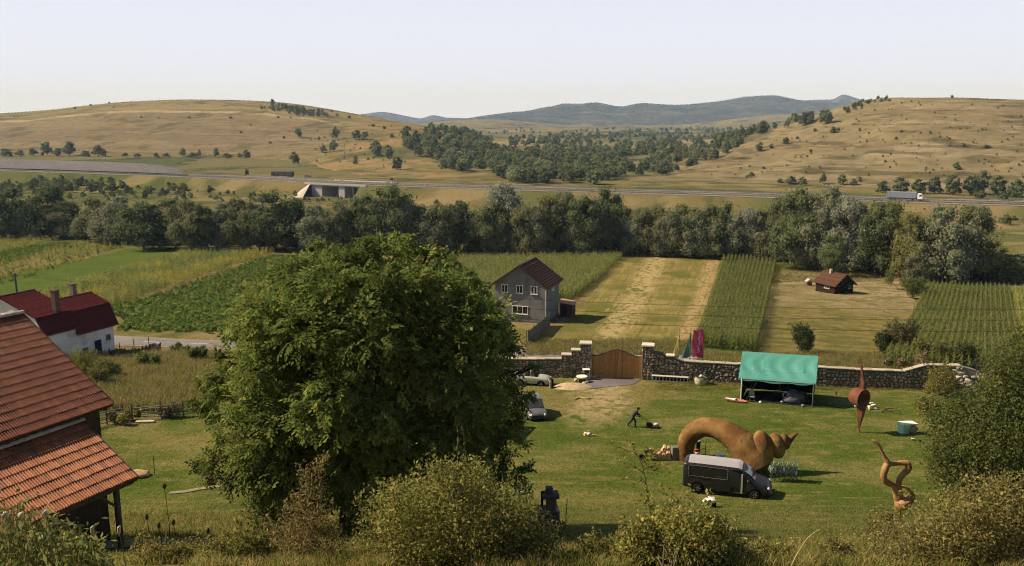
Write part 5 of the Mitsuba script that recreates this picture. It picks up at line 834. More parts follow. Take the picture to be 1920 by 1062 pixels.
tp = [hat(1470, 834, 1.2), hat(1480, 824.5, 1.35), hat(1488, 818, 1.45), hat(1498, 811, 1.6)]; mb = MB(); sweep(mb, tp, [9 / PXM, 6.5 / PXM, 4 / PXM, .3 / PXM], (.3, .2, .1), 24, 16, .02, 8); part(hk, 'tip', mb, 'fibre', True, label='sharp pointed tip of the horn')
# rusty blade sculpture
q = gp(1611, 811); sp = q[1]; k = thing('rusty_blade_sculpture', 'tall rusty steel sculpture like a propeller with a hollow drum and two blades', 'sculpture'); UP = lambda x, y, dy=0: at(x, y, sp + dy)
Cc = UP(1611, 745); axd = unit([.48, -.87, -.02]); side = unit(np.cross([0, 0, 1], axd)); upv = np.cross(axd, side); px = 1600 / (sp * math.cos(PITCH) - q[2] * math.sin(PITCH)); R0 = 17.5 / px; Hl = 13.0 / px
def ring(o, r, n=32): return [Cc + axd * o + (side * math.cos(t) + upv * math.sin(t)) * r for t in np.linspace(0, 2 * np.pi, n + 1)]
mb = MB().grid([ring(-Hl, R0 * .80), ring(-Hl * .6, R0 * .93), ring(0, R0 * .98), ring(Hl * .75, R0), ring(Hl * .85, R0 * .97), ring(Hl * .70, R0 * .90), ring(-Hl * .3, R0 * .42), ring(-Hl * .85, R0 * .28)], (.2, .1, .05)); part(k, 'drum', mb, 'rust', True)
mb = MB().grid([ring(-Hl * 1.0, R0 * .81), ring(-Hl * 1.0, R0 * .30), ring(-Hl * .8, R0 * .28)], (.2, .1, .05)); part(k, 'drum_back', mb, 'rust', label='rear plate of the drum with a round see-through hole')
def blade(pts, name):
    """pts: (x, y, half width px, half depth m); a tapered blade of diamond section."""
    rows_ = []
    for x, y, w, d in pts: c = UP(x, y); w = w / px; rows_.append([c - side * w * 0 + np.array([-w, 0, 0]), c + [0, -d, 0], c + [w, 0, 0], c + [0, d, 0], c + [-w, 0, 0]])
    part(k, name, MB().grid(rows_, (.2, .1, .05)), 'rust')
blade([(1613, 668, .3, .01), (1615, 685, 1.6, .05), (1617, 703, 3.2, .10), (1618, 718, 5.0, .16), (1617, 730, 7.5, .22), (1615, 738, 8, .24)], 'upper_blade')
blade([(1616, 752, 10.5, .26), (1616, 762, 9.5, .24), (1614, 778, 6.8, .18), (1612, 792, 3.8, .12), (1610.5, 804, 1.8, .07), (1610, 812, 1.3, .06)], 'lower_blade'); part(k, 'foot', MB().tube([q + [-.03, 0, -.1], q + [-.03, 0, .12]], [.14, .09], (.05, .04, .035), 10), 'rust', True)
# twisted wooden sculpture on a stem
q = gp(1686, 982); sp = q[1]; UP = lambda x, y, dy=0: at(x, y, sp + dy); px = 1600 / (sp * math.cos(PITCH) - q[2] * math.sin(PITCH)); k = thing('twisted_sculpture', 'twisted carved brown wooden sculpture with a loop and a cup on a thin stem', 'sculpture')
Z8 = lambda x, y, dy=0: UP(1560 + x / 3.767, 780 + y / 3.767, dy); r8 = lambda r: r / 3.767 / px
def limb(name, pts): mb = MB(); sweep(mb, [Z8(x, y, dy) for x, y, r, dy in pts], [r8(r) for *_, r, dy in [(p[0], p[1], p[2], p[3]) for p in pts]], (.4, .2, .1), 70, 14, .03, 4); part(k, name, mb, 'carved', True)
limb('horn_arm', [(278, 172, 4, .05), (300, 180, 11, .03), (326, 202, 12, 0), (350, 245, 10, 0), (372, 290, 12, 0), (392, 330, 20, 0), (394, 356, 20, 0)])
limb('left_limb', [(392, 338, 20, 0), (374, 378, 24, -.04), (364, 420, 22, -.06), (374, 458, 22, -.05), (408, 480, 22, 0), (438, 500, 18, .02), (446, 545, 17, .05), (462, 590, 22, .05), (490, 625, 20, 0)])
limb('right_limb', [(392, 340, 18, 0), (440, 338, 17, .04), (492, 332, 19, .06), (532, 336, 22, .05), (540, 368, 23, .02), (512, 404, 22, -.02), (482, 436, 20, -.06), (470, 480, 20, -.05), (472, 522, 21, -.03), (480, 565, 24, 0)])
limb('rear_limb', [(478, 500, 9, .10), (512, 502, 11, .14), (548, 528, 13, .14), (568, 560, 15, .10), (572, 590, 16, .04)])
Cb = Z8(512, 590); rows_ = []
for t in np.linspace(0, 1, 12):
    a_ = t * math.pi * .5; rr = r8(64) * math.cos(a_) ** .75; rows_.append([Cb + np.array([math.cos(w) * rr - r8(26) * t * .8, math.sin(w) * rr * .9, -r8(80) * math.sin(a_) + r8(18) * (1 - t) * math.cos(w)]) for w in np.linspace(0, 2 * np.pi, 27)])
part(k, 'cup', MB().grid([[Cb + (p - Cb) * [q_, q_, 0] + [0, 0, r8(20) * (1 - q_ ** 2)] + (p - Cb) * [0, 0, q_] for p in rows_[0]] for q_ in (.02, .5, .85)] + rows_, (.4, .2, .1)), 'carved', True)
st0 = Z8(484, 655); part(k, 'stem', MB().tube([[q[0], q[1], q[2] - .2], [q[0], q[1], st0[2] + .1]], [r8(7), r8(6)], (.03, .025, .02), 8), 'satin', True); part(k, 'base_clamp', MB().box((q[0], q[1], q[2] + .12), (r8(26), r8(26), .26), (.04, .035, .03), bev=.03), 'satin')

# ---------------------------------------------------------------- vehicles
def wheel(parent, W, R, u, v, r, wd, side, hub=(.30, .30, .31)):
    k = num(parent + '__wheel'); prof = [(.0, r * .52), (.0, r * .60), (.02, r * .95), (wd * .25, r), (wd * .75, r), (wd - .02, r * .95), (wd, r * .6), (wd, 0.02)]; ang = np.linspace(0, 2 * np.pi, 25)
    put = lambda o, rad, t: W(u + rad * math.cos(t), v - side * 0 + side * (wd / 2 - o), r + rad * math.sin(t))
    scene[k] = ply(MB().grid([[put(o, rad, t) for t in ang] for o, rad in prof], (.018, .018, .018)), 'matte', True)
    mb = MB().grid([[put(.035, rad, t) for t in ang] for rad in (r * .56, r * .50, r * .2, .001)], hub); part(k, 'rim', mb, 'steel', True)
    mb = MB()
    for i in range(6): t = i * math.pi / 3; a_, b_ = put(.02, r * .14, t), put(.02, r * .5, t); mb.tube([a_, b_], r * .07, tuple(q * 1.2 for q in hub), 5)
    part(k, 'spokes', mb, 'steel', kind='stuff')
def loft(W, secs, sub=2):
    """Body skin from cross sections along u: (u, [(half width, z), ...] from sill to roof centre)."""
    us = np.array([s[0] for s in secs]); A_ = np.array([s[1] for s in secs], float); f = PchipInterpolator(us, A_); uu = np.unique(np.concatenate([np.linspace(a_, b_, sub + 1) for a_, b_ in zip(us[:-1], us[1:])])); B_ = f(uu); rows_ = []
    for u, s in zip(uu, B_): rows_.append([W(u, -w, z) for w, z in s] + [W(u, w, z) for w, z in s[::-1]])
    return rows_
# the van
vr, vf = gp(1308, 925.5), gp(1415, 935); ad = unit((vf - vr) * [1, 1, 0]); W, R = frame((vr + vf) / 2 * [1, 1, 0] + np.cross([0, 0, 1], ad) * .85, ad); zv = (gz(*vr[:2]) + gz(*vf[:2])) / 2; Wv0 = W
W = lambda u, v, z: Wv0(u, v, z + zv)
vk = thing('van', 'dark grey passenger van with sky sheen painted pale on its roof and open sliding side door', 'van'); GR = np.array([.020, .020, .023]); WB = np.linalg.norm((vf - vr)[:2]) / 2
x0, x1 = -WB - 1.0, WB + .98                       # tail and nose
S = lambda u, hw, sill, belt, roof, roofw, cr=.04: (u, [(hw * .90, sill), (hw, sill + .18), (hw * 1.0, (sill + belt) / 2), (hw * .985, belt), (roofw + (hw - roofw) * .25, roof - (roof - belt) * .22), (roofw * .93, roof - .035), (roofw * .70, roof), (0, roof + cr)])
secs = [S(x0, .80, .42, 1.05, 1.80, .70), S(x0 + .06, .93, .34, 1.12, 1.90, .78), S(x0 + .30, .96, .30, 1.14, 1.97, .80), S(-.5, .97, .28, 1.15, 2.0, .82), S(x1 - 2.15, .97, .28, 1.15, 1.99, .82), S(x1 - 1.85, .97, .28, 1.15, 1.90, .80), S(x1 - 1.40, .97, .28, 1.14, 1.56, .78, .03), S(x1 - 1.0, .97, .28, 1.08, 1.24, .76, .03), S(x1 - .75, .96, .28, .98, 1.12, .74, .03), S(x1 - .30, .93, .28, .82, 1.00, .68, .02), S(x1 - .06, .84, .30, .60, .78, .58, .01), S(x1, .70, .36, .52, .62, .5, 0)]
rows_ = loft(W, secs, 4); mb = MB().grid(rows_, GR)
for rr_ in (rows_[0], rows_[-1]): m_ = len(rr_); mb.add(rr_, [[0, i, i + 1] for i in range(1, m_ - 1)], GR)
scene['van_paint'] = two({'type': 'principled', 'base_color': VC, 'roughness': .34, 'specular': .35})
part(vk, 'body', mb, 'van_paint', True)
rp = loft(W, [(u, [(w * 1.0, z + .012) for w, z in s[5:]]) for u, s in secs[2:6]], 5); part(vk, 'roof', MB().grid(rp, (.34, .33, .34)), 'paint', True, label='roof skin coloured pale for the sky reflection')  # sky reflection painted as pale colour over the dark grey roof
side_v = lambda u, z: .97 * .985 if z < 1.15 else .97 * .985 - (z - 1.15) * .155
def side_panel(pts, side, out, col): return MB().add([W(u, side * (side_v(u, z) + out), z) for u, z in pts], [[0, i, i + 1] for i in range(1, len(pts) - 1)], col)
sm = -1
for s_ in (-1, 1):
    part(vk, 'rear_side_window', side_panel([(x0 + .45, 1.20), (-.02, 1.20), (.02, 1.24), (.02, 1.74), (-.04, 1.78), (x0 + .5, 1.78), (x0 + .42, 1.72)], s_, .022, (.02, .02, .02)), 'dark_glass')
    part(vk, 'front_side_window', side_panel([(.98, 1.18), (x1 - 1.22, 1.16), (x1 - 1.30, 1.28), (x1 - 1.80, 1.74), (1.02, 1.76)], s_, .022, (.02, .02, .02)), 'dark_glass')
    mb = MB(); fr_ = [(x0 + .40, 1.15), (.02, 1.15), (.07, 1.22), (.07, 1.78), (.0, 1.83), (x0 + .45, 1.83), (x0 + .36, 1.75), (x0 + .36, 1.2), (x0 + .40, 1.15)]; mb.tube([W(u, s_ * (side_v(u, z) + .02), z) for u, z in fr_], .014, (.18, .18, .18), 5, False); part(vk, 'window_trim', mb, 'satin', True)
    part(vk, 'mirror', MB().box(W(x1 - 1.42, s_ * 1.12, 1.27), (.16, .24, .24), (.02, .02, .02), R, bev=.05), 'satin')
    part(vk, 'sill_strip', MB().box(W(.0, s_ * .955, .42), (WB * 2 - 1.2, .03, .12), (.02, .02, .02), R), 'satin')
    part(vk, 'headlight', MB().ball(W(x1 - .20, s_ * .70, .80), (.13, .16, .10), (.7, .7, .72), 8), 'paint', True)
# open sliding door: black panel painting the shade of the opening, edge post, door slid back along the side
part(vk, 'doorway', side_panel([(.30, .40), (.92, .40), (.92, 1.84), (.34, 1.84)], -1, .012, (.008, .008, .009)), 'matte', label='near black panel painted for the shade inside the open sliding door')
part(vk, 'door_pillar', MB().box(W(.96, -.985, 1.02), (.10, .05, 1.30), (.40, .39, .37), R), 'satin', label='pale edge of the door opening'); part(vk, 'step', MB().box(W(.6, -.95, .36), (.66, .12, .05), (.05, .05, .05), R), 'satin')
part(vk, 'sliding_door', MB().grid([[W(u, -1.045 - .02 * math.sin((z - .4) / 1.4 * 3.14), z) for z in (.42, .7, 1.0, 1.13)] for u in np.linspace(-.95, .28, 6)], GR), 'van_paint', True, label='sliding door pushed back along the side'); part(vk, 'door_rail', MB().box(W(-.8, -.985, 1.10), (1.7, .03, .035), (.02, .02, .02), R), 'satin')
part(vk, 'windscreen', MB().grid([[W(u, v, z + .015) for v in np.linspace(-w, w, 7)] for u, z, w in ((x1 - 1.98, 1.955 - .02, .70), (x1 - 1.40, 1.60, .72), (x1 - 1.02, 1.275, .76))], (.02, .02, .02)), 'windscreen', True)
scene['windscreen'] = two({'type': 'principled', 'base_color': {'type': 'rgb', 'value': [.05, .055, .06]}, 'roughness': .08, 'specular': .9})
part(vk, 'grille', MB().box(W(x1 - .02, 0, .64), (.06, .85, .14), (.015, .015, .015), R, bev=.02), 'satin'); part(vk, 'bumper', MB().box(W(x1 - .08, 0, .42), (.22, 1.55, .22), (.03, .03, .032), R, bev=.07), 'satin'); part(vk, 'rear_bumper', MB().box(W(x0 + .05, 0, .45), (.20, 1.7, .2), (.03, .03, .03), R, bev=.05), 'satin')
part(vk, 'number_plate', MB().box(W(x1 + .03, 0, .50), (.02, .5, .11), (.7, .7, .7), R), 'satin'); part(vk, 'underbody', MB().box(W(0, 0, .42), (x1 - x0 - .5, 1.5, .34), (.01, .01, .01), R), 'matte')
for u in (-WB, WB):
    for s_ in (-1, 1):
        part(vk, 'wheel_arch', MB().add([W(u + .43 * math.cos(t), s_ * .985, .34 + .43 * math.sin(t)) for t in np.linspace(-.3, np.pi + .3, 15)], [[0, i, i + 1] for i in range(1, 14)], (.006, .006, .006)), 'matte'); wheel(vk, W, R, u, s_ * .90, .34, .22, s_)
def car(name, label, o, a, body, ln=4.2, hw=.84, tall=1.5, bonnet=.98, dark=(.03, .03, .03), open_top=False):
    k = thing(name, label, 'car'); Wc, Rc = frame(o * [1, 1, 0], a); z0 = gz(*o[:2]); W = lambda u, v, z: Wc(u, v, z + z0); x0, x1 = -ln / 2, ln / 2
    S2 = lambda u, w, sill, belt, top, tw: (u, [(w * .88, sill), (w, sill + .15), (w, belt - .1), (w * .95, belt), (tw, top - .04), (tw * .6, top), (0, top + .02)])
    bt = bonnet; secs = [S2(x0, hw * .85, .42, .78, .84, hw * .7), S2(x0 + .12, hw * .97, .32, .9, bt, hw * .8), S2(x0 + .5, hw, .28, .92, bt + .02, hw * .82), S2(x1 - 1.4, hw, .28, .9, bt, hw * .82), S2(x1 - .5, hw * .98, .28, .84, bt - .08, hw * .78), S2(x1 - .1, hw * .92, .30, .72, .80, hw * .7), S2(x1, hw * .78, .38, .62, .68, hw * .6)]
    rows_ = loft(W, secs, 3); mb = MB().grid(rows_, body)
    for rr_ in (rows_[0], rows_[-1]): mb.add(rr_, [[0, i, i + 1] for i in range(1, len(rr_) - 1)], body)
    part(k, 'body', mb, 'paint', True)
    if not open_top:
        cab = [(x0 + .25, bt - .02), (x0 + .55, tall - .06), (x0 + 1.0, tall), (x1 - 2.0, tall), (x1 - 1.75, tall - .05), (x1 - 1.05, bt)]
        rows_ = [[W(u, -hw * (.86 - .14 * (z - bt) / (tall - bt)), z), W(u, -hw * .55, z + .02), W(u, hw * .55, z + .02), W(u, hw * (.86 - .14 * (z - bt) / (tall - bt)), z)] for u, z in cab]; mb = MB().grid(rows_[1:5], body)
        part(k, 'roof', mb, 'paint', True); part(k, 'rear_window', MB().grid(rows_[:2], dark), 'dark_glass'); part(k, 'windscreen', MB().grid(rows_[4:], dark), 'windscreen')
        for s_ in (0, 3): part(k, 'side_windows', MB().add([r_[s_] for r_ in rows_], [[0, i, i + 1] for i in range(1, 5)], dark), 'dark_glass')
        for s_ in (-1, 1):
            for u in (x0 + .25 + (x1 - x0) * .28, x0 + .25 + (x1 - x0) * .5): part(k, 'window_pillar', MB().box(W(u, s_ * hw * .80, (bt + tall) / 2 - .02), (.07, .04, tall - bt), body, Rc @ rotx(s_ * .2)), 'paint')
    else:
        part(k, 'cabin', MB().box(W(-.25, 0, bt + .03), (1.7, hw * 1.5, .08), (.05, .05, .045), Rc), 'matte')
        for u in (-.75, -.05):
            for s_ in (-1, 1): part(k, 'seat', MB().box(W(u, s_ * .36, bt + .25), (.18, .5, .6), (.30, .31, .22), Rc @ roty(-.15), bev=.05), 'matte')
        part(k, 'windscreen', MB().grid([[W(x1 - 1.55 - t * .25, v, bt + .02 + t * .45) for v in (-hw * .8, hw * .8)] for t in (0, 1)], dark), 'windscreen'); part(k, 'windscreen_frame', MB().tube([W(x1 - 1.55, -hw * .82, bt), W(x1 - 1.8, -hw * .82, bt + .48), W(x1 - 1.8, hw * .82, bt + .48), W(x1 - 1.55, hw * .82, bt)], .03, body, 6), 'paint')
        part(k, 'spare_cover', MB().box(W(x0 + .45, 0, bt + .12), (.7, hw * 1.4, .25), (.50, .50, .40), Rc, bev=.08), 'satin')
    part(k, 'grille', MB().box(W(x1 + .005, 0, .60), (.05, hw * 1.1, .18), (.015, .015, .015), Rc, bev=.02), 'satin'); part(k, 'bumper', MB().box(W(x1 - .03, 0, .42), (.2, hw * 1.7, .16), dark, Rc, bev=.05), 'satin')
    for s_ in (-1, 1): part(k, 'headlight', MB().ball(W(x1 - .10, s_ * hw * .68, .70), (.10, .15, .10), (.7, .7, .72), 8), 'paint', True)
    part(k, 'underbody', MB().box(W(0, 0, .38), (ln - .5, hw * 1.6, .3), (.01, .01, .01), Rc), 'matte')
    for u in (x0 + .75, x1 - .85):
        for s_ in (-1, 1):
            part(k, 'wheel_arch', MB().add([W(u + .40 * math.cos(t), s_ * (hw + .006), .32 + .40 * math.sin(t)) for t in np.linspace(-.3, np.pi + .3, 13)], [[0, i, i + 1] for i in range(1, 12)], (.008, .008, .008)), 'matte'); wheel(k, W, Rc, u, s_ * (hw - .06), .32, .2, s_)
    return k
o = gp(999, 724); car('pale_car', 'pale cream open topped off road car with dark front by the stone wall', o + [0, .8, 0], (.97, -.22), (.38, .38, .32), 3.7, .80, 1.6, 1.02, open_top=True)
o = gp(1002, 788); car('silver_car', 'silver grey car facing the camera at the edge of the walnut tree', o + [0, 1.6, 0], (.16, -.98), (.11, .11, .115), 4.1, .86, 1.62, 1.0)
q = gp(1035, 728); k = thing('tow_post', 'short dark post with pale plate in front of the cream car', 'post'); part(k, 'shaft', MB().box(q + [.05, 0, .45], (.20, .25, .95), (.02, .02, .02), bev=.03), 'matte'); part(k, 'plate', MB().box(q + [-.16, -.05, .40], (.16, .22, .75), (.45, .42, .36), bev=.03), 'matte'); part(k, 'foot', MB().box(q + [.28, 0, .05], (.8, .3, .1), (.03, .03, .03)), 'matte')

# ---------------------------------------------------------------- the mowing person
import manifold3d as m3d, trimesh
def body_mesh(bones, edge=.035, it=12):
    """One skin over bones ((p, r), (q, s))."""
    def ballm(p, r): return m3d.Manifold.sphere(r, 14).translate([float(x) for x in p])
    tot = m3d.Manifold()
    for (p, r), (q, s) in bones: tot = tot + m3d.Manifold.batch_hull([ballm(p, r), ballm(q, s)])
    m = tot.refine_to_length(edge).to_mesh(); t = trimesh.Trimesh(m.vert_properties[:, :3], m.tri_verts, process=True); trimesh.smoothing.filter_taubin(t, iterations=it); return np.array(t.vertices), np.array(t.faces)
o = gp(1187, 801); mdir = unit([.985, -.17, 0]); Wp, Rp = frame(o * [1, 1, 0], mdir); zp = gz(*o[:2]); J = lambda u, v, z: np.array([u, v, z])
pk = thing('person', 'person in dark blue clothes leaning forward and pushing a lawn mower', 'person')
hipz, sh = .88, (.26, 1.36); HL, HR_ = J(.0, .10, hipz), J(.0, -.10, hipz); kneeF, ankF = J(.20, -.10, .50), J(.16, -.10, .09); kneeB, ankB = J(-.14, .10, .50), J(-.46, .10, .16)
SL, SR = J(sh[0], .19, sh[1]), J(sh[0], -.19, sh[1]); EL, ER = J(.38, .24, 1.10), J(.40, -.24, 1.08); hL, hR = J(.62, .20, .98), J(.62, -.20, .98); NK = J(.30, 0, 1.45); HD = J(.40, 0, 1.58)
def skin(bones, col, name, bs='matte', edge=.035, label=None): v, f = body_mesh(bones, edge); v = np.array([Wp(*p) for p in v]) + [0, 0, zp]; part(pk, name, MB().add(v, f, col), bs, True, label=label)
fing = []
for hc in (hL, hR):
    for i in range(4): b0_ = hc + J(.03, (i - 1.5) * .021, .03); fing += [((b0_, .011), (b0_ + J(.035, 0, -.012), .010)), ((b0_ + J(.035, 0, -.012), .010), (b0_ + J(.030, 0, -.05), .009))]
    fing += [((hc + J(-.01, .03 if hc[1] < 0 else -.03, .01), .012), (hc + J(.035, .045 if hc[1] < 0 else -.045, -.02), .010))]
skin([((EL, .042), (hL - (hL - EL) * .12, .030)), ((ER, .042), (hR - (hR - ER) * .12, .030)), ((hL - (hL - EL) * .12, .030), (hL, .036)), ((hR - (hR - ER) * .12, .030), (hR, .036)), ((NK - J(.03, 0, .06), .055), (NK + J(.03, 0, .05), .052)), ((HD, .085), (HD + J(.015, 0, .06), .088)), ((HD + J(.07, 0, -.06), .035), (HD + J(.04, 0, -.03), .06)), ((HD + J(.09, 0, .01), .016), (HD + J(.105, 0, -.02), .016)), ((HD + J(-.0, .085, .01), .02), (HD + J(.0, .088, -.01), .018)), ((HD + J(0, -.085, .01), .02), (HD + J(.0, -.088, -.01), .018)), ((EL, .042), (ER * [1, 1, 1], .042))][:-1] + [((SL, .05), (EL, .045)), ((SR, .05), (ER, .045)), ((SL, .05), (SR, .05))] + fing, (.26, .14, .09), 'body', edge=.02)
skin([((HL + J(0, 0, .02), .115), (HR_ + J(0, 0, .02), .115)), ((J(.03, .07, 1.0), .125), (J(.03, -.07, 1.0), .125)), ((J(.03, .07, 1.0), .125), (J(.16, .10, 1.22), .135)), ((J(.03, -.07, 1.0), .125), (J(.16, -.10, 1.22), .135)), ((J(.16, .10, 1.22), .135), (J(.16, -.10, 1.22), .135)), ((J(.16, .10, 1.22), .135), (SL, .085)), ((J(.16, -.10, 1.22), .135), (SR, .085)), ((SL, .085), (SR, .085)), ((SL, .075), (EL, .062)), ((SR, .075), (ER, .062)), ((EL, .06), (EL + (hL - EL) * .7, .048)), ((ER, .06), (ER + (hR - ER) * .7, .048))], (.030, .034, .062), 'jacket')
skin([((HL, .115), (HR_, .115)), ((HR_, .105), (kneeF, .075)), ((kneeF, .073), (ankF, .058)), ((HL, .105), (kneeB, .075)), ((kneeB, .073), (ankB, .058))], (.022, .024, .036), 'trousers')
for ank, tip_, nm in ((ankF, J(.15, 0, -.05), 1), (ankB, J(.13, 0, -.11), 2)): skin([((ank + J(-.04, 0, -.03), .05), (ank + tip_, .042))], (.30, .27, .22) if nm == 2 else (.02, .02, .02), 'shoe')
skin([((HD + J(-.02, 0, .07), .098), (HD + J(.0, 0, .09), .095)), ((HD + J(-.05, 0, .0), .075), (HD + J(-.03, 0, .06), .095))], (.02, .018, .016), 'hair')
mk = thing('lawn_mower', 'small dark lawn mower with long handle and a white engine cover', 'lawn mower'); PW = lambda u, v, z: Wp(u, v, z) + [0, 0, zp - .05 * max(0, u - .6) * 0]
for s_ in (-.2, .2): part(mk, 'handle', MB().tube([PW(.60, s_, .98), PW(.70, s_, .92), PW(1.55, s_ * .8, .28)], .016, (.10, .12, .04), 6), 'satin', True)
part(mk, 'handle_bar', MB().tube([PW(.62, -.22, .99), PW(.62, .22, .99)], .018, (.03, .03, .03), 6), 'satin', True); part(mk, 'deck', MB().box(PW(1.80, 0, .20), (.62, .50, .18), (.03, .03, .03), Rp, bev=.06), 'satin'); part(mk, 'engine_cover', MB().ball(PW(1.88, 0, .36), (.20, .18, .13), (.66, .64, .58), 9), 'satin', True); part(mk, 'grass_box', MB().box(PW(1.32, 0, .28), (.50, .46, .30), (.02, .02, .02), Rp, bev=.07), 'matte')
for u in (1.56, 2.06):
    for s_ in (-.28, .28): part(mk, 'wheel', MB().tube([PW(u, s_ - .03, .11), PW(u, s_ + .03, .11)], .11, (.02, .02, .02), 12), 'matte')

# ---------------------------------------------------------------- small things on the lawn
o = gp(1472, 903); ck = None; rg = np.random.RandomState(3)
for i in range(6):
    c = o + np.array([-.75 + i * .30, .25 - .05 * i, 0]); k = thing('folded_chair', f'green and white striped garden chair in the stacked row, {["leftmost", "second from the left", "third from the left", "fourth from the left", "fifth from the left", "rightmost"][i]}', 'chair', 'garden chairs leaning together'); z = gz(*c[:2]); ti = rotx(.10) @ roty(-.16 + rg.uniform(-.06, .06)); Rk = rotz(-.5) @ ti
    P = lambda u, v, h: np.array([c[0], c[1], z]) + Rk @ np.array([u, v, h]) * 1.5
    for s_ in (-.22, .22): part(k, 'leg', MB().tube([P(-.10, s_, 0), P(.16, s_, 1.02)], .022, (.05, .11, .075), 6), 'satin'); part(k, 'leg', MB().tube([P(.22, s_ * .9, 0), P(-.08, s_ * .9, .72)], .022, (.05, .11, .075), 6), 'satin')
    for j in range(4): part(k, 'slat', MB().box(P(.03 + j * .035, 0, .56 + j * .12), (.045, .66, .11), (.75, .76, .72) if j % 2 == 0 else (.10, .20, .14), Rk @ roty(.25)), 'satin')
    part(k, 'seat', MB().box(P(-.02, 0, .50), (.5, .63, .04), (.30, .36, .31), Rk @ roty(1.1)), 'satin')
q = gp(1330, 951); k = thing('white_sheet', 'folded white board propped on the lawn in front of the van', 'board'); part(k, 'top', MB().grid([[q + [-.40 + .8 * u, -.25 + .5 * v + .25 * u, .30 + .16 * math.sin(u * 2.6) + .05 * v + .03 * math.sin(9 * u + 4 * v)] for v in np.linspace(0, 1, 6)] for u in np.linspace(0, 1, 9)], (.78, .77, .74)), 'satin', True); part(k, 'side', MB().grid([[q + [-.42 + .5 * u, -.27 + .16 * u, (.05 + .27 * t) ] for t in np.linspace(0, 1, 4)] for u in np.linspace(0, 1, 5)], (.78, .77, .74)), 'satin', True); part(k, 'support', MB().box(q + [.18, .1, .14], (.45, .3, .28), (.03, .03, .03)), 'matte')
q = gp(1265, 862); solo('stone_stele', MB().box(q + [0, 0, .5], (.52, .45, 1.05), (.19, .18, .17), rotz(.1), bev=.04), 'matte', 'upright grey stone block beside the left foot of the horn', 'stone block')
for i in range(14):
    x, y = [(1232, 858), (1238, 861), (1244, 856), (1250, 860), (1255, 862), (1240, 850), (1247, 850), (1236, 853), (1253, 852), (1243, 846), (1250, 845), (1257, 848), (1246, 841), (1254, 842)][i]; q = at(x, y, gp(1245, 862)[1] + (.5 if y < 852 else 0)); q[2] = max(q[2], gz(*q[:2]) + .1); solo('split_log', MB().tube([q + [-.05, -.25, 0], q + [.06, .3, .05]], [.15 + .03 * (i % 3), .14], np.array([.50, .36, .20]) * rw.uniform(.75, 1.2), 7), 'matte', 'pale split log in the pile left of the grey stone block', 'log', 'logs piled on the lawn')
q = gp(1219, 862); k = thing('wheelbarrow', 'dark wheelbarrow left of the log pile', 'wheelbarrow'); part(k, 'tray', MB().grid([[q + [x * s, y * s, z] for x, y in ((-.45, -.3), (.4, -.3), (.4, .3), (-.45, .3), (-.45, -.3))] for s, z in ((.55, .3), (1, .62), (.96, .62), (.5, .33), (.01, .32))], (.02, .022, .022)), 'satin'); part(k, 'wheel', MB().tube([q + [-.62, -.05, .2], q + [-.62, .05, .2]], .2, (.02, .02, .02), 14), 'matte')
for s_ in (-.25, .25): part(k, 'shaft', MB().tube([q + [-.62, s_ * .3, .2], q + [0, s_, .38], q + [.85, s_, .62]], .025, (.05, .045, .04), 6), 'satin', True); part(k, 'leg', MB().tube([q + [.3, s_, .46], q + [.38, s_, 0]], .022, (.04, .04, .04), 6), 'satin')
q = gp(1350, 864); k = thing('white_crate', 'white crate standing under the arch of the horn', 'crate'); part(k, 'body', MB().box(q + [0, 0, .25], (.62, .4, .42), (.70, .68, .62), bev=.04), 'satin'); part(k, 'lid', MB().box(q + [0, 0, .49], (.7, .46, .06), (.74, .72, .66), rotz(.06), bev=.02), 'satin')
q = gp(1322, 853); k = thing('green_stake', 'green metal stake with crossbar under the arch', 'stake'); part(k, 'shaft', MB().tube([q, q + [.03, 0, 1.05]], .03, (.06, .12, .035), 6), 'satin'); part(k, 'crossbar', MB().tube([q + [-.42, 0, .42], q + [.03, 0, .5]], .022, (.06, .10, .035), 6), 'satin')
q = gp(1307, 853); k = thing('tool_rack', 'dark tool stand with red and pale rags behind the left leg of the horn', 'rack'); part(k, 'frame', MB().box(q + [.05, 0, .65], (.30, .25, .9), (.035, .03, .028), bev=.03), 'matte'); part(k, 'red_rag', MB().ball(q + [-.03, -.12, .42], (.22, .12, .12), (.42, .06, .06), 8, 2, .3), 'matte', True); part(k, 'pale_rag', MB().ball(q + [.0, -.15, .22], (.17, .12, .13), (.70, .50, .42), 8, 5, .3), 'matte', True); part(k, 'pale_top', MB().ball(q + [.05, -.05, 1.12], (.18, .14, .08), (.70, .66, .58), 8, 7, .3), 'matte', True)
for i, (x, y, s) in enumerate([(1632, 766, .55), (1638, 762, .5), (1643, 766, .45), (1634, 758, .4), (1640, 757, .35), (1604, 762, .35)]): q = gp(x, y + 2); solo('white_rock', rock(MB(), q + [0, 0, s * .35], (s, s * .9, s * .8), rw, (.60, .55, .48)), 'matte', ['pale rock at the left end of the little pile', 'pale rock at the back middle of the pile', 'pale rock at the right of the pile', 'topmost pale rock of the pile', 'small rock behind the pile', 'pale rock left of the rusty drum sculpture'][i], 'rock', 'pale rocks by the rusty sculpture')
for i, (x0_, y0_, x1_, y1_) in enumerate([(1655, 770, 1690, 778), (1652, 774, 1682, 768), (1660, 766, 1688, 774)]): solo('dry_branch', MB().tube([gp(x0_, y0_) + [0, 0, .06], (gp(x0_, y0_) + gp(x1_, y1_)) / 2 + [0, 0, .28], gp(x1_, y1_) + [0, 0, .05]], [.06, .05, .02], (.14, .11, .07), 6), 'matte', ['dry branch lying lowest right of the pale rocks', 'middle dry branch lying right of the pale rocks', 'uppermost dry branch lying right of the pale rocks'][i], 'branch', 'dry branches on the lawn', smooth=True)
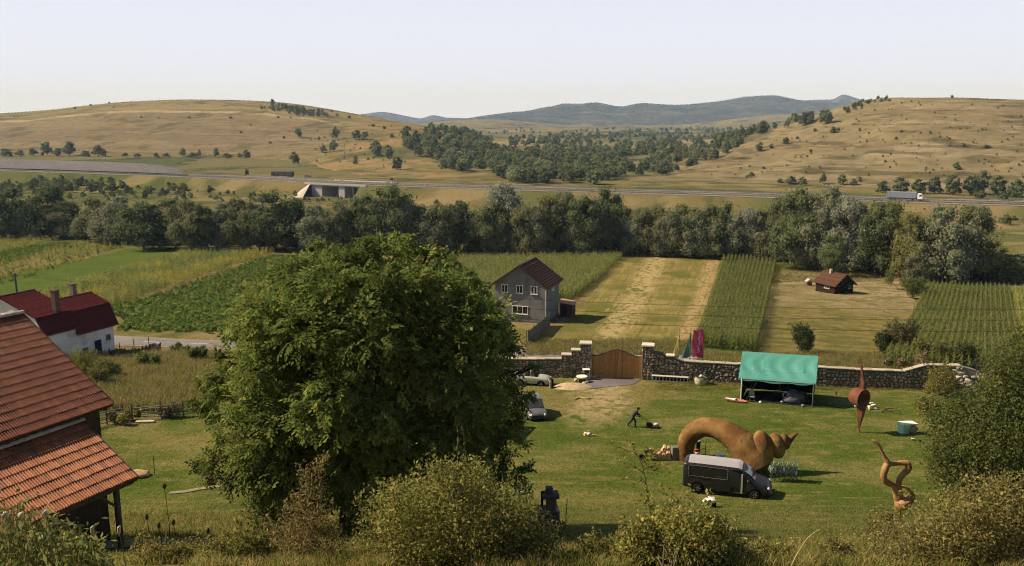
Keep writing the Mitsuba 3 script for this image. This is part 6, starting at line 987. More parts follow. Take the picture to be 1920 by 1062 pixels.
q = gp(1698, 812); k = thing('teal_box', 'pale turquoise and white box at the edge of the right bushes', 'box'); part(k, 'body', MB().box(q + [-.15, 0, .40], (.75, .7, .8), (.30, .62, .52), rotz(.3), bev=.03), 'satin'); part(k, 'lid', MB().box(q + [.1, 0, .84], (1.4, .8, .08), (.66, .72, .64), rotz(.2) @ roty(.05)), 'satin'); part(k, 'contents', MB().ball(q + [.45, -.1, .38], (.42, .35, .38), (.30, .24, .15), 8, 3, .4), 'matte', True)
q = gp(1712, 826); solo('white_stone', rock(MB(), q + [0, 0, .1], (.35, .3, .25), rw, (.66, .64, .52)), 'matte', 'small whitish stone by the right bushes below the turquoise box', 'stone')
# stone well head with dark cross like top, rope and posts
q = gp(1030, 992); px = 1600 / (q[1] * math.cos(PITCH) - q[2] * math.sin(PITCH)); k = thing('stone_monument', 'dark stone monument with flat cap standing right of the walnut tree', 'monument'); M_ = lambda x, z: q + [(x - 1030) / px, 0, z]
part(k, 'base', MB().box(M_(1028, .55), (1.05, .9, 1.2), (.17, .15, .135), rotz(.1), bev=.06), 'matte'); part(k, 'column', MB().box(M_(1033, 1.45), (.50, .45, .75), (.23, .18, .15), rotz(.1), bev=.03), 'matte'); part(k, 'cap_slab', MB().box(M_(1031, 1.85), (.88, .7, .22), (.14, .135, .13), rotz(.1), bev=.05), 'matte'); part(k, 'crown_block', MB().box(M_(1029, 2.12), (.36, .34, .34), (.15, .14, .135), rotz(.1), bev=.04), 'matte'); part(k, 'side_post', MB().box(M_(1016, 1.55), (.12, .14, .95), (.06, .055, .05), roty(.03)), 'matte')
q2 = M_(1042, 1.15) + [0, -.3, 0]; solo('float_ball', MB().ball(q2, .13, (.55, .30, .24), 8), 'satin', 'pinkish ball tied to the rope beside the stone monument', 'ball', smooth=True); solo('slanted_pole', MB().tube([q2, gp(1057, 1000)], .035, (.16, .15, .12), 6), 'matte', 'thin pole slanting down from the pinkish ball', 'pole')
t = np.linspace(0, 1, 16)[:, None]; a_ = M_(995, 1.0) + [0, -.35, 0]; p_ = a_ + (q2 - a_) * t; p_[:, 2] -= .42 * 4 * (t * (1 - t))[:, 0]; solo('rope', MB().tube(p_, .022, (.24, .20, .16), 5), 'matte', 'slack rope hanging in front of the stone monument', 'rope', smooth=True)
q = gp(1061, 974); solo('iron_stake', MB().tube([q, q + [.06, 0, 1.25]], .028, (.06, .055, .045), 6), 'matte', 'thin dark stake standing right of the stone monument', 'stake')
q = gp(290, 890); solo('thin_stake', MB().tube([q, q + [0, 0, 1.35]], .025, (.06, .055, .045), 6), 'matte', 'thin dark stake on the lawn near the farmhouse roof', 'stake')
q = gp(262, 893); solo('clay_heap', MB().ball(q + [-.2, 0, .1], (.9, .6, .32), (.42, .28, .16), 10, 3, .3), 'matte', 'small heap of orange sand at the corner of the farmhouse roof', 'heap', smooth=True)
# little shed behind the walnut tree
o = gp(884, 822); k = thing('wooden_shed', 'low dark wooden shed mostly hidden behind the walnut tree', 'shed'); Ws, Rs = frame(o * [1, 1, 0], (.2, .98)); g = gz(*o[:2]) - .2; part(k, 'wall', MB().prism([(-1.7, g), (1.7, g), (1.7, g + 2.2), (0, g + 3.4), (-1.7, g + 2.2)], 0, 3.6, (.06, .045, .035), (o * [1, 1, 0], Rs[:, 1], Rs[:, 2], Rs[:, 0])), 'old_wood')
for s_ in (-1, 1): part(k, 'roof', courses(Ws(-.3, 0, g + 3.5), Ws(3.9, 0, g + 3.5), Ws(3.9, s_ * 2.1, g + 2.05), Ws(-.3, s_ * 2.1, g + 2.05), 7, .04, (.11, .06, .045), .08), 'matte')
part(k, 'door', MB().box(Ws(-.03, .3, g + 1.15), (.06, .9, 1.9), (.05, .035, .03), Rs), 'matte')
# wattle fence in front of the meadow
fk = thing('wattle_fence', 'long grey woven rail fence between lawn and meadow', 'fence'); fp = np.array([gp(140, 812), gp(175, 803), (gp(218, 793)), gp(262, 788), gp(315, 785), gp(352, 781), gp(388, 778), gp(440, 775), gp(520, 772)]); s = PchipInterpolator(np.linspace(0, 1, len(fp)), fp); rg = np.random.RandomState(10)
FX = [.045, .20, .34, .47, .60, .72, .84, .97]
for t in FX: q = s(t); q[2] = gz(*q[:2]); part(fk, 'post', MB().tube([q - [0, 0, .2], q + [rg.uniform(-.08, .08), 0, rg.uniform(1.45, 1.75)]], .065, (.075, .065, .06), 7), 'old_wood', True)
for j, z in enumerate((.25, .48, .70, .92, 1.12)):
    tt = np.linspace(0, 1, 50); p_ = s(tt); p_[:, 2] = G(p_[:, 0], p_[:, 1]) + z + .10 * (meshkit.noise(np.stack([tt * 9, 0 * tt + j * 7, 0 * tt], -1), 4) - .5) * 2; p_[:, 1] += .07 * np.sin(tt * 2 * np.pi * 4 + j * np.pi); part(fk, 'rail', MB().tube(p_, .05, np.array([.30, .275, .24]) * rg.uniform(.75, 1.15), 6), 'matte', True)
q = gp(272, 793); solo('plank_on_grass', MB().box(q + [0, 0, .12], (1.5, .35, .10), (.55, .50, .40), rotz(.1)), 'matte', 'pale plank lying on the lawn below the wattle fence', 'plank')
# ---------------------------------------------------------------- crops: masses of single plants
def corn_proto(rng, h=2.1, n=7, col=(.085, .105, .030), tas=(.30, .24, .11), top=True):
    mb = MB()
    for i in range(n):
        a = i * 2.3 + rng.uniform(-.4, .4); z = h * (.16 + .68 * i / n); L = rng.uniform(.5, .75); d = np.array([math.cos(a), math.sin(a), 0]); s_ = np.array([-d[1], d[0], 0]) * .055
        p0, p1, p2 = np.array([0, 0, z]), d * L * .5 + [0, 0, z + .28], d * L + [0, 0, z - .02]; c = np.array(col) * rng.uniform(.75, 1.25); mb.add([p0 - s_, p0 + s_, p1 + s_, p1 - s_, p2], [[0, 1, 2], [0, 2, 3], [3, 2, 4]], c)
    mb.add([[-.02, 0, 0], [.02, 0, 0], [.012, 0, h], [-.012, 0, h]], [[0, 1, 2], [0, 2, 3]], np.array(col) * .9)
    if top:
        for i in range(3): a = i * 2.1; mb.add([[0, 0, h * .94], [.03 * math.cos(a), .03 * math.sin(a), h * .96], [.16 * math.cos(a), .16 * math.sin(a), h * 1.12]], [[0, 1, 2]], tas)
    return mb.arr()
def scatter(protos, pts, rng, smin=.8, smax=1.15, colvar=.15, tint=None):
    mb = MB(); pts = np.asarray(pts); which = rng.randint(len(protos), size=len(pts))
    for k, (v, f, c) in enumerate(protos):
        P = pts[which == k]
        if not len(P): continue
        a = rng.uniform(0, 6.28, len(P)); s = rng.uniform(smin, smax, len(P)); R_ = np.zeros((len(P), 3, 3)); R_[:, 0, 0] = np.cos(a); R_[:, 0, 1] = -np.sin(a); R_[:, 1, 0] = np.sin(a); R_[:, 1, 1] = np.cos(a); R_[:, 2, 2] = 1
        V = np.einsum('nij,vj->nvi', R_ * s[:, None, None], v) + P[:, None, :]; F = f[None] + (np.arange(len(P)) * len(v))[:, None, None]; kk = 1 + colvar * rng.normal(size=(len(P), 1, 1)); Cc = c[None] * np.clip(kk, .5, 1.6)
        if tint is not None: Cc = Cc * tint(P)[:, None, :]
        mb.add(V.reshape(-1, 3), F.reshape(-1, 3), np.clip(Cc, .005, .9).reshape(-1, 3))
    return mb
def rows_in(quad, nrow, step, rng, jit=.07, gap=.04):
    """Planting spots in rows that run from edge a-b to edge d-c of a four-cornered field."""
    a, b, c, d = [np.asarray(q, float)[:2] for q in quad]; out = []
    for i in range(nrow):
        t = (i + .5) / nrow; p, q = a + (b - a) * t, d + (c - d) * t; n = int(np.linalg.norm(q - p) / step); e_ = (q - p) / n; p, q = p + e_ * rng.uniform(-1.5, 3), q + e_ * rng.uniform(-3, 1.5)
        for j in range(n):
            if rng.rand() > gap: out.append(p + (q - p) * (j + rng.uniform(-.3, .3)) / n + rng.normal(size=2) * jit)
    out = np.array(out); q = meshkit.fbm(np.column_stack([out / 3.5, 0 * out[:, 0]]), 3, nrow); out = out[q > .30]; return np.column_stack([out, G(out[:, 0], out[:, 1])])
rc = np.random.RandomState(77); CORN = [corn_proto(rc) for _ in range(5)]; YCORN = [corn_proto(rc, 1.9, 7, (.165, .175, .045), (.34, .30, .12)) for _ in range(4)]; GCORN = [corn_proto(rc, 2.1, 7, (.12, .14, .042), (.36, .32, .16)) for _ in range(4)]
Qb = [gp(1356, 484), gp(1456, 497), gp(1416, 664), gp(1302, 652)]
solo('corn_field', scatter(CORN, rows_in(Qb, 14, .42, rc), rc, .8, 1.15, .18), 'leaf', 'strip of green maize rows right of the mown field', 'corn', kind='stuff')
Qc = [gp(1738, 541), gp(1893, 548), gp(1925, 706), gp(1652, 690)]
solo('corn_field', scatter(CORN, rows_in(Qc, 19, .34, rc, .05, .03), rc, .75, 1.0, .15), 'leaf', 'dark maize field in neat rows at the right edge', 'corn', kind='stuff')
Qd = [gp(1897, 548), gp(2010, 552), gp(2060, 720), gp(1930, 706)]
solo('corn_field', scatter(YCORN, rows_in(Qd, 14, .45, rc, .07), rc, .8, 1.05, .15), 'leaf', 'yellowing maize beyond the dark rows at the right edge', 'corn', kind='stuff')
Qa = [gp(850, 487), gp(1168, 485), gp(1072, 566), gp(800, 590)]
solo('corn_field', scatter(GCORN, rows_in(Qa, 66, .62, rc, .2, .1), rc, .8, 1.2, .2), 'leaf', 'pale ripe maize field behind the grey house', 'corn', kind='stuff')
# left fields
Qy = [gp(345, 474), gp(512, 476), gp(150, 586), gp(60, 560)]
solo('corn_field', scatter(YCORN + GCORN[:2], rows_in(Qy, 34, .6, rc, .35, .14), rc, .55, 1.15, .28, lambda P: 1 + .5 * (meshkit.fbm(P / [7, 7, 1e9] + 3, 3, 4)[:, None] - .5) * np.array([3, 1.6, .4])), 'leaf', 'yellowing strip of ripening crop on the left', 'crop', kind='stuff')
def bushlet(rng, col, n=22, w=.8, h=.7):
    mb = MB(); d = sph(rng, n); d[:, 2] = abs(d[:, 2]); leaf_cloud(mb, d * [w * .5, w * .5, h] * rng.uniform(.6, 1, (n, 1)), d + .5 * rng.normal(size=d.shape) + [0, 0, .5], .34, rng, col, .2, .8, .1); return mb.arr()
LUSH = [bushlet(rc, (.070, .112, .024)) for _ in range(4)] + [bushlet(rc, (.105, .135, .032)) for _ in range(3)]
Ql = [gp(516, 478), gp(900, 500), gp(640, 652), gp(150, 590)]
solo('leafy_crop', scatter(LUSH, rows_in(Ql, 62, .85, rc, .3, .1), rc, .7, 1.35, .2), 'leaf', 'lush low green crop between the yellow strip and the road', 'crop', kind='stuff')
Ql2 = [gp(330, 540), gp(345, 541), gp(235, 628), gp(190, 600)]
solo('leafy_crop', scatter(LUSH, rows_in([gp(250, 590), gp(420, 560), gp(440, 628), gp(215, 620)], 26, .8, rc, .3, .1), rc, .7, 1.3, .2), 'leaf', 'leafy green crop beside the village road', 'crop', kind='stuff')
for (qd, nr, lab, pr, s0) in (([gp(-60, 452), gp(118, 451), gp(-20, 482), gp(-120, 480)], 20, 'pale yellow green crop at the far left edge', YCORN, .7), ([gp(140, 456), gp(240, 462), gp(-10, 538), gp(-60, 520)], 12, 'ragged yellow green crop strip along the clover field', YCORN + LUSH[:3], .65), ([gp(120, 455), gp(140, 456), gp(-60, 520), gp(-120, 484)], 18, 'rough green weedy plot at the left edge', LUSH, .8)):
    solo('leafy_crop', scatter(pr, rows_in(qd, nr, .9, rc, .35, .15), rc, s0, s0 * 1.5, .2), 'leaf', lab, 'crop', kind='stuff')
# ---------------------------------------------------------------- grass
def blade_proto(rng, h, n, spread, col, w=.012, tip=None):
    mb = MB()
    for i in range(n):
        a = rng.uniform(0, 6.28); b = rng.normal(size=2) * spread * .35; l = rng.normal(size=2) * h * .35; hh = h * rng.uniform(.6, 1.2); s_ = np.array([math.cos(a), math.sin(a), 0]) * w; p = np.array([*b, -.03]); q = p + [l[0], l[1], hh]; m = p + [l[0] * .35, l[1] * .35, hh * .6]; c = np.array(col) * rng.uniform(.7, 1.3)
        mb.add([p - s_, p + s_, m + s_ * .7, m - s_ * .7, q], [[0, 1, 2], [0, 2, 3], [3, 2, 4]], np.array([c * .8, c * .8, c, c, c if tip is None else np.array(tip)]))
    return mb.arr()
rg = np.random.RandomState(91)
def field(n, x0, x1, y0, y1, keep=None):
    """Random ground spots inside a survey-picture window, evenly spread over the ground."""
    A_, B_ = gp((x0 + x1) / 2, y0), gp((x0 + x1) / 2, y1); Y = rg.uniform(B_[1], A_[1], n); lo, hi = (x0 - 960) / 1600, (x1 - 960) / 1600; X = rg.uniform(lo, hi, n) * (Y * .983 + 4.2)
    P = np.column_stack([X, Y, G(X, Y)])
    return P if keep is None else P[keep(P)]
def clump(P, s, thr, seed): return meshkit.fbm(np.column_stack([P[:, 0] / s, P[:, 1] / s, 0 * P[:, 0]]), 3, seed) > thr
LAWN = [blade_proto(rg, .09, 5, .22, c, .012) for c in ((.080, .110, .028), (.112, .128, .040), (.165, .155, .055))]
P = np.vstack([field(60000, 150, 1800, 722, 1000), field(40000, 150, 1800, 940, 1085)]); P = P[(P[:, 1] > 26) & (P[:, 1] < 84)]; tx_ = 10.0 - (86 - P[:, 1]) * .16 - .0012 * (86 - P[:, 1]) ** 2; P = P[~((abs(P[:, 0] - tx_) < 2.4) & (P[:, 1] > 66) & (rg.rand(len(P)) < .8))]
solo('lawn_grass', scatter(LAWN, P, rg, .7, 1.5, .15), 'leaf', 'short tufts of grass all over the lawn', 'grass', kind='stuff')
TALL = [blade_proto(rg, .38, 12, .5, c, .012, t) for c, t in (((.10, .115, .028), (.22, .19, .07)), ((.15, .14, .04), (.30, .25, .10)), ((.075, .10, .022), (.12, .13, .03)), ((.21, .165, .065), (.36, .28, .13)))]
P = field(30000, -60, 2000, 930, 1090); P = P[(P[:, 1] < 47) & (P[:, 1] > 22) & ~((P[:, 0] < -12.2) & (P[:, 1] < 38))]; sx = P[:, 0] / P[:, 1]; P = P[clump(P, 2.5, .42, 3) & ((sx < .03) | (sx > .46) | (P[:, 1] < 33))]
solo('hillside_grass', scatter(TALL, P, rg, .5, 1.25, .18), 'leaf', 'long yellow green grass on the slope in front', 'grass', kind='stuff')
P = field(15000, 100, 700, 668, 772); P = P[(P[:, 1] > 72) & (P[:, 0] < -12)]; P = P[P[:, 1] < 106]
MEAD = [blade_proto(rg, .75, 12, .7, c, .022, t) for c, t in (((.12, .125, .035), (.21, .185, .075)), ((.17, .14, .055), (.27, .215, .105)), ((.085, .112, .026), (.14, .145, .04)), ((.15, .10, .05), (.20, .14, .075)))]
solo('meadow_grass', scatter(MEAD, P, rg, .6, 1.4, .18), 'leaf', 'tall dry grass of the meadow behind the wattle fence', 'grass', kind='stuff')
P = np.vstack([field(3000, 985, 1320, 640, 668), field(4500, 1310, 1800, 665, 700), field(2600, 1420, 1720, 495, 530), field(4000, 860, 1480, 468, 482)]); 
solo('verge_grass', scatter(MEAD, P, rg, .4, 1.0, .18), 'leaf', 'rough grass along the road and the field edges', 'grass', kind='stuff')
P = field(2500, 1230, 1800, 716, 735); P = P[(P[:, 1] > 80.5) & (P[:, 1] < 86)]; solo('wall_foot_grass', scatter(LUSH[:4] and TALL, P, rg, .35, .8, .18), 'leaf', 'weeds along the foot of the stone wall', 'grass', kind='stuff')

# ---------------------------------------------------------------- the walnut tree
def branch_tree(rng, root, lobes, tr, bark, r0):
    root = np.asarray(root, float); fork = root + [0.1, 0, 2.2]; MBt = MB(); MBt.tube([root - [0, 0, .6], root + [0, 0, .3], root + [.05, 0, 1.2], fork], [r0 * 1.7, r0 * 1.25, r0, r0 * .9], bark, 12); L_ = []
    for x, y, z, r in lobes:
        e = np.array([x, y, z]); m = fork + (e - fork) * .5 + [0, 0, .12 * np.linalg.norm(e - fork)] + rng.normal(size=3) * .25; s = fork + rng.normal(size=3) * .12; mb = MB(); mb.tube(PchipInterpolator([0, .5, 1], [s, m, e])(np.linspace(0, 1, 8)), np.linspace(r0 * .36, .02, 8), bark, 7); L_.append(mb)
        for k in range(3): d = sph(rng, 1)[0] * r * .8; mb.tube([e + (m - e) * .25, e + d * .5 + [0, 0, .1], e + d], [.045, .03, .012], bark, 5)
    return MBt, L_
rw2 = np.random.RandomState(15); WR = gp(655, 1004); WR = np.array([655 - 960, 0, 0]) * 0 + WR
YW = WR[1]
def wl(x, y, dy, r): return (*at(x, y, YW + dy), r / 41.0)
EDGE = [(735, 492, 52), (640, 500, 45), (575, 520, 48), (680, 478, 34), (760, 474, 30), (612, 480, 24), (810, 505, 48), (858, 548, 50), (900, 592, 46), (500, 560, 44), (520, 520, 28), (468, 610, 42), (462, 660, 48), (440, 715, 50), (420, 770, 44), (430, 820, 40), (470, 860, 42), (450, 900, 34), (405, 868, 30), (930, 640, 40), (938, 700, 42), (950, 752, 40), (942, 806, 40), (930, 858, 38), (950, 900, 24), (900, 900, 36), (520, 900, 40), (850, 900, 46), (880, 540, 26), (405, 745, 26), (965, 790, 24)]
lob = [wl(x, y, rw2.uniform(-1.5, 1.5), r) for x, y, r in EDGE]
EDGE2 = [(500, 700, 60), (520, 790, 64), (560, 860, 60), (620, 890, 60), (690, 905, 60), (760, 900, 60), (820, 890, 58), (480, 760, 50), (560, 640, 60), (600, 930, 40), (700, 945, 44), (800, 940, 44), (880, 930, 36), (540, 930, 34)]
lob += [wl(x, y, dy, r) for x, y, r in EDGE2 for dy in (-3.2, .5)]
SPK = [(735, 450, 15), (760, 447, 13), (600, 462, 15), (690, 454, 12), (712, 458, 16), (810, 470, 16), (850, 498, 18), (548, 498, 18), (590, 470, 12), (455, 575, 16), (430, 632, 16), (395, 712, 18), (368, 762, 16), (376, 868, 16), (388, 905, 15), (962, 650, 18), (990, 745, 15), (1000, 690, 11), (985, 880, 15), (978, 830, 16), (880, 520, 16), (905, 556, 14), (980, 915, 14), (415, 672, 14), (480, 540, 14)]
for i in range(50):
    t = i / 46; x, y = rw2.uniform(470, 910), rw2.uniform(530, 900); k = 1 - ((x - 690) / 300) ** 2 - ((y - 715) / 280) ** 2
    if k < .05: continue
    for s_ in (-1, 1): lob.append(wl(x, y, s_ * (6.6 * math.sqrt(k)) * rw2.uniform(.75, 1.0), rw2.uniform(38, 62)))
for i in range(34):
    x, y = 500 + 62 * (i % 7) + 20 * ((i // 7) % 2), 590 + 72 * (i // 7); lob.append(wl(x, y, -2.2 + 1.6 * (i % 4), 60))
lob += [wl(x, y, (-1) ** i * .7, r * 1.15) for i, (x, y, r) in enumerate(SPK)]
WCOL = np.array([.088, .118, .032]); cr = MB()
L = np.array(lob); zmin, zmax = L[:, 2].min(), L[:, 2].max()
for x, y, z, r in lob:                           # every lobe is a spray of pinnate leaves: drooping stems with pairs of leaflets
    m = int(190 * (r / 1.1) ** 2); d = sph(rw2, m); d = d[(d[:, 2] > -.75)]; base = np.array([x, y, z]) + d * [1, 1, .85] * r * np.where(rw2.rand(len(d), 1) < .12, rw2.uniform(1.05, 1.42, (len(d), 1)), rw2.uniform(.62, 1.08, (len(d), 1))); ax_ = d + .45 * rw2.normal(size=d.shape) + [0, 0, -.25]; ax_ /= np.linalg.norm(ax_, axis=1, keepdims=True); nn = np.array([0, 0, 1.]) + .55 * d + .45 * rw2.normal(size=d.shape); nn -= ax_ * (nn * ax_).sum(1, keepdims=True); nn /= np.linalg.norm(nn, axis=1, keepdims=True); sd_ = np.cross(ax_, nn); lc = WCOL * (1 + .16 * rw2.normal()) * rw2.uniform(.6, 1.45, (len(d), 1)); lc = lc * (1 + np.array([.55, .18, 0]) * np.clip(rw2.normal(size=(len(d), 1)), 0, 2) * .45)
    for j, (al, si) in enumerate(((.0, 0), (-.10, 1), (-.10, -1), (-.22, 1), (-.22, -1), (-.33, 1), (-.33, -1))):
        tip_ = unit_ = ax_ * (.55 if si else 1) + sd_ * si * .85 - nn * .12; tip_ = tip_ / np.linalg.norm(tip_, axis=1, keepdims=True); st_ = base + ax_ * al; ln = (.235 - .016 * j) * rw2.uniform(.8, 1.25, (len(d), 1)); wv = np.cross(nn, tip_) * ln * .27; V = np.stack([st_, st_ + tip_ * ln * .5 + wv, st_ + tip_ * ln - nn * ln * .12, st_ + tip_ * ln * .5 - wv], 1); i_ = np.arange(len(d))[:, None] * 4
        cr.add(V.reshape(-1, 3), np.vstack([i_ + [0, 1, 2], i_ + [0, 2, 3]]), np.repeat(np.clip(lc * rw2.uniform(.85, 1.15, (len(d), 1)), .006, .6), 4, 0))
trk, brs = branch_tree(rw2, WR, lob[::3], None, (.085, .072, .058), .42)
k = thing('walnut_tree', 'huge leafy walnut tree spreading in the middle left foreground', 'tree'); part(k, 'crown', cr, 'leaf'); part(k, 'trunk', trk, 'matte', True)
for b_ in brs: part(k, 'branch', b_, 'matte', True)

# ---------------------------------------------------------------- bushes in the foreground and at the right
def shrub(name, label, cat, root, lobes, n, size, col, seed, var=.38, yellow=.35, bark=(.12, .10, .07), twigs=14, asp=.5, group=None, tw=.022, shoots=60):
    """lobes: (x, y, z, r) in world metres. Leaves all through the lobes, many stems."""
    rng = np.random.RandomState(seed); cr = MB(); L_ = np.array(lobes, float); w = L_[:, 3] ** 2; cnt = rng.multinomial(n, w / w.sum())
    for (x, y, z, r), m in zip(L_, cnt):
        if m < 2: continue
        d = sph(rng, m); C = np.array([x, y, z]) + d * r * (rng.uniform(.2, 1.25, (m, 1)) ** .6); leaf_cloud(cr, C, d * .6 + .8 * rng.normal(size=d.shape) + [0, 0, .3], size, rng, np.asarray(col) * (1 + .15 * rng.normal()), var, asp, yellow, .25)
    st = MB(); root = np.asarray(root, float)
    for i in range(shoots):
        x, y, z, r = L_[rng.choice(len(L_), p=w / w.sum())]; d = sph(rng, 1)[0]; d[2] = abs(d[2]) + .25; d /= np.linalg.norm(d); s0 = np.array([x, y, z]) + d * r * .7; e = s0 + (d + [0, 0, .55]) * r * rng.uniform(.35, 1.0); st.tube([s0, (s0 + e) / 2 + rng.normal(size=3) * .04, e], [.012, .009, .004], bark, 4)
        m = int(rng.randint(12, 26)); C = s0 + (e - s0) * rng.uniform(.1, 1.03, (m, 1)) + rng.normal(size=(m, 3)) * size * .55; leaf_cloud(cr, C, sph(rng, m) + [0, 0, .5], size * 1.1, rng, np.asarray(col) * rng.uniform(.85, 1.35), var, asp, yellow, .25)
    for i in range(twigs):
        x, y, z, r = L_[i % len(L_)]; e = np.array([x, y, z]) + sph(rng, 1)[0] * r * .55; s = root + rng.normal(size=3) * [.25, .25, 0]; m_ = (s + e) / 2 + [rng.normal() * .2, rng.normal() * .2, .25]; st.tube(PchipInterpolator([0, .5, 1], [s - [0, 0, .3], m_, e])(np.linspace(0, 1, 7)), np.linspace(tw * 1.3, tw * .2, 7), bark, 5)
    k = thing(name, label, cat, group); part(k, 'crown', cr, 'leaf'); part(k, 'stems', st, 'matte', True); return k
def px_lobes(pts, Y, m, seed, dep=1.2): r_ = np.random.RandomState(seed); return [(*at(x, y, Y + r_.uniform(-dep, dep)), r / m) for x, y, r in pts]
sc = lambda Y, y: 1600 / (Y * math.cos(PITCH) + (-at(960, y, Y)[2]) * math.sin(PITCH))
Y = 24.5; m = sc(Y, 980)
shrub('yellow_green_bush', 'big yellow green bush at the bottom in front of the walnut tree', 'bush', gp(860, 1056), px_lobes([(860, 915, 60), (800, 920, 46), (745, 950, 50), (720, 1000, 55), (790, 985, 75), (870, 980, 80), (940, 965, 60), (985, 1000, 55), (1015, 1040, 45), (900, 1045, 80), (800, 1055, 75), (715, 1055, 50), (955, 1045, 60), (895, 900, 30), (835, 890, 26)], Y, m, 1), 26000, .115, (.135, .136, .042), 3)
Y = 23.5; m = sc(Y, 1000)
shrub('yellow_green_bush', 'yellow green bush at the bottom right of centre with a bare leaning sapling above it', 'bush', gp(1270, 1070), px_lobes([(1250, 1000, 46), (1300, 1010, 55), (1350, 1030, 45), (1200, 1030, 45), (1180, 1050, 35), (1270, 1050, 65), (1350, 1060, 50), (1390, 1055, 34), (1335, 985, 28), (1215, 1000, 26)], Y, m, 2, .9), 13000, .128, (.155, .152, .044), 4)
sp_ = [at(1225, 1062, 27), at(1219, 1010, 27.2), at(1222, 985, 27.3), at(1213, 920, 27.5), at(1206, 880, 27.6), at(1186, 838, 27.6)]; k = thing('sapling', 'thin sapling with sparse yellow leaves rising in front of the lawn', 'sapling'); part(k, 'trunk', MB().tube(PchipInterpolator(np.arange(6), sp_)(np.linspace(0, 5, 24)), np.linspace(.045, .008, 24), (.16, .13, .09), 6), 'matte', True); rs = np.random.RandomState(6); cr = MB(); tw_ = MB(); f_ = PchipInterpolator(np.arange(6), sp_)
for i in range(30):
    t = rs.uniform(1.2, 5); p = f_(t); e = p + rs.normal(size=3) * [.55, .4, .12] + [0, 0, .35]; tw_.tube([p, (p + e) / 2 + [0, 0, .04], e], [.012, .009, .004], (.15, .12, .08), 4); n_ = rs.randint(9, 24); C = p + (e - p) * rs.uniform(.35, 1.1, (n_, 1)) + rs.normal(size=(n_, 3)) * .07; leaf_cloud(cr, C, sph(rs, n_) + [0, 0, .6], .125, rs, (.15, .145, .036), .3, .5, .3)
part(k, 'leaves', cr, 'leaf'); part(k, 'twigs', tw_, 'matte', True)
Y = 25.0; m = sc(Y, 960)
shrub('reddish_shrub', 'thin reddish brown shrub left of the big yellow green bush', 'bush', gp(560, 1050), px_lobes([(590, 905, 26), (580, 950, 38), (560, 990, 44), (600, 1000, 40), (545, 1035, 50), (610, 1045, 40), (500, 1040, 40), (600, 870, 16)], Y, m, 3, .7), 4600, .10, (.128, .108, .045), 5, .3, .3, (.09, .06, .045), 12, tw=.014)
shrub('light_green_shrub', 'light green shrub at the foot of the walnut tree on its left', 'bush', gp(515, 985), px_lobes([(520, 925, 42), (490, 950, 34), (550, 950, 42), (515, 965, 40), (580, 930, 28)], 35, sc(35, 940), 4, .8), 6500, .13, (.105, .135, .036), 6)
shrub('low_bush', 'low olive bush between the stone monument and the big yellow green bush', 'bush', gp(1010, 1035), px_lobes([(1010, 1030, 40), (1040, 1040, 36), (985, 1020, 30), (1070, 1055, 30)], 31, sc(31, 1030), 8, .7), 3600, .14, (.12, .115, .035), 8)
# right side
Y = 43.0; m = sc(Y, 820)
shrub('dark_bush', 'tall dark green bush filling the right edge beside the lawn', 'bush', gp(1880, 985), px_lobes([(1900, 690, 40), (1915, 640, 26), (1880, 735, 46), (1930, 720, 60), (1850, 770, 45), (1800, 775, 38), (1770, 800, 34), (1765, 840, 34), (1790, 860, 46), (1840, 830, 60), (1900, 800, 75), (1945, 850, 80), (1860, 880, 70), (1800, 900, 50), (1770, 880, 34), (1930, 920, 70), (1870, 940, 60), (1960, 770, 70)], Y, m, 5, 2.0), 42000, .17, (.066, .080, .025), 9, .3, .25)
Y = 44.5
shrub('dark_bush', 'dark green bush behind the tall one, touching the tumbled wall end', 'bush', gp(1850, 850), px_lobes([(1860, 760, 40), (1890, 730, 40), (1830, 790, 36), (1905, 690, 36), (1870, 720, 26)], 58, sc(58, 760), 6, 1.5), 14000, .16, (.060, .072, .022), 10)
shrub('wall_bush', 'yellow green bush against the stone wall at its rising end', 'bush', gp(1760, 742), px_lobes([(1765, 715, 22), (1750, 728, 16), (1775, 700, 14), (1780, 730, 16), (1740, 742, 12)], 79, sc(79, 720), 7, .8), 4500, .16, (.135, .125, .04), 11)
Y = 24.0; m = sc(Y, 990)
shrub('olive_bush', 'broad olive brown bush in the bottom right corner', 'bush', gp(1800, 1055), px_lobes([(1690, 1045, 40), (1660, 1050, 40), (1750, 1015, 50), (1790, 985, 60), (1850, 960, 60), (1910, 950, 60), (1900, 1020, 75), (1820, 1040, 75), (1750, 1060, 60), (1950, 1010, 70)], Y, m, 9, 1.0), 28000, .10, (.150, .138, .050), 12, .3, .35)
shrub('weedy_bush', 'sparse weedy bush below the twisted sculpture', 'bush', gp(1660, 1050), px_lobes([(1655, 975, 22), (1670, 1000, 30), (1640, 1010, 26), (1715, 1018, 20), (1640, 1040, 36), (1600, 1060, 26)], 34, sc(34, 1000), 10, .6), 3200, .12, (.135, .125, .045), 13)
rb = np.random.RandomState(61)
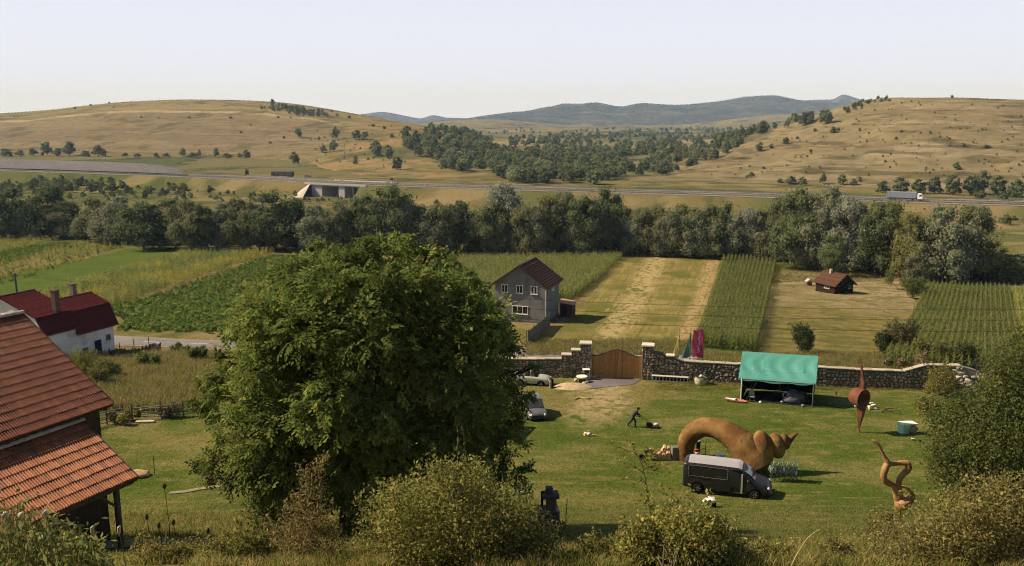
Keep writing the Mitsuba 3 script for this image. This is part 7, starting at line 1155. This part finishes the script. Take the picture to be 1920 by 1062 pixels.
for i, (x, y, w, h, col, lab) in enumerate([(640, 1040, 80, 60, (.062, .085, .022), 'dark green scrub under the walnut tree beside the reddish shrub'), (690, 1000, 60, 50, (.055, .078, .02), 'dark low bush at the foot of the walnut trunk'), (400, 1062, 110, 60, (.125, .12, .04), 'thin olive weeds at the bottom left of the reddish shrub'), (300, 1064, 90, 46, (.13, .12, .042), 'low olive weeds at the bottom beside the porch'), (470, 1050, 70, 60, (.115, .12, .036), 'yellow green weeds at the bottom left of the reddish shrub, close to it'), (1100, 1064, 90, 44, (.13, .13, .04), 'low yellow green weeds at the bottom between the two yellow green bushes'), (1440, 1068, 70, 40, (.135, .13, .042), 'low weeds right of the sapling bush'), (1590, 1066, 90, 44, (.13, .122, .045), 'low weeds at the left end of the olive brown bush')]):
    Y = 24.5 if i > 1 else 33; m = sc(Y, y); g = at(x, y, Y); g[2] = gz(*g[:2]); lb = [(*at(x + rb.uniform(-.5, .5) * w, y - rb.uniform(.1, .8) * h, Y + rb.uniform(-.6, .6)), rb.uniform(14, 26) / m) for _ in range(9)]; shrub('scrub_bush', lab, 'bush', g, lb, 2400, .11, col, 700 + i, twigs=7, shoots=22, tw=.012)
# bushes in the fields and by the fences
for i, (x, yb, yt, w, col, lab) in enumerate([(1500, 664, 610, 40, (.036, .052, .018), 'round dark bush standing alone on the mown plot'), (1660, 668, 622, 36, (.05, .06, .024), 'dark bush left of the right maize field'), (1685, 662, 600, 60, (.075, .075, .032), 'brownish bush at the corner of the right maize field'), (1738, 680, 640, 60, (.11, .115, .032), 'yellow green bush in front of the right maize field'), (1790, 690, 645, 70, (.045, .055, .018), 'dark bush between the maize and the wall'), (1700, 695, 668, 100, (.15, .115, .06), 'low brownish weeds behind the wall'), (1712, 560, 520, 60, (.07, .085, .03), 'bush at the far left corner of the right maize field'), (1690, 545, 515, 80, (.085, .10, .03), 'pale bush behind the dry plot'),
    (155, 715, 655, 62, (.12, .125, .03), 'yellow green bush behind the tiled farmhouse roof'), (205, 712, 676, 60, (.085, .10, .03), 'green bush below the crooked board fence'), (285, 690, 664, 50, (.08, .095, .032), 'rounded bush right of the crooked board fence'), (370, 682, 655, 34, (.075, .09, .03), 'small bush at the near end of the pale railing'), (190, 725, 690, 40, (.10, .09, .035), 'reddish green bush in the meadow'), (340, 665, 650, 40, (.09, .11, .035), 'low bush on the verge of the road'), (230, 792, 768, 70, (.14, .13, .035), 'yellow green weeds growing through the wattle fence'), (395, 745, 700, 70, (.12, .12, .03), 'yellow green bush at the left edge of the walnut tree'), (315, 782, 762, 50, (.10, .09, .04), 'brown weeds at the middle of the wattle fence'),
    (1745, 790, 745, 50, (.12, .12, .04), 'sparse bush below the leaning pole'), (1090, 712, 700, 20, (.07, .09, .03), 'little weeds beside the green bin'), (1008, 706, 690, 30, (.035, .05, .02), 'dark green bush behind the cream car')]):
    q = gp(x, yb); m = sc(q[1], yb); h = (yb - yt) / m; wd = w / m; rr_ = np.random.RandomState(200 + i); lb = [(q[0] + rr_.uniform(-.36, .36) * wd, q[1] + rr_.uniform(-.3, .3) * wd, q[2] + h * rr_.uniform(.3, .78), max(.2, .24 * min(h, wd) * rr_.uniform(.8, 1.3))) for _ in range(9)]
    shrub('field_bush', lab, 'bush', q, lb, int(700 + 2200 * min(1, wd * h / 8)), .24 if yb < 700 else .16, col, 300 + i, twigs=9)
# weeds and seed heads close to the camera
rf = np.random.RandomState(21); wb = MB(); wl_ = MB()
for i in range(420):
    x, y = rf.uniform(-30, 185), rf.uniform(938, 1085); Y = rf.uniform(7.5, 11); e = at(x, max(y, 925 + max(0, x - 20) * .55), Y); g = e + [rf.normal() * .25, rf.normal() * .2, 0]; g[2] = gz(*g[:2]) - .05; wb.tube([g, (g + e) / 2 + [rf.normal() * .06, 0, .1], e], [.008, .006, .003], np.array([.16, .15, .06]) * rf.uniform(.6, 1.4), 4); n_ = 20; t = rf.uniform(.15, 1, (n_, 1)); C = g + (e - g) * t + rf.normal(size=(n_, 3)) * .08; leaf_cloud(wl_, C, sph(rf, n_) + [0, 0, .4], rf.choice([.05, .08, .11]), rf, np.array([(.095, .112, .036), (.135, .125, .05), (.075, .10, .03)][rf.randint(3)]), .35, .4, .3)
k = thing('wild_weeds', 'tangle of wild weeds in the bottom left corner close to the camera', 'weeds'); part(k, 'leaves', wl_, 'leaf', kind='stuff'); part(k, 'stalks', wb, 'matte', True, kind='stuff')
HEADS = [(10, 966, 'w'), (12, 975, 'w'), (40, 967, 'w'), (86, 961, 'w'), (74, 1002, 'y'), (84, 1006, 'w'), (125, 1002, 'y'), (139, 1010, 'y'), (55, 1009, 'w'), (14, 1014, 'w'), (82, 1035, 'y'), (104, 1036, 'w'), (128, 1060, 'y'), (172, 992, 's'), (222, 992, 's')]
for i, (x, y, c) in enumerate(HEADS):
    Y = 8.8 + .1 * (i % 5); e = at(x, y, Y); k = thing('flower_head', {'w': 'pale seed head in the weeds of the bottom left corner', 'y': f'small yellow flower in the weeds of the bottom left corner, {nth(sorted(q[0] for q in HEADS if q[2] == c).index(x))}', 's': f'tall pale seed spike in front of the porch, {"left" if x < 200 else "right"} of the two'}[c], 'flower', {'w': 'pale seed heads in the weeds', 'y': 'yellow flowers in the weeds', 's': 'pale spikes before the porch'}[c]); g = e + [.05, 0, 0]; g[2] = gz(*g[:2]) - .05
    part(k, 'stem', MB().tube([g, (g + e) / 2 + [.05, 0, 0], e], [.006, .005, .004], (.22, .19, .10), 5), 'matte', True)
    if c == 'w': part(k, 'head', MB().ball(e, (.034, .034, .040), (.56, .50, .40), 7, i, .35), 'matte', True)
    elif c == 'y':
        mb = MB()
        for j in range(9): a = j * .7; d = np.array([math.cos(a), math.sin(a), .25]); s_ = np.array([-d[1], d[0], 0]) * .012; mb.add([e, e + d * .03 - s_, e + d * .045, e + d * .03 + s_], [[0, 1, 2], [0, 2, 3]], (.50, .38, .02))
        part(k, 'petals', mb, 'leaf'); part(k, 'eye', MB().ball(e + [0, 0, .004], (.012, .012, .009), (.45, .30, .02), 5), 'matte', True)
    else: part(k, 'head', MB().tube([e - [0, 0, .09], e - [0, 0, .05], e + [.01, 0, .02], e + [.025, 0, .04]], [.006, .02, .022, .006], (.52, .42, .30), 7), 'matte', True)
for i, pts in enumerate([[(1478, 1075), (1500, 1030), (1520, 1004), (1538, 994)], [(300, 1075), (315, 985), (322, 970), (330, 965)]]): solo('grass_stalk', MB().tube(PchipInterpolator(range(4), [at(x, y, 22) for x, y in pts])(np.linspace(0, 3, 14)), np.linspace(.018, .008, 14), (.48, .40, .20), 5), 'matte', ['long dry grass stalk bending right at the bottom of the lawn', 'thin dry stalk in the grass left of the walnut tree'][i], 'stalk')
for i, (x, y, yt) in enumerate([(308, 965, 912), (325, 1000, 980), (298, 1002, 985), (332, 1062, 1030), (390, 1030, 995), (430, 1050, 1000), (275, 985, 970)]):
    e = at(x, yt, 25 + i * .3); g = e.copy(); g[2] = gz(*g[:2]); k = thing('teasel', f'tall dark dry weed stalk standing on the grassy slope, {nth(sorted([308, 325, 298, 332, 390, 430, 275]).index(x))}', 'weed', 'dry weed stalks on the slope'); part(k, 'stem', MB().tube([g, (g + e) / 2 + [.06, 0, 0], e], [.014, .012, .008], (.06, .06, .03), 5), 'matte', True); part(k, 'head', MB().ball(e, (.06, .06, .10), (.07, .06, .03), 7, i, .3), 'matte', True)
# fallen pale stones under the walnut tree
for i, (x, y, c) in enumerate([(712, 916, (.55, .34, .22)), (676, 918, (.50, .36, .20)), (738, 916, (.6, .5, .32)), (930, 932, (.66, .55, .36)), (973, 926, (.62, .56, .42))]): q = gp(x, y); solo('pale_block', rock(MB(), q + [0, 0, .25], (.9, .7, .6), rf, c), 'matte', ['orange tinted block under the walnut tree, second from the left', 'leftmost block under the walnut tree', 'cream block under the walnut tree, third from the left', 'cream block in the shade at the right foot of the walnut', 'rightmost pale block by the walnut'][i], 'block', 'pale blocks lying under the walnut tree')
